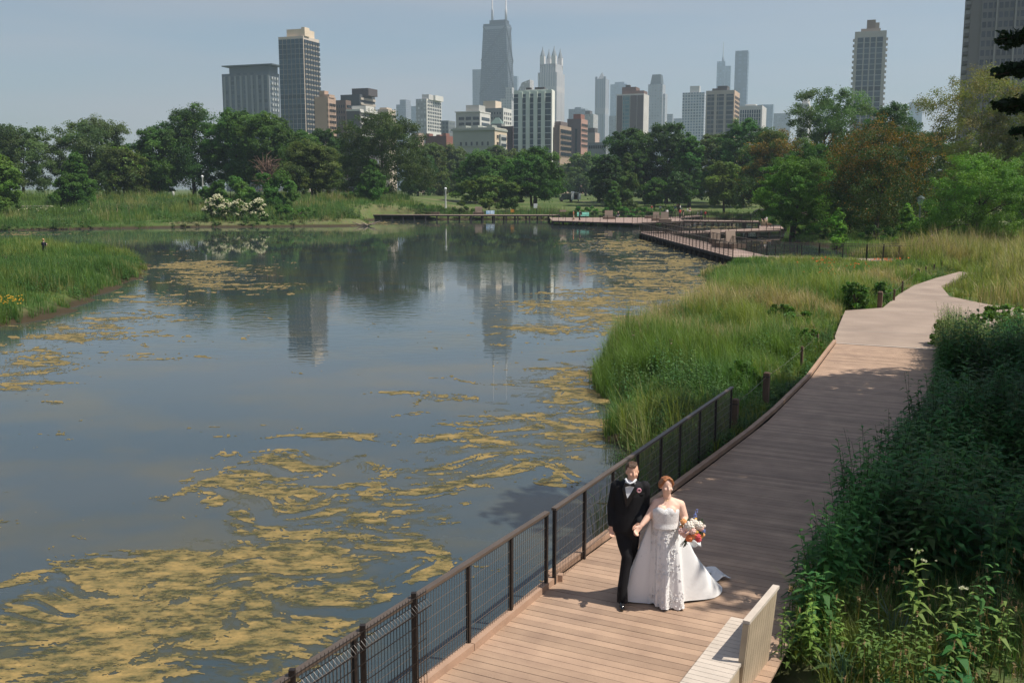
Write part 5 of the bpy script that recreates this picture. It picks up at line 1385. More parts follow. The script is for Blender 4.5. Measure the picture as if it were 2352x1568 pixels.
# 24 four-turreted tower
B = hazyb('turreted_tower', 'pale hazy tower crowned with pointed lantern turrets', 1850, 1240, 1276, 1293, 146, (.46, .44, .43), (.20, .21, .23), 4.5, 60, .35, .9, base=300)
pk = mat('turret_slate', (.22, .24, .26), .7); ps = wall('pale_turret_stone', 205, 200, 196)
tw = B.a * .27
for cx, cy, in ((-B.a + tw * .5, tw * .5), (-tw * .5, tw * .5), (-B.a + tw * .5, B.b - tw * .5), (-tw * .5, B.b - tw * .5)):
    mb = MB(); mb.box((cx, cy, B.H + 4), (tw, tw, 20)); t_ = mb.build('turret', ps, B.e)
    mb = MB(); mb.lathe([(tw * .60, B.H + 14), (tw * .44, B.H + 19), (tw * .14, B.H + 26), (.8, B.H + 28), (.4, B.H + 31)], (cx, cy, 0), 8, smooth=False); mb.build('turret_roof', pk, t_)
B.box('shoulder_block', -B.a - 3, 3, -2, B.b + 2, 2, B.zat(166), B.m)
# 25-27
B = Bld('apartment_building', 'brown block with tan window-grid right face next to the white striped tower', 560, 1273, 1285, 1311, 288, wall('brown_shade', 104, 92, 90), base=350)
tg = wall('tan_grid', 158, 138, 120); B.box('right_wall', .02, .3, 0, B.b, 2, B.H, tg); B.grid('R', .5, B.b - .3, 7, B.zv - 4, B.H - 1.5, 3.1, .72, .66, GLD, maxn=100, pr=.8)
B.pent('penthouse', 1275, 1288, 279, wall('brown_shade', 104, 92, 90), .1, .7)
B = Bld('apartment_building', 'reddish brick tower with a stair slot in its shaded left face', 620, 1303, 1334, 1349, 273, wall('shaded_brick_grey', 110, 98, 98), base=345)  # shade put into the grey front colour, sunlight into the red right wall
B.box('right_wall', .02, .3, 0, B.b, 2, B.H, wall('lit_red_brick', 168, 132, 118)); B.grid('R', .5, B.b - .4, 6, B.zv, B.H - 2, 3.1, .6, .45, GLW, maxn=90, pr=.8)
B.box('stair_slot', B.xat(1321, 280), B.xat(1326, 280), -.2, .05, 3, B.H - 6, GLD); B.pent('roof_house', 1317, 1334, 262, red, .2, .8)
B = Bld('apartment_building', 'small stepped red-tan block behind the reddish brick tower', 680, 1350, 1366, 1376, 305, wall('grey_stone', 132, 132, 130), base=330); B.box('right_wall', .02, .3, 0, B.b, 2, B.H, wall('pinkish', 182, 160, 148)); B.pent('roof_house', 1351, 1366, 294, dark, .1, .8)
B = Bld('low_block', 'grey low block with wide windows at tree-top height left of the grove', 600, 1350, 1392, 1398, 327, wall('grey_low', 118, 124, 128), base=350); B.grid('F', -B.a + .5, -.5, 9, B.zat(350), B.H - 1, 3.4, .7, .55, GLD, maxn=60)
B = hazyb('hazy_tower', 'hazy blue-grey block behind the reddish brick tower', 1900, 1306, 1344, None, 250, (.22, .27, .31), (.13, .16, .2), base=300); B.pent('roof_house', 1320, 1334, 246, B.m)
B = hazyb('apartment_building', 'plain pale block with fine windows behind the reddish brick tower', 1150, 1340, 1363, 1374, 262, (.38, .38, .37), (.28, .29, .3), 3, 3.2, .4, .5, base=310); B.pent('roof_house', 1344, 1355, 254, dark, .2, .7)
# 30 pyramid topped tower
B = hazyb('pyramid_topped_tower', 'slim hazy tower with a small pyramid roof', 1850, 1367, 1391, 1399, 181, (.34, .35, .37), (.17, .20, .24), 3.6, 70, .5, .95, base=330)
mb = MB(); q = B.a * .2; z0 = B.H; z1 = B.zat(163.5)
vs = [(-B.a + q, q, z0), (-q, q, z0), (-q, B.b - q, z0), (-B.a + q, B.b - q, z0), (-B.a / 2, B.b / 2, z1)]
mb.add(vs, [(0, 1, 4), (1, 2, 4), (2, 3, 4), (3, 0, 4)]); mb.build('pyramid_roof', pk, B.e)
for cx in (-B.a + 2, -2): B.box('corner_turret', cx - 2, cx + 2, 0, 4, B.H, B.H + 4, B.m)
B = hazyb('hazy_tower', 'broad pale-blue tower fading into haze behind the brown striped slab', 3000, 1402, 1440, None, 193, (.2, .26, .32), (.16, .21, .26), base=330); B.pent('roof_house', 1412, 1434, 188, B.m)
B = hazyb('hazy_tower', 'small hazy block left of the brown striped slab', 1900, 1399, 1416, None, 266, (.28, .32, .33), (.2, .23, .25), base=310)
# 32 brown slab with teal strip
B = Bld('striped_tower', 'brown slab tower with one teal glass strip and white edges', 840, 1416, 1479, 1491, 215, wall('white_frame', 192, 188, 182), base=302)
bb = wall('brown_panel', 96, 84, 84)
for a_, c_ in ((1417.5, 1430), (1448, 1463), (1464, 1478)): B.box('brown_panel', B.xat(a_, 220), B.xat(c_, 220), -.2, .1, 3, B.H - 1.2, bb)
B.box('teal_window_strip', B.xat(1431, 220), B.xat(1447, 220), -.2, .1, 3, B.H - 1.2, facademat('teal_glass', (.16, .22, .23), (.06, .13, .15), 4, 3.1, .8, .7, gr=.15))
B.pent('penthouse', 1429, 1461, 199, wall('brown_panel2', 108, 86, 78), .2, .9); B.pent('roof_plant', 1437, 1447, 194, dark, .4, .6); B.pent('low_penthouse', 1461, 1479, 208, wall('brown_panel2', 108, 86, 78), .2, .9, py=208)
# 33 slate mansard tower
B = hazyb('mansard_tower', 'hazy stepped tower with a dark mansard-like crown', 1850, 1489, 1522, 1529, 193, (.33, .34, .36), (.19, .22, .25), 5, 5, .4, .5, base=300)
mb = MB(); z0, z1 = B.H, B.zat(170); a, b_ = B.a, B.b
vs = [(-a + 3, 2, z0), (-3, 2, z0), (-3, b_ - 2, z0), (-a + 3, b_ - 2, z0), (-a + 6, 5, z1), (-5, 5, z1), (-5, b_ - 5, z1), (-a + 6, b_ - 5, z1)]
mb.add(vs, [(0, 1, 5, 4), (1, 2, 6, 5), (2, 3, 7, 6), (3, 0, 4, 7), (4, 5, 6, 7)]); mb.build('slate_crown', mat('dark_slate', (.07, .09, .10), .7), B.e)
B.box('lower_wing', 0, 4, b_ * .2, b_, 2, B.zat(215), B.m)
B = hazyb('hazy_block', 'low hazy roofs just right of the mansard tower', 2200, 1529, 1545, None, 262, (.3, .32, .34), base=300); B = hazyb('hazy_block', 'low hazy roofs left of the white gridded block', 2300, 1544, 1566, None, 272, (.28, .31, .34), base=300)
# 35-41
B = hazyb('apartment_building', 'pale blue-white block with a fine grid of windows', 1200, 1568, 1618.5, 1622, 212, (.46, .48, .50), (.09, .13, .18), 3.3, 3.3, .62, .62, base=310); B.pent('penthouse', 1585, 1607, 197, wall('pale_box', 190, 188, 184), .2, .8)
B = Bld('apartment_building', 'tan tower with three dark window columns in front of the far blue towers', 700, 1622, 1686.5, 1698.5, 207, wall('tan_concrete', 170, 163, 155), base=310)
for a_, c_ in ((1625, 1641), (1647, 1663), (1668, 1685)):
    B.box('window_column', B.xat(a_, 215), B.xat(c_, 215), -.15, .1, 4, B.H - 2.6, facademat('window_column_glass', (.20, .195, .19), (.045, .055, .07), 5.2, 3.1, .93, .68, gr=.25))
B.box('sunlit_side', .02, .3, 0, B.b, 3, B.H, wall('sunlit_concrete', 190, 164, 142)); B.grid('R', 1, B.b - .5, 4, B.zv, B.H - 3, 3.1, .3, .6, GLW, maxn=60, pr=.8)  # right side coloured warmer than the front, sunlight put into the colour
B.pent('roof_plant', 1636, 1670, 202, dark, .2, .8); B.pent('roof_plant', 1648, 1671, 196.5, dark, .3, .7)
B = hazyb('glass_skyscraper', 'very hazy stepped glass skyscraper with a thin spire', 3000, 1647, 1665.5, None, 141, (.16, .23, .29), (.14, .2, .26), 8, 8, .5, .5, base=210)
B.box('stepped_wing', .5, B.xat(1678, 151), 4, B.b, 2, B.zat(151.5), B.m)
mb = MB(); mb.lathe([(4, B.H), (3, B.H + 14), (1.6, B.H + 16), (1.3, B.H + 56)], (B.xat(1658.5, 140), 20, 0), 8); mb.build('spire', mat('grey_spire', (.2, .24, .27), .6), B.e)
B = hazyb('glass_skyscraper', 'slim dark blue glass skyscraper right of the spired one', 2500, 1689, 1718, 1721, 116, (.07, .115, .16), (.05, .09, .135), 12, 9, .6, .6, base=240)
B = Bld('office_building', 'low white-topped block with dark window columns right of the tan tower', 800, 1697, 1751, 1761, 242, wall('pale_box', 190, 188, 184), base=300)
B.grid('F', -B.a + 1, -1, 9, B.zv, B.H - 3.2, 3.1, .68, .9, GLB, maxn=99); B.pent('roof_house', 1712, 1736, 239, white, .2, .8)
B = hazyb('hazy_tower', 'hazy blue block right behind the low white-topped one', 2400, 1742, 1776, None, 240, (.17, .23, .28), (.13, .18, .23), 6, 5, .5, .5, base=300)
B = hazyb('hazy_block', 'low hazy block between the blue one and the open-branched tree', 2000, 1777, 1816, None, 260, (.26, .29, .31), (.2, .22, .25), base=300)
B = hazyb('apartment_building', 'white rooftop peeking above the open-branched tree', 760, 1833, 1858, 1866, 238, (.5, .5, .48), (.2, .2, .2), base=300); B.pent('roof_house', 1842, 1856, 226, wall('pale_box', 190, 188, 184), .2, .8)
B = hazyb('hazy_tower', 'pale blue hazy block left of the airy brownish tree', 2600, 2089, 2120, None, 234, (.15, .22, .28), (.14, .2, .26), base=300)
# 43 right tower with balconies
wt_ = wall('white_concrete', 176, 172, 166)
B = Bld('residential_tower', 'white tower with four dark window columns and balconies on both edges', 600, 1964, 2037, None, 70, wt_, base=235, depth=22)
for a_, c_ in ((1970.5, 1984), (1987, 1998), (2001, 2012), (2015, 2028.5)):
    B.box('window_column', B.xat(a_, 80), B.xat(c_, 80), -.12, .1, 4, B.H - 3.4, facademat('window_column_blue', (.30, .33, .34), (.045, .062, .08), 50, 3.1, 1.01, .88, gr=.12))
for k in range(34):
    z = B.H - 4 - k * 3.1
    B.box('balcony', -B.a - .9, -B.a + .1, .5, 5, z - 1.1, z, wt_); B.box('balcony', -.1, .9, .5, 5, z - 1.1, z, wt_)
B.pent('penthouse', 1978, 2023, 64, wall('tan_pent', 150, 140, 128), .2, .8); B.pent('upper_penthouse', 1991, 2011, 44, wall('tan_pent2', 128, 116, 104), .3, .7, py=60); B.pent('penthouse', 2011, 2020, 51, wall('tan_pent', 150, 140, 128), .3, .6, py=60)
# 45 big tower at the right edge
Dg = 330
B = Bld('residential_tower', 'huge grey tower with close vertical ribs filling the top right corner', Dg, 2240, 2470, None, -120, wall('grey_rib_wall', 112, 108, 106), base=200, depth=30)
gm_ = facademat('grey_tower_windows', (.17, .16, .16), (.04, .042, .055), 1.6, 3.0, .72, .62, gr=.25, off=.2)
x0 = -B.a + 3.2
k = 0
while x0 < -2:
    w_ = 4.2 + (k % 2) * .6
    B.box('window_bay', x0, x0 + w_, -.25 + .15 * (k % 2), .1, 4, B.H - 2, gm_); 
    B.box('rib', x0 + w_ + .12, x0 + w_ + .62, -.9, 0, 3, B.H, wall('pale_rib', 150, 146, 144)); x0 += w_ + .75; k += 1
for k in range(30):
    z = AT(2230, 205, Dg).z - 8 + k * 3.0
    B.box('balcony', -B.a - 1.4, -B.a + .3, .4, 6, z - .9, z + .1, wall('balcony_dark', 92, 88, 88))
# ------------------------------------------------------------------ people
SKIN = mat('skin', lin(236, 194, 172), .55, .06, 8, spec=.4)
SKINM = mat('skin_tan', lin(220, 172, 146), .55, .06, 8, spec=.4)
BLACKC = mat('black_wool', (.010, .010, .012), .8, .3, 9, .15, 60, spec=.25)
SATIN = mat('black_satin', (.014, .014, .017), .35, spec=.5)
SHIRT = mat('white_shirt', (.72, .73, .76), .7)
GOWN = mat('ivory_gown', (.86, .855, .85), .7, .02, 3, .12, 18, spec=.3)
TULLE = mat('white_tulle', (.80, .80, .80), .7, .03, 3, .3, 70, spec=.2)
LACE = mat('white_lace', (.80, .79, .78), .7, .10, 45, .5, 90, spec=.3)
HAIRB = mat('brown_hair', (.085, .042, .020), .45, .35, 40, .6, 90)
HAIRR = mat('auburn_hair', (.36, .135, .045), .4, .35, 40, .6, 90)
DARKE = mat('eye_dark', (.03, .02, .018), .4); LIP = mat('lips', lin(176, 92, 84), .5); TEETH = mat('teeth', (.75, .73, .70), .4); BROW = mat('brow', (.12, .06, .035), .8)
def Z4(x, y, Yd): return AT(1317.1 + .252 * x, 1034.9 + .252 * y, Yd)
def hand(mb, wrist, tip, side, r=.0088, curl=.25, fl=.075, fwd=Vector((0, -1, 0))):
    """palm and five fingers; side = +1 puts the thumb towards +X"""
    d = (tip - wrist).normalized(); s = d.cross(fwd).normalized() * -side
    if (s.x * side) < 0: s = -s
    n = s.cross(d).normalized()
    if n.dot(fwd) < 0: n = -n
    p = wrist + d * .095
    mb.capsule(wrist, wrist + d * .03, .026, .028, 8)
    for k in (-1, 0, 1): mb.capsule(wrist + d * .03 + s * k * .016, p + s * k * .02, .019, .015, 8)
    for k, ln in ((-1.5, .78), (-.5, .95), (.5, 1.0), (1.5, .92)):
        a = p + s * k * .0185; b_ = a + d * fl * .5 * ln + n * curl * .02; c = b_ + d * fl * .42 * ln + n * curl * .10 * ln
        mb.capsule(a - d * .01, b_, r * 1.05, r, 7); mb.capsule(b_, c, r, r * .85, 7)
    a = wrist + d * .035 + s * .028; b_ = a + d * .035 + s * .024 + n * .012; c = b_ + d * .035 + n * .01
    mb.capsule(a, b_, r * 1.35, r * 1.15, 7); mb.capsule(b_, c, r * 1.15, r * .9, 7)
def head(mb, c, yaw=0.0, w=.075, f=None):
    Rm = Matrix.Rotation(yaw, 3, 'Z')
    P = lambda x, y, z: c + Rm @ Vector((x, y, z))
    mb.ball(P(0, .012, .03), 1, 16, 12, w * 1.02, .094, .098, Rm)
    mb.ball(P(0, -.020, -.03), 1, 16, 12, w * .86, .070, .085, Rm)
    mb.ball(P(0, -.045, -.088), .032, 10, 8, 1.2, .9, .8, Rm)
    mb.capsule(P(0, -.088, .018), P(0, -.108, -.022), .009, .013, 8)
    mb.ball(P(-.036, -.066, -.022), .024, 8, 6); mb.ball(P(.036, -.066, -.022), .024, 8, 6)
    for s_ in (-1, 1): mb.ball(P(s_ * w * 1.02, .01, -.005), 1, 8, 6, .012, .018, .030, Rm)
    return P
def face(P, e, brow=BROW, r=1.0):
    for s_ in (-1, 1):
        m_ = MB(); m_.ball(P(s_ * .029, -.0835, .012), 1, 8, 6, .0155, .007, .0075); m_.build('eye', DARKE, e)
        m_ = MB(); m_.tube([P(s_ * .014, -.090, .032), P(s_ * .03, -.0885, .037), P(s_ * .046, -.078, .031)], [.004, .005, .003], 5); m_.build('eyebrow', brow, e)
    m_ = MB(); m_.tube([P(-.026, -.082, -.046), P(-.013, -.0925, -.0545), P(0, -.0955, -.057), P(.013, -.0925, -.0545), P(.026, -.082, -.046)], [.003, .0062, .0068, .0062, .003], 6); m_.build('lips', LIP, e)
    m_ = MB(); m_.tube([P(-.018, -.0925, -.0500), P(0, -.0995, -.0535), P(.018, -.0925, -.0500)], [.002, .0045, .002], 6); m_.build('teeth', TEETH, e)

# ---- groom
YG = 12.55
gb = G(1436, 1368); e = empty('person', (0, 0, 0), 'groom in a black tuxedo and bow tie walking hand in hand with the bride', 'person')
e.location = (gb.x, gb.y, 0); O = Vector(e.location)
class LMB(MB):
    """coordinates given in the world, stored relative to the thing"""
    def __init__(s, org): MB.__init__(s); s.o = org
    def mesh(s, name):
        s.v = [(v[0] - s.o.x, v[1] - s.o.y, v[2] - s.o.z) for v in s.v]; return MB.mesh(s, name)
J = dict(neck=Z4(520, 285, YG), shl=Z4(385, 318, YG), shr=Z4(655, 325, YG), ell=Z4(348, 500, YG + .05), wrl=Z4(345, 672, YG - .02), elr=Z4(655, 500, YG - .0), wrr=Z4(592, 655, YG - .17), hip=Z4(492, 720, YG))
hc = Z4(537, 192, YG - .03)
mb = LMB(O)
P = head(mb, hc, .12, .076)
mb.capsule(J['neck'] - Vector((0, 0, .05)), hc - Vector((0, -.01, .06)), .062, .056, 12)
mb.tube([J['hip'] + Vector((0, 0, -.05)), (J['neck'] + J['hip']) / 2, J['neck'] - Vector((0, 0, .05))], [.13, .13, .15], 12, sq=.65)
for a, b_, c in (('shl', 'ell', 'wrl'), ('shr', 'elr', 'wrr')):
    mb.capsule(J[a], J[b_], .045, .038, 8); mb.capsule(J[b_], J[c], .038, .028, 8)
HL = (Z4(442, 745, YG), Z4(490, 965, YG - .12), Z4(447, 1245, YG - .16)); HR = (Z4(540, 745, YG), Z4(525, 960, YG + .18), Z4(482, 1195, YG + .42))
for a, b_, c in (HL, HR): mb.capsule(a, b_, .07, .05, 8); mb.capsule(b_, c, .048, .035, 8)
hand(mb, J['wrl'] + Vector((0, 0, .01)), Z4(350, 770, YG - .06), 1, curl=.5, fl=.078)
hand(mb, J['wrr'], Z4(562, 760, YG - .20), -1, curl=.9, fl=.07)
mb.remesh('body', SKINM, e, .0075, 3)
face(P, e)
# hair
mb = LMB(O); Rm = Matrix.Rotation(.12, 3, 'Z')
mb.ball(hc + Rm @ Vector((0, .032, .048)), 1, 16, 10, .086, .085, .088, Rm)
mb.ball(hc + Rm @ Vector((-.018, -.028, .098)), 1, 12, 8, .058, .050, .034, Rm)
for k in range(9):
    a = -.045 + k * .0115; mb.tube([hc + Rm @ Vector((a, .0, .125)), hc + Rm @ Vector((a - .012, -.058, .112)), hc + Rm @ Vector((a - .02, -.083, .082 - .012 * (k % 2)))], [.015, .013, .004], 6)
mb.remesh('hair', HAIRB, e, .007, 1)
# jacket
mb = LMB(O)
sec = [((513, 268), .075, .075), ((515, 292), .165, .10), ((515, 322), .212, .118), ((512, 400), .212, .138), ((502, 500), .188, .132), ((492, 570), .178, .125), ((484, 640), .192, .128), ((482, 705), .203, .13), ((482, 722), .20, .128)]
pts = [Z4(x, y, YG) for (x, y), _, _ in sec]
vs = []; fs = []; n = 24
for (p, (_, hw, hd)) in zip(pts, sec):
    for k in range(n):
        t_ = 2 * math.pi * k / n; vs.append(p + Vector((math.cos(t_) * hw, math.sin(t_) * hd, 0)))
for i in range(len(sec) - 1):
    for k in range(n): fs.append((i * n + k, i * n + (k + 1) % n, (i + 1) * n + (k + 1) % n, (i + 1) * n + k))
fs += [tuple(range(n)), tuple((len(sec) - 1) * n + k for k in range(n - 1, -1, -1))]
mb.add(vs, fs, True)
mb.capsule(J['shl'] + Vector((.01, 0, 0)), J['ell'], .078, .060, 12); mb.capsule(J['ell'], J['wrl'] + Vector((0, 0, .02)), .060, .048, 12)
mb.capsule(J['shr'] - Vector((.01, 0, 0)), J['elr'], .078, .060, 12); mb.capsule(J['elr'], J['wrr'] + Vector((.005, .02, .02)), .060, .048, 12)
jk = mb.remesh('jacket', BLACKC, e, .011, 5)
YF = YG - .148
def patch(pts_, name, m_, par, th=.012, o=O, smooth=False):
    b2 = MB(); n_ = len(pts_); fr = [p - o for p in pts_]; bk = [p + Vector((0, th, 0)) for p in fr]
    b2.add(fr + bk, [tuple(range(n_)), tuple(range(2 * n_ - 1, n_ - 1, -1))] + [(k, (k + 1) % n_, n_ + (k + 1) % n_, n_ + k) for k in range(n_)]); return b2.build(name, m_, par)
patch([Z4(478, 268, YF + .07), Z4(565, 272, YF + .07), Z4(560, 320, YF + .012), Z4(530, 375, YF - .004), Z4(492, 432, YF - .004), Z4(474, 370, YF - .002), Z4(468, 320, YF + .012)], 'shirt_front', SHIRT, e, .03)
b2 = LMB(O); b2.tube([Z4(474, 252, YF + .055), Z4(490, 286, YF + .03), Z4(515, 300, YF + .018), Z4(545, 290, YF + .03), Z4(572, 258, YF + .055)], [.014, .016, .014, .016, .014], 8); b2.build('shirt_collar', SHIRT, e)
patch([Z4(466, 300, YF + .02), Z4(470, 330, YF + .006), Z4(478, 380, YF - .006), Z4(490, 440, YF - .008), Z4(480, 520, YF + .006), Z4(462, 440, YF), Z4(446, 350, YF + .012)], 'lapel', SATIN, jk, .018)
patch([Z4(566, 300, YF + .02), Z4(562, 330, YF + .006), Z4(535, 385, YF - .006), Z4(494, 440, YF - .008), Z4(486, 520, YF + .006), Z4(530, 450, YF), Z4(592, 345, YF + .014)], 'lapel', SATIN, jk, .018)
b2 = LMB(O); c0 = Z4(513, 312, YF - .012)
for s_ in (-1, 1): b2.add([c0 + Vector((s_ * x, y, z)) for x, y, z in ((.004, -.008, .010), (.065, -.002, .032), (.068, .0, -.028), (.004, -.008, -.010), (.004, .014, .010), (.065, .016, .032), (.068, .018, -.028), (.004, .014, -.010))], [(0, 1, 2, 3), (7, 6, 5, 4), (0, 4, 5, 1), (1, 5, 6, 2), (2, 6, 7, 3), (3, 7, 4, 0)])
b2.ball(c0 + Vector((0, -.006, 0)), .013, 8, 6); b2.build('bow_tie', SATIN, e)
b2 = LMB(O)
c1 = Z4(597, 358, YF - .01)
for k in range(12): b2.ball(c1 + Vector((.022 * math.cos(k * 2.4), -.012, .022 * math.sin(k * 2.4))) * 1.0, .011, 6, 5)
bt = b2.build('boutonniere', mat('pink_bloom', lin(206, 110, 140), .6, .4, 40, col2=lin(236, 210, 205)), e)
b2 = LMB(O); b2.tube([c1, c1 + Vector((-.03, -.004, -.06))], [.006, .003], 6); b2.ball(c1 + Vector((-.025, -.008, .0)), .012, 6, 5, 1.6, .5, .6); b2.build('sprig', mat('sprig_green', (.06, .10, .04), .7), bt)
patch([Z4(612, 392, YF + .03), Z4(648, 384, YF + .05), Z4(650, 394, YF + .05), Z4(613, 402, YF + .03)], 'pocket_welt', SATIN, jk, .01)
# trousers
mb = LMB(O)
mb.tube([Z4(486, 690, YG), Z4(488, 730, YG), Z4(490, 775, YG)], [.17, .175, .14], 16, sq=.68)
for (a, b_, c) in (HL, HR):
    md = a.lerp(b_, .5)
    mb.tube([a + Vector((0, 0, .03)), md, b_, b_.lerp(c, .5), c, Vector((c.x, c.y - .01, .055))], [.098, .092, .074, .068, .066, .074], 14)
mb.remesh('trousers', BLACKC, e, .012, 3)
for (c, dy) in ((HL[2], 0), (HR[2], 0)):
    b2 = LMB(O); f_ = Vector((c.x, c.y, 0))
    b2.tube([f_ + Vector((0, .09, .045)), f_ + Vector((0, .03, .055)), f_ + Vector((-.01, -.06, .05)), f_ + Vector((-.02, -.15, .036)), f_ + Vector((-.022, -.20, .024))], [.034, .044, .044, .046, .022], 10, sq=.8)
    b2.build('shoe', mat('patent_shoe', (.008, .008, .009), .12, spec=.8), e)

# ---- bride
YB = 12.42
e = empty('person', (0, 0, 0), 'red-haired bride in a strapless white lace gown carrying a bouquet', 'person')
e.location = (Z4(840, 640, YB).x, YB, 0); O = Vector(e.location)
hc = Z4(848, 322, YB - .03)
J = dict(neck=Z4(862, 425, YB), shl=Z4(756, 476, YB), shr=Z4(974, 488, YB), ell=Z4(690, 590, YB - .03), wrl=Z4(618, 680, YB - .12), elr=Z4(1012, 610, YB - .02), wrr=Z4(1012, 705, YB - .22))
mb = LMB(O)
P = head(mb, hc, .18, .072)
mb.capsule(J['neck'] - Vector((0, 0, .05)), hc - Vector((-.0, -.01, .06)), .055, .050, 12)
sec = [((862, 430), .062, .055), ((866, 452), .12, .07), ((866, 478), .178, .092), ((852, 510), .185, .115), ((840, 560), .170, .118), ((838, 640), .145, .105), ((838, 700), .145, .10)]
def loft(mb, sec, Yd, n=24, extra=0.0):
    pts = [Z4(x, y, Yd) for (x, y), _, _ in sec]; vs = []; fs = []
    for (p, (_, hw, hd)) in zip(pts, sec):
        for k in range(n):
            t_ = 2 * math.pi * k / n; vs.append(p + Vector((math.cos(t_) * (hw + extra), math.sin(t_) * (hd + extra), 0)))
    for i in range(len(sec) - 1):
        for k in range(n): fs.append((i * n + k, i * n + (k + 1) % n, (i + 1) * n + (k + 1) % n, (i + 1) * n + k))
    fs += [tuple(range(n)), tuple((len(sec) - 1) * n + k for k in range(n - 1, -1, -1))]
    mb.add(vs, fs, True)
loft(mb, sec, YB)
mb.capsule(Z4(850, 448, YB), J['shl'], .05, .058, 10); mb.capsule(Z4(876, 448, YB), J['shr'], .05, .060, 10)
mb.capsule(J['shl'] - Vector((0, 0, .01)), J['ell'], .062, .050, 12); mb.capsule(J['ell'], J['wrl'], .048, .030, 12)
mb.capsule(J['shr'] - Vector((0, 0, .01)), J['elr'], .064, .052, 12); mb.capsule(J['elr'], J['wrr'], .050, .030, 12)
mb.ball(Z4(800, 540, YB - .06), .085, 12, 8); mb.ball(Z4(885, 545, YB - .06), .085, 12, 8)
for s_ in (-.06, .06): mb.capsule(Z4(838, 730, YB + .03) + Vector((s_, 0, 0)), Vector((O.x + s_, YB + .04, .08)), .065, .04, 8)
hand(mb, J['wrl'], Z4(565, 742, YB - .16), -1, r=.0078, curl=.9, fl=.066)
hand(mb, J['wrr'] , J['wrr'] + Vector((.055, -.09, -.05)), -1, r=.0078, curl=1.2, fl=.06)
mb.remesh('body', SKIN, e, .0075, 3)
face(P, e, mat('brow_auburn', (.2, .08, .04), .8))
mb = LMB(O); Rm = Matrix.Rotation(.18, 3, 'Z')
for s_ in (-1, 1):
    for k in range(9):
        u_ = k / 8
        mb.tube([hc + Rm @ Vector((s_ * .004, -.055 + u_ * .09, .120 + .008 * math.sin(u_ * 3))), hc + Rm @ Vector((s_ * (.045), -.062 + u_ * .10, .098)), hc + Rm @ Vector((s_ * .078, -.040 + u_ * .09, .035)), hc + Rm @ Vector((s_ * .070, .03 + u_ * .06, -.03))], [.014, .020, .017, .012], 6)
mb.ball(hc + Rm @ Vector((0, .045, .03)), 1, 14, 10, .080, .078, .088, Rm); mb.ball(hc + Rm @ Vector((.02, .115, -.03)), .052, 12, 8)
mb.remesh('hair', HAIRR, e, .007, 1)
b2 = LMB(O); b2.ball(hc + Rm @ Vector((.078, -.005, -.05)), .009, 6, 5); b2.build('earring', mat('pearl', (.7, .7, .68), .2), e)
b2 = LMB(O); b2.tube([Z4(822, 432, YB - .075), Z4(836, 456, YB - .098), Z4(850, 458, YB - .10), Z4(872, 440, YB - .085)], .003, 5); b2.build('necklace', mat('gold_chain', (.6, .42, .18), .3, metal=.8), e)
# gown
gown = empty('gown', (0, 0, 0)); gown.parent = e
mb = LMB(O)
bsec = [((838, 512), .186, .132), ((834, 540), .190, .150), ((834, 585), .182, .142), ((838, 640), .170, .132), ((840, 690), .182, .146)]
loft(mb, bsec, YB, 36, .004)
mb.ball(Z4(796, 548, YB - .07), .082, 14, 10); mb.ball(Z4(880, 552, YB - .07), .082, 14, 10)
mb.remesh('bodice', LACE, gown, .009, 3)
hz4 = [(425, 1345), (480, 1375), (560, 1392), (640, 1398), (700, 1385), (735, 1410), (800, 1440), (880, 1452), (960, 1448), (1003, 1425), (1000, 1375), (1060, 1378), (1130, 1368), (1210, 1358), (1290, 1340), (1345, 1318), (1378, 1292),
       (1345, 1255), (1300, 1215), (1250, 1160), (1180, 1110), (1080, 1075), (960, 1060), (820, 1065), (680, 1090), (560, 1140), (470, 1220), (430, 1290)]
hem = [G(1317.1 + .252 * x, 1034.9 + .252 * y, .015) for x, y in hz4]
cx, cy = O.x, YB + .02
def rayhit(th):
    dx, dy = math.cos(th), math.sin(th); best = .5
    for i in range(len(hem)):
        a = hem[i]; b_ = hem[(i + 1) % len(hem)]
        ex, ey = b_.x - a.x, b_.y - a.y; det = -dx * ey + dy * ex
        if abs(det) < 1e-9: continue
        wx_, wy_ = a.x - cx, a.y - cy
        t_ = (-wx_ * ey + wy_ * ex) / det; u_ = (dx * wy_ - dy * wx_) / det
        if t_ > 0 and -1e-6 <= u_ <= 1 + 1e-6: best = t_
    return best
NT = 220; NR_ = 46
zt = Z4(838, 640, YB).z
vs = []; fs = []
rr_ = [rayhit(2 * math.pi * k / NT) for k in range(NT)]
rr_ = [sum(rr_[(k + j) % NT] for j in (-1, 0, 1)) / 3 for k in range(NT)]
rs_ = random.Random(8); ph = [rs_.uniform(0, 6.28) for _ in range(6)]
for i in range(NR_ + 1):
    t_ = i / NR_
    for k in range(NT):
        th = 2 * math.pi * k / NT
        rh_ = rr_[k]; rw_ = 1 / math.sqrt((math.cos(th) / .172) ** 2 + (math.sin(th) / .134) ** 2)
        e_ = .80 + max(0, rh_ - .62) * 1.15
        r_ = rw_ + (rh_ - rw_) * t_ ** e_
        fold = .9 * math.sin(8 * th + ph[0] + .5 * t_) + .28 * math.sin(15 * th + ph[1]) + .12 * math.sin(27 * th + ph[2] + t_) + .7 * math.sin(5 * th + ph[3])
        r_ += fold * .034 * t_ ** 1.1
        z_ = zt * (1 - t_) + .012 + (.012 * (1 + math.sin(15 * th + ph[4])) if i == NR_ else 0)
        vs.append((cx + math.cos(th) * r_, cy + math.sin(th) * r_, max(.012, z_)))
for i in range(NR_):
    for k in range(NT): fs.append((i * NT + k, (i + 1) * NT + k, (i + 1) * NT + (k + 1) % NT, i * NT + (k + 1) % NT))
mb = LMB(O); mb.add(vs, fs, True); sk = mb.build('skirt', GOWN, gown)
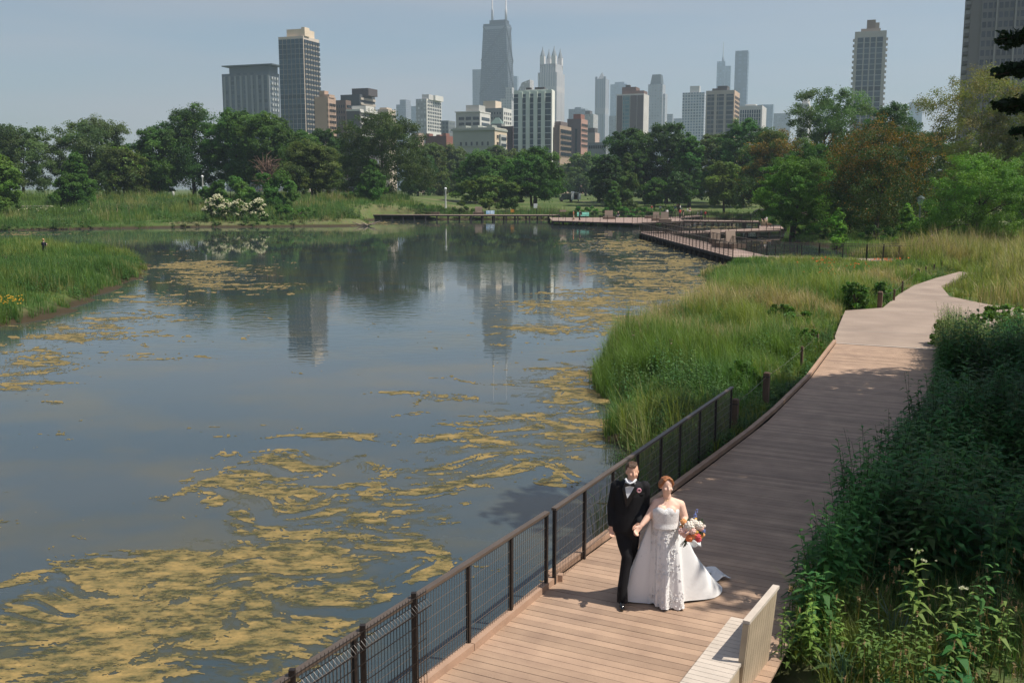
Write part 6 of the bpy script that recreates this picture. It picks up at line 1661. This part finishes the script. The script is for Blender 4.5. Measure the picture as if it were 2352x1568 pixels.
# lace appliques climbing the skirt
rg = rnds(55); b2 = LMB(O)
def skirt_at(th, t_):
    k = int(th / (2 * math.pi) * NT) % NT; i = min(NR_, int(t_ * NR_)); return Vector(vs[i * NT + k])
for n_ in range(1500):
    th = rg.uniform(math.pi * .98, math.pi * 1.80); t_ = rg.uniform(0, 1)
    dens_ = max(1.0 * math.exp(-(t_ / .22) ** 2), .75 * math.exp(-((t_ - .9) / .13) ** 2), .5 * math.exp(-((t_ - .35 - .3 * math.sin(3 * th)) / .12) ** 2), .12)
    if rg.random() > dens_: continue
    p = skirt_at(th, t_); nrm_ = Vector((math.cos(th), math.sin(th), .35)).normalized(); s_ = rg.uniform(.010, .024)
    tt_ = nrm_.cross(Vector((rg.normal(), rg.normal(), rg.normal()))).normalized(); bb_ = nrm_.cross(tt_); p = p + nrm_ * .006
    b2.add([p - tt_ * s_, p + bb_ * s_ * .5 + nrm_ * .004, p + tt_ * s_, p - bb_ * s_ * .5 + nrm_ * .004], [(0, 1, 2, 3)])
tag(b2.build('lace_applique', LACE, sk), kind='stuff')
# crumpled end of the train and a wisp of veil
mb = LMB(O)
def sheet(mb, c, wx, wy, amp, seed, zc=.02, rot=0.0, nn_=22):
    vs = []; fs = []; rr = random.Random(seed); p1, p2 = rr.uniform(0, 6), rr.uniform(0, 6)
    for i in range(nn_):
        for k in range(nn_):
            u_ = i / (nn_ - 1) * 2 - 1; v_ = k / (nn_ - 1) * 2 - 1
            x = u_ * wx * (1 - .35 * (v_ + 1) / 2); y = v_ * wy
            z = zc + amp * (1.0 - abs(v_) * .5) * (.55 + .45 * math.sin(5 * u_ + p1 + 1.5 * v_)) * (1 - u_ * u_ * .55)
            vs.append((c.x + x * math.cos(rot) - y * math.sin(rot), c.y + x * math.sin(rot) + y * math.cos(rot), c.z + max(.006, z)))
    for i in range(nn_ - 1):
        for k in range(nn_ - 1): fs.append((i * nn_ + k, i * nn_ + k + 1, (i + 1) * nn_ + k + 1, (i + 1) * nn_ + k))
    mb.add(vs, fs, True)
sheet(mb, G(1317.1 + .252 * 1295, 1034.9 + .252 * 1172), .20, .10, .11, 3, rot=.5)
sheet(mb, G(1317.1 + .252 * 1220, 1034.9 + .252 * 1140), .20, .12, .16, 5, rot=.3)
mb.build('train', TULLE, gown)
mb = LMB(O)
b0 = Z4(1060, 840, YB + .15)
vs2 = []; fs2 = []
for i in range(12):
    for k in range(8):
        u_ = i / 11; v_ = k / 7
        vs2.append(b0 + Vector((.17 * u_, .03 * math.sin(4 * v_ + 3 * u_) + .12 * u_, -.02 - .05 * u_ * u_ + (v_ - .5) * (.13 - .07 * u_) + .012 * math.sin(9 * u_ + 5 * v_))))
for i in range(11):
    for k in range(7): fs2.append((i * 8 + k, i * 8 + k + 1, (i + 1) * 8 + k + 1, (i + 1) * 8 + k))
mb.add(vs2, fs2, True); mb.build('veil', TULLE, e)

# ---- bouquet
bc = Z4(1072, 718, YB - .30)
e = empty('bouquet', bc, 'colourful bouquet of peach, pink, white and blue flowers held by the bride', 'bouquet'); O = Vector((0, 0, 0))
fc = {'white_petals': lin(236, 226, 212), 'blush_petals': lin(238, 196, 184), 'peach_petals': lin(240, 172, 112), 'orange_petals': lin(228, 132, 84), 'coral_petals': lin(222, 92, 96), 'blue_petals': lin(126, 142, 200), 'yellow_petals': lin(236, 190, 96)}
FM = {k: mat(k, v, .7, .18, 60) for k, v in fc.items()}
lay = [(-70, -75, 26, 'peach_petals'), (-22, -48, 40, 'white_petals'), (20, -70, 30, 'white_petals'), (58, -50, 34, 'white_petals'), (80, -20, 22, 'blush_petals'), (-80, 5, 32, 'blush_petals'), (-50, -20, 26, 'blush_petals'), (5, -5, 28, 'blush_petals'), (-38, 12, 18, 'blue_petals'), (-20, 0, 14, 'blue_petals'),
       (20, 28, 20, 'orange_petals'), (-20, 60, 30, 'orange_petals'), (50, 48, 26, 'coral_petals'), (62, 78, 24, 'coral_petals'), (100, 40, 17, 'peach_petals'), (38, 5, 16, 'yellow_petals'), (92, -5, 16, 'blue_petals'), (66, -25, 12, 'blue_petals'), (108, -34, 14, 'white_petals'), (-58, 36, 22, 'blush_petals'),
       (10, 50, 18, 'peach_petals'), (38, -130, 13, 'blue_petals'), (48, -152, 12, 'blue_petals'), (22, -118, 10, 'blue_petals'), (34, -98, 11, 'yellow_petals'), (0, -92, 14, 'white_petals'), (105, 10, 13, 'blue_petals'), (-5, 82, 14, 'peach_petals'), (85, 60, 12, 'yellow_petals'), (-92, -32, 12, 'peach_petals')]
for k, (dx, dy, r_, mn) in enumerate(lay):
    r0 = r_ * .00149; dpt = -.06 * (1 - (dx * dx + dy * dy) / 16000.0)
    c = Vector((dx * .00149, dpt, -dy * .00153)); b2 = MB()
    if mn == 'blue_petals' and r_ < 15:
        for q in range(9): b2.ball(c + Vector((rg.uniform(-1, 1), rg.uniform(-1, 1), rg.uniform(-1.4, 1.4))) * r0, r0 * .38, 5, 4)
    else:
        for ring, (nr, rr2, z_) in enumerate(((1, 0, 1.0), (5, .42, .85), (8, .78, .5))):
            for q in range(nr):
                a = q * 2 * math.pi / nr + ring; b2.ball(c + Vector((math.cos(a) * rr2, -z_ * .6, math.sin(a) * rr2)) * r0, r0 * .40, 6, 4, 1, .7, 1)
        b2.ball(c, r0 * .8, 8, 6)
    b2.build('flower', FM[mn], e)
P_ = np.array([[rg.uniform(-.13, .15), rg.uniform(-.04, .05), rg.uniform(-.11, .13)] for _ in range(150)])
obj('foliage', quads_mesh('foliage', leaf_quads(P_, unit(rg, 150), .03, .012, rg), col_var(rg, 150, (.06, .11, .04), .3, .1)), e, LEAF)
b2 = MB()
for k in range(16): b2.tube([(-.03 + rg.uniform(-.02, .03), .03, -.08), (-.055 + rg.uniform(-.02, .02), .02, -.14), (-.085 + rg.uniform(-.05, .05), rg.uniform(-.02, .03), -.215 + rg.uniform(-.02, .02))], [.004, .004, .003], 5)
b2.build('stems', mat('stem_green', (.035, .06, .02), .6), e)

# ---- small figures
def figure(label, px, pyf, h_, top, bottom, hair, face_=0.0, walk_=.12, base=None, skirt=False, sit=False, arms='down', group='visitors in the park', Yd=None, z=0.0, skin=SKIN, vox=.022):
    b0 = base or (G(px, pyf, z) if Yd is None else AT(px, pyf, Yd))
    e = empty('person', b0, label, 'person', group, rz=face_)
    s = h_ / 1.75
    V_ = lambda x, y, z_: Vector((x * s, y * s, z_ * s))
    hipz = .45 if sit else .92
    kn = .45 if sit else .50
    mb = MB(); mb.ball(V_(0, -.01, hipz + .73), .105 * s, 10, 8, .8, .95, 1.1); mb.capsule(V_(0, 0, hipz + .52), V_(0, 0, hipz + .66), .055 * s, .05 * s, 8)
    mb.ball(V_(0, -.11, hipz + .72), .018 * s, 6, 5)
    mb.tube([V_(0, 0, hipz), V_(0, 0, hipz + .3), V_(0, 0, hipz + .52)], [.13 * s, .12 * s, .15 * s], 8, sq=.6)
    hands = []
    for sd in (-1, 1):
        sh = V_(sd * .18, 0, hipz + .50)
        if arms == 'down': el, wr = V_(sd * .23, .02 * sd, hipz + .22), V_(sd * .22, -.08, hipz - .02)
        elif arms == 'run': el, wr = V_(sd * .26, .14 * sd, hipz + .25), V_(sd * .18, -.15 + .1 * sd, hipz + .32)
        else: el, wr = V_(sd * .24, -.05, hipz + .25), V_(sd * .08, -.25, hipz + .42)
        mb.capsule(sh, el, .045 * s, .038 * s, 7); mb.capsule(el, wr, .038 * s, .028 * s, 7); mb.ball(wr, .04 * s, 6, 5); hands.append((sh, el, wr))
    legs = []
    for sd in (-1, 1):
        hp = V_(sd * .09, 0, hipz)
        if sit: k_, f_ = V_(sd * .12, -.42, .46), V_(sd * .12, -.45, .06)
        else: k_, f_ = V_(sd * .10, -.06 - walk_ * sd * .4, kn), V_(sd * .10, -walk_ * sd, .07)
        legs.append((hp, k_, f_)); mb.capsule(hp, k_, .075 * s, .05 * s, 8); mb.capsule(k_, f_, .05 * s, .035 * s, 8); mb.capsule(f_ + V_(0, .04, -.03), f_ + V_(0, -.14, -.035), .035 * s, .028 * s, 6)
    mb.remesh('body', skin, e, vox, 2)
    mb = MB(); mb.tube([V_(0, 0, hipz - .03), V_(0, 0, hipz + .25), V_(0, 0, hipz + .48), V_(0, 0, hipz + .56)], [.165 * s, .155 * s, .19 * s, .09 * s], 10, sq=.65)
    for sh, el, wr in hands: mb.capsule(sh, sh.lerp(el, .75), .062 * s, .055 * s, 7)
    mb.build('top', top, e)
    mb = MB()
    if skirt: mb.tube([V_(0, 0, hipz + .1), V_(0, 0, hipz - .1), V_(0, 0, hipz - .42)], [.15 * s, .19 * s, .27 * s], 10)
    else:
        for hp, k_, f_ in legs: mb.tube([hp + V_(0, 0, .05), k_, k_.lerp(f_, .85)], [.10 * s, .075 * s, .06 * s], 8)
    mb.build('trousers' if not skirt else 'skirt', bottom, e)
    mb = MB(); mb.ball(V_(0, .02, hipz + .76), .115 * s, 10, 8, .82, .95, 1.0)
    mb.build('hair', hair, e)
    return e, s, hipz
def cl(n, r, g, b_): return mat('cloth_' + n, lin(r, g, b_), .85, .1, 6)
navy, whitec, blackc, greyc, orangec, bluec, redc, tanc, pinkc, greenc = cl('navy', 24, 28, 46), cl('white', 225, 225, 222), cl('black', 24, 24, 28), cl('grey', 110, 112, 118), cl('orange', 176, 110, 58), cl('blue', 70, 120, 170), cl('red', 170, 50, 44), cl('tan', 170, 150, 124), cl('pink', 206, 150, 150), cl('green', 60, 90, 70)
BLOND = mat('blond_hair', (.36, .22, .09), .6, .3, 30); DARKH = mat('dark_hair', (.03, .02, .016), .6, .3, 30)
b0 = G(103, 596, -.1)
figure('blond woman in a dark sleeveless outfit standing among reeds on the left bank', 103, 596, 1.62, navy, blackc, BLOND, face_=math.pi * .9, arms='up', base=b0, walk_=.03)
figure('jogger in black crossing behind the tall grass on the right', 2137, 590, 1.75, blackc, blackc, DARKH, face_=R(-60), arms='run', walk_=.3, skin=SKINM)
e, s, hp = figure('person in an orange coat standing at the front of the platform', 1317, 507, 1.72, orangec, tanc, DARKH, face_=R(90), Yd=168, base=AT(1317, 507, 168) if False else Vector((AT(1317, 507, 171).x, 171, .05)))
e, s, hp = figure('person in dark clothes with a backpack standing on the platform', 1332, 507, 1.78, blackc, navy, DARKH, face_=R(-70), base=Vector((AT(1332, 507, 170).x, 170, .05)), group='visitors in the park')
m_ = MB(); m_.box((0, .22, hp + .3), (.3, .2, .45)); m_.build('backpack', blackc, e)
fl = [(1562, 494, 186, 'man in a patterned top walking up the ramp from the platform', redc, navy, DARKH), (1569, 494, 188, 'person in dark shorts walking beside the man on the ramp', blackc, tanc, DARKH), (1532, 496, 186, 'person in a white shirt at the rear of the platform', whitec, greyc, DARKH),
      (1420, 501, 186, 'person seated by a stroller on the platform', blackc, greyc, DARKH), (1603, 487, 208, 'person in white at the left of the trio on the lawn', whitec, navy, DARKH), (1611, 487, 209, 'person in blue-grey in the middle of the trio on the lawn', greyc, blackc, BLOND),
      (1620, 487, 208, 'person with a white cap at the right of the trio on the lawn', redc, blackc, DARKH), (1579, 480, 222, 'person in white sitting on the lawn between picnic and ramp', whitec, tanc, DARKH), (1585, 480, 223, 'person in pink sitting on the lawn between picnic and ramp', pinkc, whitec, BLOND)]
for px, py, Yd, lb, tp, bt_, hr in fl:
    x = AT(px, py, Yd).x; z = .05 if Yd < 200 else hz(x, Yd)
    figure(lb, px, py, 1.75, tp, bt_, hr, face_=R((px * 37) % 360), base=Vector((x, Yd, z)), sit=('sitting' in lb or 'seated' in lb), vox=.035)
cols = [(whitec, 'white'), (blackc, 'black'), (tanc, 'tan'), (whitec, 'white'), (bluec, 'blue'), (greyc, 'grey'), (bluec, 'blue'), (pinkc, 'pink'), (whitec, 'white')]
pos = ['leftmost of the picnic party', 'second from the left in the picnic party', 'third from the left in the picnic party', 'left of the middle of the picnic party', 'in the middle of the picnic party', 'right of the middle of the picnic party', 'third from the right in the picnic party', 'second from the right, taller, in the picnic party', 'rightmost of the picnic party']
for k, px in enumerate((1517, 1523, 1529, 1535, 1541, 1547, 1551, 1556, 1562)):
    Yd = 232 + (k % 3) * 1.5; x = AT(px, 470, Yd).x
    figure('person in %s sitting %s' % (cols[k][1], pos[k]), px, 470, 1.75, cols[k][0], (blackc, navy, greyc)[k % 3], DARKH if k % 3 else BLOND, face_=R(k * 50), base=Vector((x, Yd, hz(x, Yd))), sit=k != 7, group='picnic party under the dark grove', vox=.04)
x = AT(1497, 476, 226).x; figure('lone person in red on the lawn left of the picnic party', 1497, 476, 1.7, redc, greyc, DARKH, base=Vector((x, 226, hz(x, 226))), vox=.04)
for px, lb, tp in ((1752, 'man in black standing where the boardwalk meets the shaded trees', blackc), (1759, 'woman in white top standing where the boardwalk meets the shaded trees', whitec)):
    p = AT(px, 514, 146); figure(lb, px, 514, 1.72, tp, tanc, DARKH, face_=R(20), base=Vector((p.x, 146, 0)))
# dog beside them
p = AT(1766, 520, 142); e = empty('dog', (p.x, 142, 0), 'small brown dog standing beside the couple at the shaded end of the boardwalk', 'dog')
mb = MB(); mb.tube([(-.3, 0, .42), (-.1, 0, .40), (.2, 0, .44), (.34, 0, .5)], [.08, .12, .15, .09], 8); mb.capsule((.32, 0, .5), (.45, 0, .66), .07, .06, 8); mb.ball((.5, 0, .70), .085, 8, 6, 1.1, .9, .9); mb.capsule((.55, 0, .68), (.65, 0, .66), .045, .03, 7)
for sx_ in (-.25, .25):
    for sy_ in (-.07, .07): mb.tube([(sx_, sy_, .40), (sx_ + (.05 if sx_ < 0 else 0), sy_, .22), (sx_, sy_, .02)], [.06, .035, .03], 6)
mb.capsule((-.34, 0, .46), (-.5, 0, .62), .03, .015, 6); mb.ball((.47, .06, .78), .03, 6, 5, .6, .5, 1.3); mb.ball((.47, -.06, .78), .03, 6, 5, .6, .5, 1.3)
mb.remesh('body', mat('dog_fur', (.16, .09, .05), .9, .3, 8), e, .02, 2)

# ------------------------------------------------------------------ lamps, signs, seats, trailer
CONC = mat('lamp_concrete', lin(176, 178, 170), .8, .08, 2); GLOBE = mat('lamp_globe', (.72, .74, .72), .3)
def lamp(label, px, yt, yb, Yd):
    x = AT(px, yb, Yd).x; zb = AT(px, yb, Yd).z; zg = hz(x, Yd); zt = AT(px, yt, Yd).z; h_ = zt - zg
    e = empty('street_lamp', (x, Yd, zg), label, 'lamp', 'round globe lamps in the park')
    mb = MB(); mb.lathe([(.30, -.2), (.28, .5), (.20, .7), (.15, h_ - .75), (.20, h_ - .6), (.20, h_ - .5)], n=12); mb.build('post', CONC, e)
    mb = MB(); mb.ball((0, 0, h_ - .25), .29, 14, 10); mb.build('globe', GLOBE, e)
    mb = MB(); mb.lathe([(.12, h_ - .0), (.05, h_ + .06), (.02, h_ + .16)], n=8); mb.build('finial', POSTM, e)
lamp('white lamp post standing against the olive tree', 729, 410, 455, 214)
lamp('white globe lamp post beside the low spreading tree, on the mown lawn', 1023.5, 431, 468, 212)
lamp('white globe lamp half hidden behind the leafy bushes on the left', 466, 403, 440, 216)
x = AT(398, 449, 226).x; o_ = MB().lathe([(.3, -.2), (.28, 1.5), (.2, 1.6)], n=10).build('concrete_post', CONC); o_.location = (x, 226, hz(x, 226)); tag(o_, 'short pale concrete post in front of the big dark locust tree', 'post')
# green lantern lamp
GRN = mat('green_iron', (.025, .05, .04), .5); p = AT(2111, 515, 104); zt = AT(2111, 449, 104).z; zg = hz(p.x, 104); h_ = zt - zg
e = empty('lantern_lamp', (p.x, 104, zg), 'grey-green lantern street lamp between the two young trees', 'lamp')
mb = MB(); mb.lathe([(.16, -.2), (.14, .9), (.08, 1.1), (.07, h_ - 1.1), (.16, h_ - 1.0)], n=10); mb.build('post', mat('grey_post', lin(110, 122, 120), .6), e)
mb = MB(); mb.lathe([(.22, h_ - .95), (.34, h_ - .35)], n=8, smooth=False); mb.build('lantern_glass', mat('lantern_glass', lin(150, 165, 165), .3), e)
mb = MB(); mb.lathe([(.50, h_ - .34), (.45, h_ - .25), (.2, h_ - .08), (.05, h_)], n=8, smooth=False); mb.box((0, 0, h_ - .62), (1.0, .05, .05)); mb.build('lantern_roof', GRN, e)
# trailer and truck
WH = mat('white_paint', (.72, .72, .70), .4); DG = mat('dark_green_paint', (.03, .045, .032), .4); RUB = mat('rubber', (.02, .02, .02), .9)
Yd = 268; x = AT(1320, 452, Yd).x; zg = hz(x, Yd)
e = empty('trailer', (x, Yd, zg), 'small white box trailer with open rear door on the lawn', 'trailer')
for nm, c, d in (('roof', (0, 0, 2.35), (2.0, 2.6, .12)), ('side_wall', (-.95, 0, 1.45), (.08, 2.6, 1.7)), ('side_wall', (.95, 0, 1.45), (.08, 2.6, 1.7)), ('rear_wall', (0, 1.26, 1.45), (1.82, .08, 1.7)), ('floor', (0, 0, .56), (2.0, 2.6, .1)), ('front_wall', (-.6, -1.26, 1.45), (.62, .08, 1.7)), ('roof_unit', (-.5, 0, 2.55), (.8, .8, .28)), ('open_door', (1.25, -1.3, 1.4), (.5, .06, 1.6)), ('interior_rack', (.3, .6, 1.2), (.7, .5, 1.1))):
    m_ = MB(); m_.box(c, d); m_.build(nm, WH if nm != 'interior_rack' else mat('rack_brown', (.12, .07, .05), .8), e)
for sx_ in (-1.0, 1.0):
    m_ = MB(); m_.tube([(sx_ - .1, 0, .35), (sx_ + .1, 0, .35)], .35, 16); m_.build('wheel', RUB, e)
x2 = AT(1301, 454, Yd).x; e = empty('utility_truck', (x2, Yd, zg), 'dark green box truck parked right before the white trailer', 'truck')
mb = MB(); mb.box((.6, 0, 1.35), (2.4, 1.9, 1.7)); mb.build('cargo_box', DG, e)
mb = MB(); mb.prism([(-1.9, .45), (-.65, .45), (-.65, 2.0), (-1.2, 1.95), (-1.45, 1.25), (-1.9, 1.1)], -.9, .9)
mb.v = [(a, c, b_) for a, b_, c in mb.v]; cab = mb.build('cab', DG, e)
m_ = MB(); m_.box((-1.05, -.91, 1.6), (.5, .03, .4)); m_.build('side_window', GLD, e)
for a in (-1.3, 1.2):
    for b_ in (-.85, .85): m_ = MB(); m_.tube([(a, b_ - .12, .38), (a, b_ + .12, .38)], .38, 16); m_.build('wheel', RUB, e)
# wooden seats with backs
SEATW = mat('seat_wood', lin(112, 94, 82), .8, .1, 1.5); SEATP = mat('seat_panel', lin(142, 126, 112), .8, .08, 1.5)
def seat(label, px, py, z, Yd, w=2.2, hback=1.25, rz=0.0, back=True, d=1.1, wide=None):
    x = AT(px, py, Yd).x
    e = empty('park_bench', (x, Yd, z), label, 'seat', 'box seats on the far boardwalks', rz)
    m_ = MB(); m_.box((0, 0, .22), (w, d, .40)); m_.build('base_box', SEATW, e)
    m_ = MB()
    for k in range(9): m_.box((0, -d / 2 + (k + .5) * d / 9, .44), (w + .06, d / 9 * .9, .035))
    m_.build('seat', SEATP, e)
    if back: m_ = MB(); m_.box((0, d / 2 + .06, hback / 2 + .2), (w * .66, .1, hback + .2), rx=-.12); m_.build('backrest', SEATP, e)
seat('low seat with a pale back panel in the middle of the platform', 1399, 501, .05, 180)
seat('seat with a pale back panel on the leftmost low boardwalk', 1099, 489, .32, 203)
seat('long low seat at the right end of the platform', 1500, 500, .05, 184, w=3, back=False)
seat('tall box seat at the right end of the platform, left of its twin', 1508, 503, .05, 170, w=1.6, hback=1.2)
seat('tall box seat at the corner of the platform, right of its twin', 1528, 504, .05, 165, w=1.9, hback=1.3)
seat('box seat with a high back near the slanting boardwalk rear edge', 1652, 555, 0, 100, w=1.8, hback=1.1, rz=.5)
seat('broad box seat without back on the slanting boardwalk', 1662, 563, 0, 94, w=1.9, back=False, rz=.5)
seat('tall box seat at the rear railing of the slanting boardwalk', 1688, 561, 0, 92, w=1.7, hback=1.3, rz=.5)
seat('brown seat at the far left of the low boardwalk', 997, 487, .32, 204, w=2.2, back=False)
# signs
def sign(label, px, pyb, pyt, Yd, w, hh, m, z, tilt=0.0, posts=1, name='sign'):
    x = AT(px, pyb, Yd).x; zt = AT(px, pyt, Yd).z - z
    e = empty(name, (x, Yd, z), label, 'sign')
    m_ = MB(); m_.box((0, -.05, zt - hh / 2), (w, .06, hh), rx=tilt); m_.build('panel', m, e)
    for k in range(posts): m_ = MB(); m_.box(((k - (posts - 1) / 2) * w * .7, 0, (zt - hh * .2) / 2), (.07, .07, zt - hh * .2)); m_.build('post', POSTM, e)
sign('green tilted information panel behind the person with the backpack', 1339, 500, 487, 186, 2.2, .8, mat('sign_green', lin(96, 168, 148), .5), .05, -.5, 2)
sign('small white sign on a slim post left of the person in orange', 1293, 503, 482, 180, 1.2, .35, SEATP, .05)
zz = hz(AT(1230, 476, 212).x, 212)
sign('small white notice board at the trunk of the neat round tree', 1230, 477, 467.5, 212, .8, .95, WH, zz, 0, 2)
sign('yellow notice on the fence of the low boardwalk', 1177, 488, 481, 203, .7, .6, mat('sign_yellow', lin(214, 150, 50), .6), .3)
sign('blue and white curved panel on the low boardwalk', 1126, 491, 483.5, 203.5, 1.7, .75, mat('sign_blue', lin(90, 160, 205), .5, 0, 1.2, col2=lin(228, 234, 238)), .3, -.3, 2)
x = AT(78, 478, 190).x; o_ = MB().box((0, 0, .3), (5, .9, .7)).box((0, 0, .75), (5.2, 1.1, .12)).build('stone_wall', mat('pale_stone', lin(176, 160, 150), .9, .15, 1.2)); o_.location = (x, 190, hz(x, 190)); tag(o_, 'low pale stone wall on the far left meadow', 'wall')
x = AT(1748, 482, 204).x; o_ = MB(); o_.ball((0, 0, .7), 1.2, 9, 6, 1.3, .8, .8); o_.ball((1.1, .2, 1.1), .8, 8, 6, .6, .6, 1.8); o_ = o_.build('boulder', mat('pale_stone', lin(176, 160, 150), .9, .15, 1.2)); o_.location = (x, 204, hz(x, 204)); tag(o_, 'pale upright boulder at the tree edge right of the lawn', 'rock')
# ------------------------------------------------------------------ haze
hb = MB(); hb.box((0, 2100, 299), (7000, 4400, 606)) 
hm = bpy.data.materials.new('haze'); hm.use_nodes = True
t = hm.node_tree; t.nodes.clear(); out = t.nodes.new('ShaderNodeOutputMaterial'); pv = t.nodes.new('ShaderNodeVolumePrincipled')
pv.inputs['Color'].default_value = (.70, .85, 1.0, 1); pv.inputs['Density'].default_value = HAZE; pv.inputs['Anisotropy'].default_value = .3
t.links.new(pv.outputs[0], out.inputs['Volume'])
if HAZE > 0:
    tag(hb.build('haze', hm), kind='stuff')
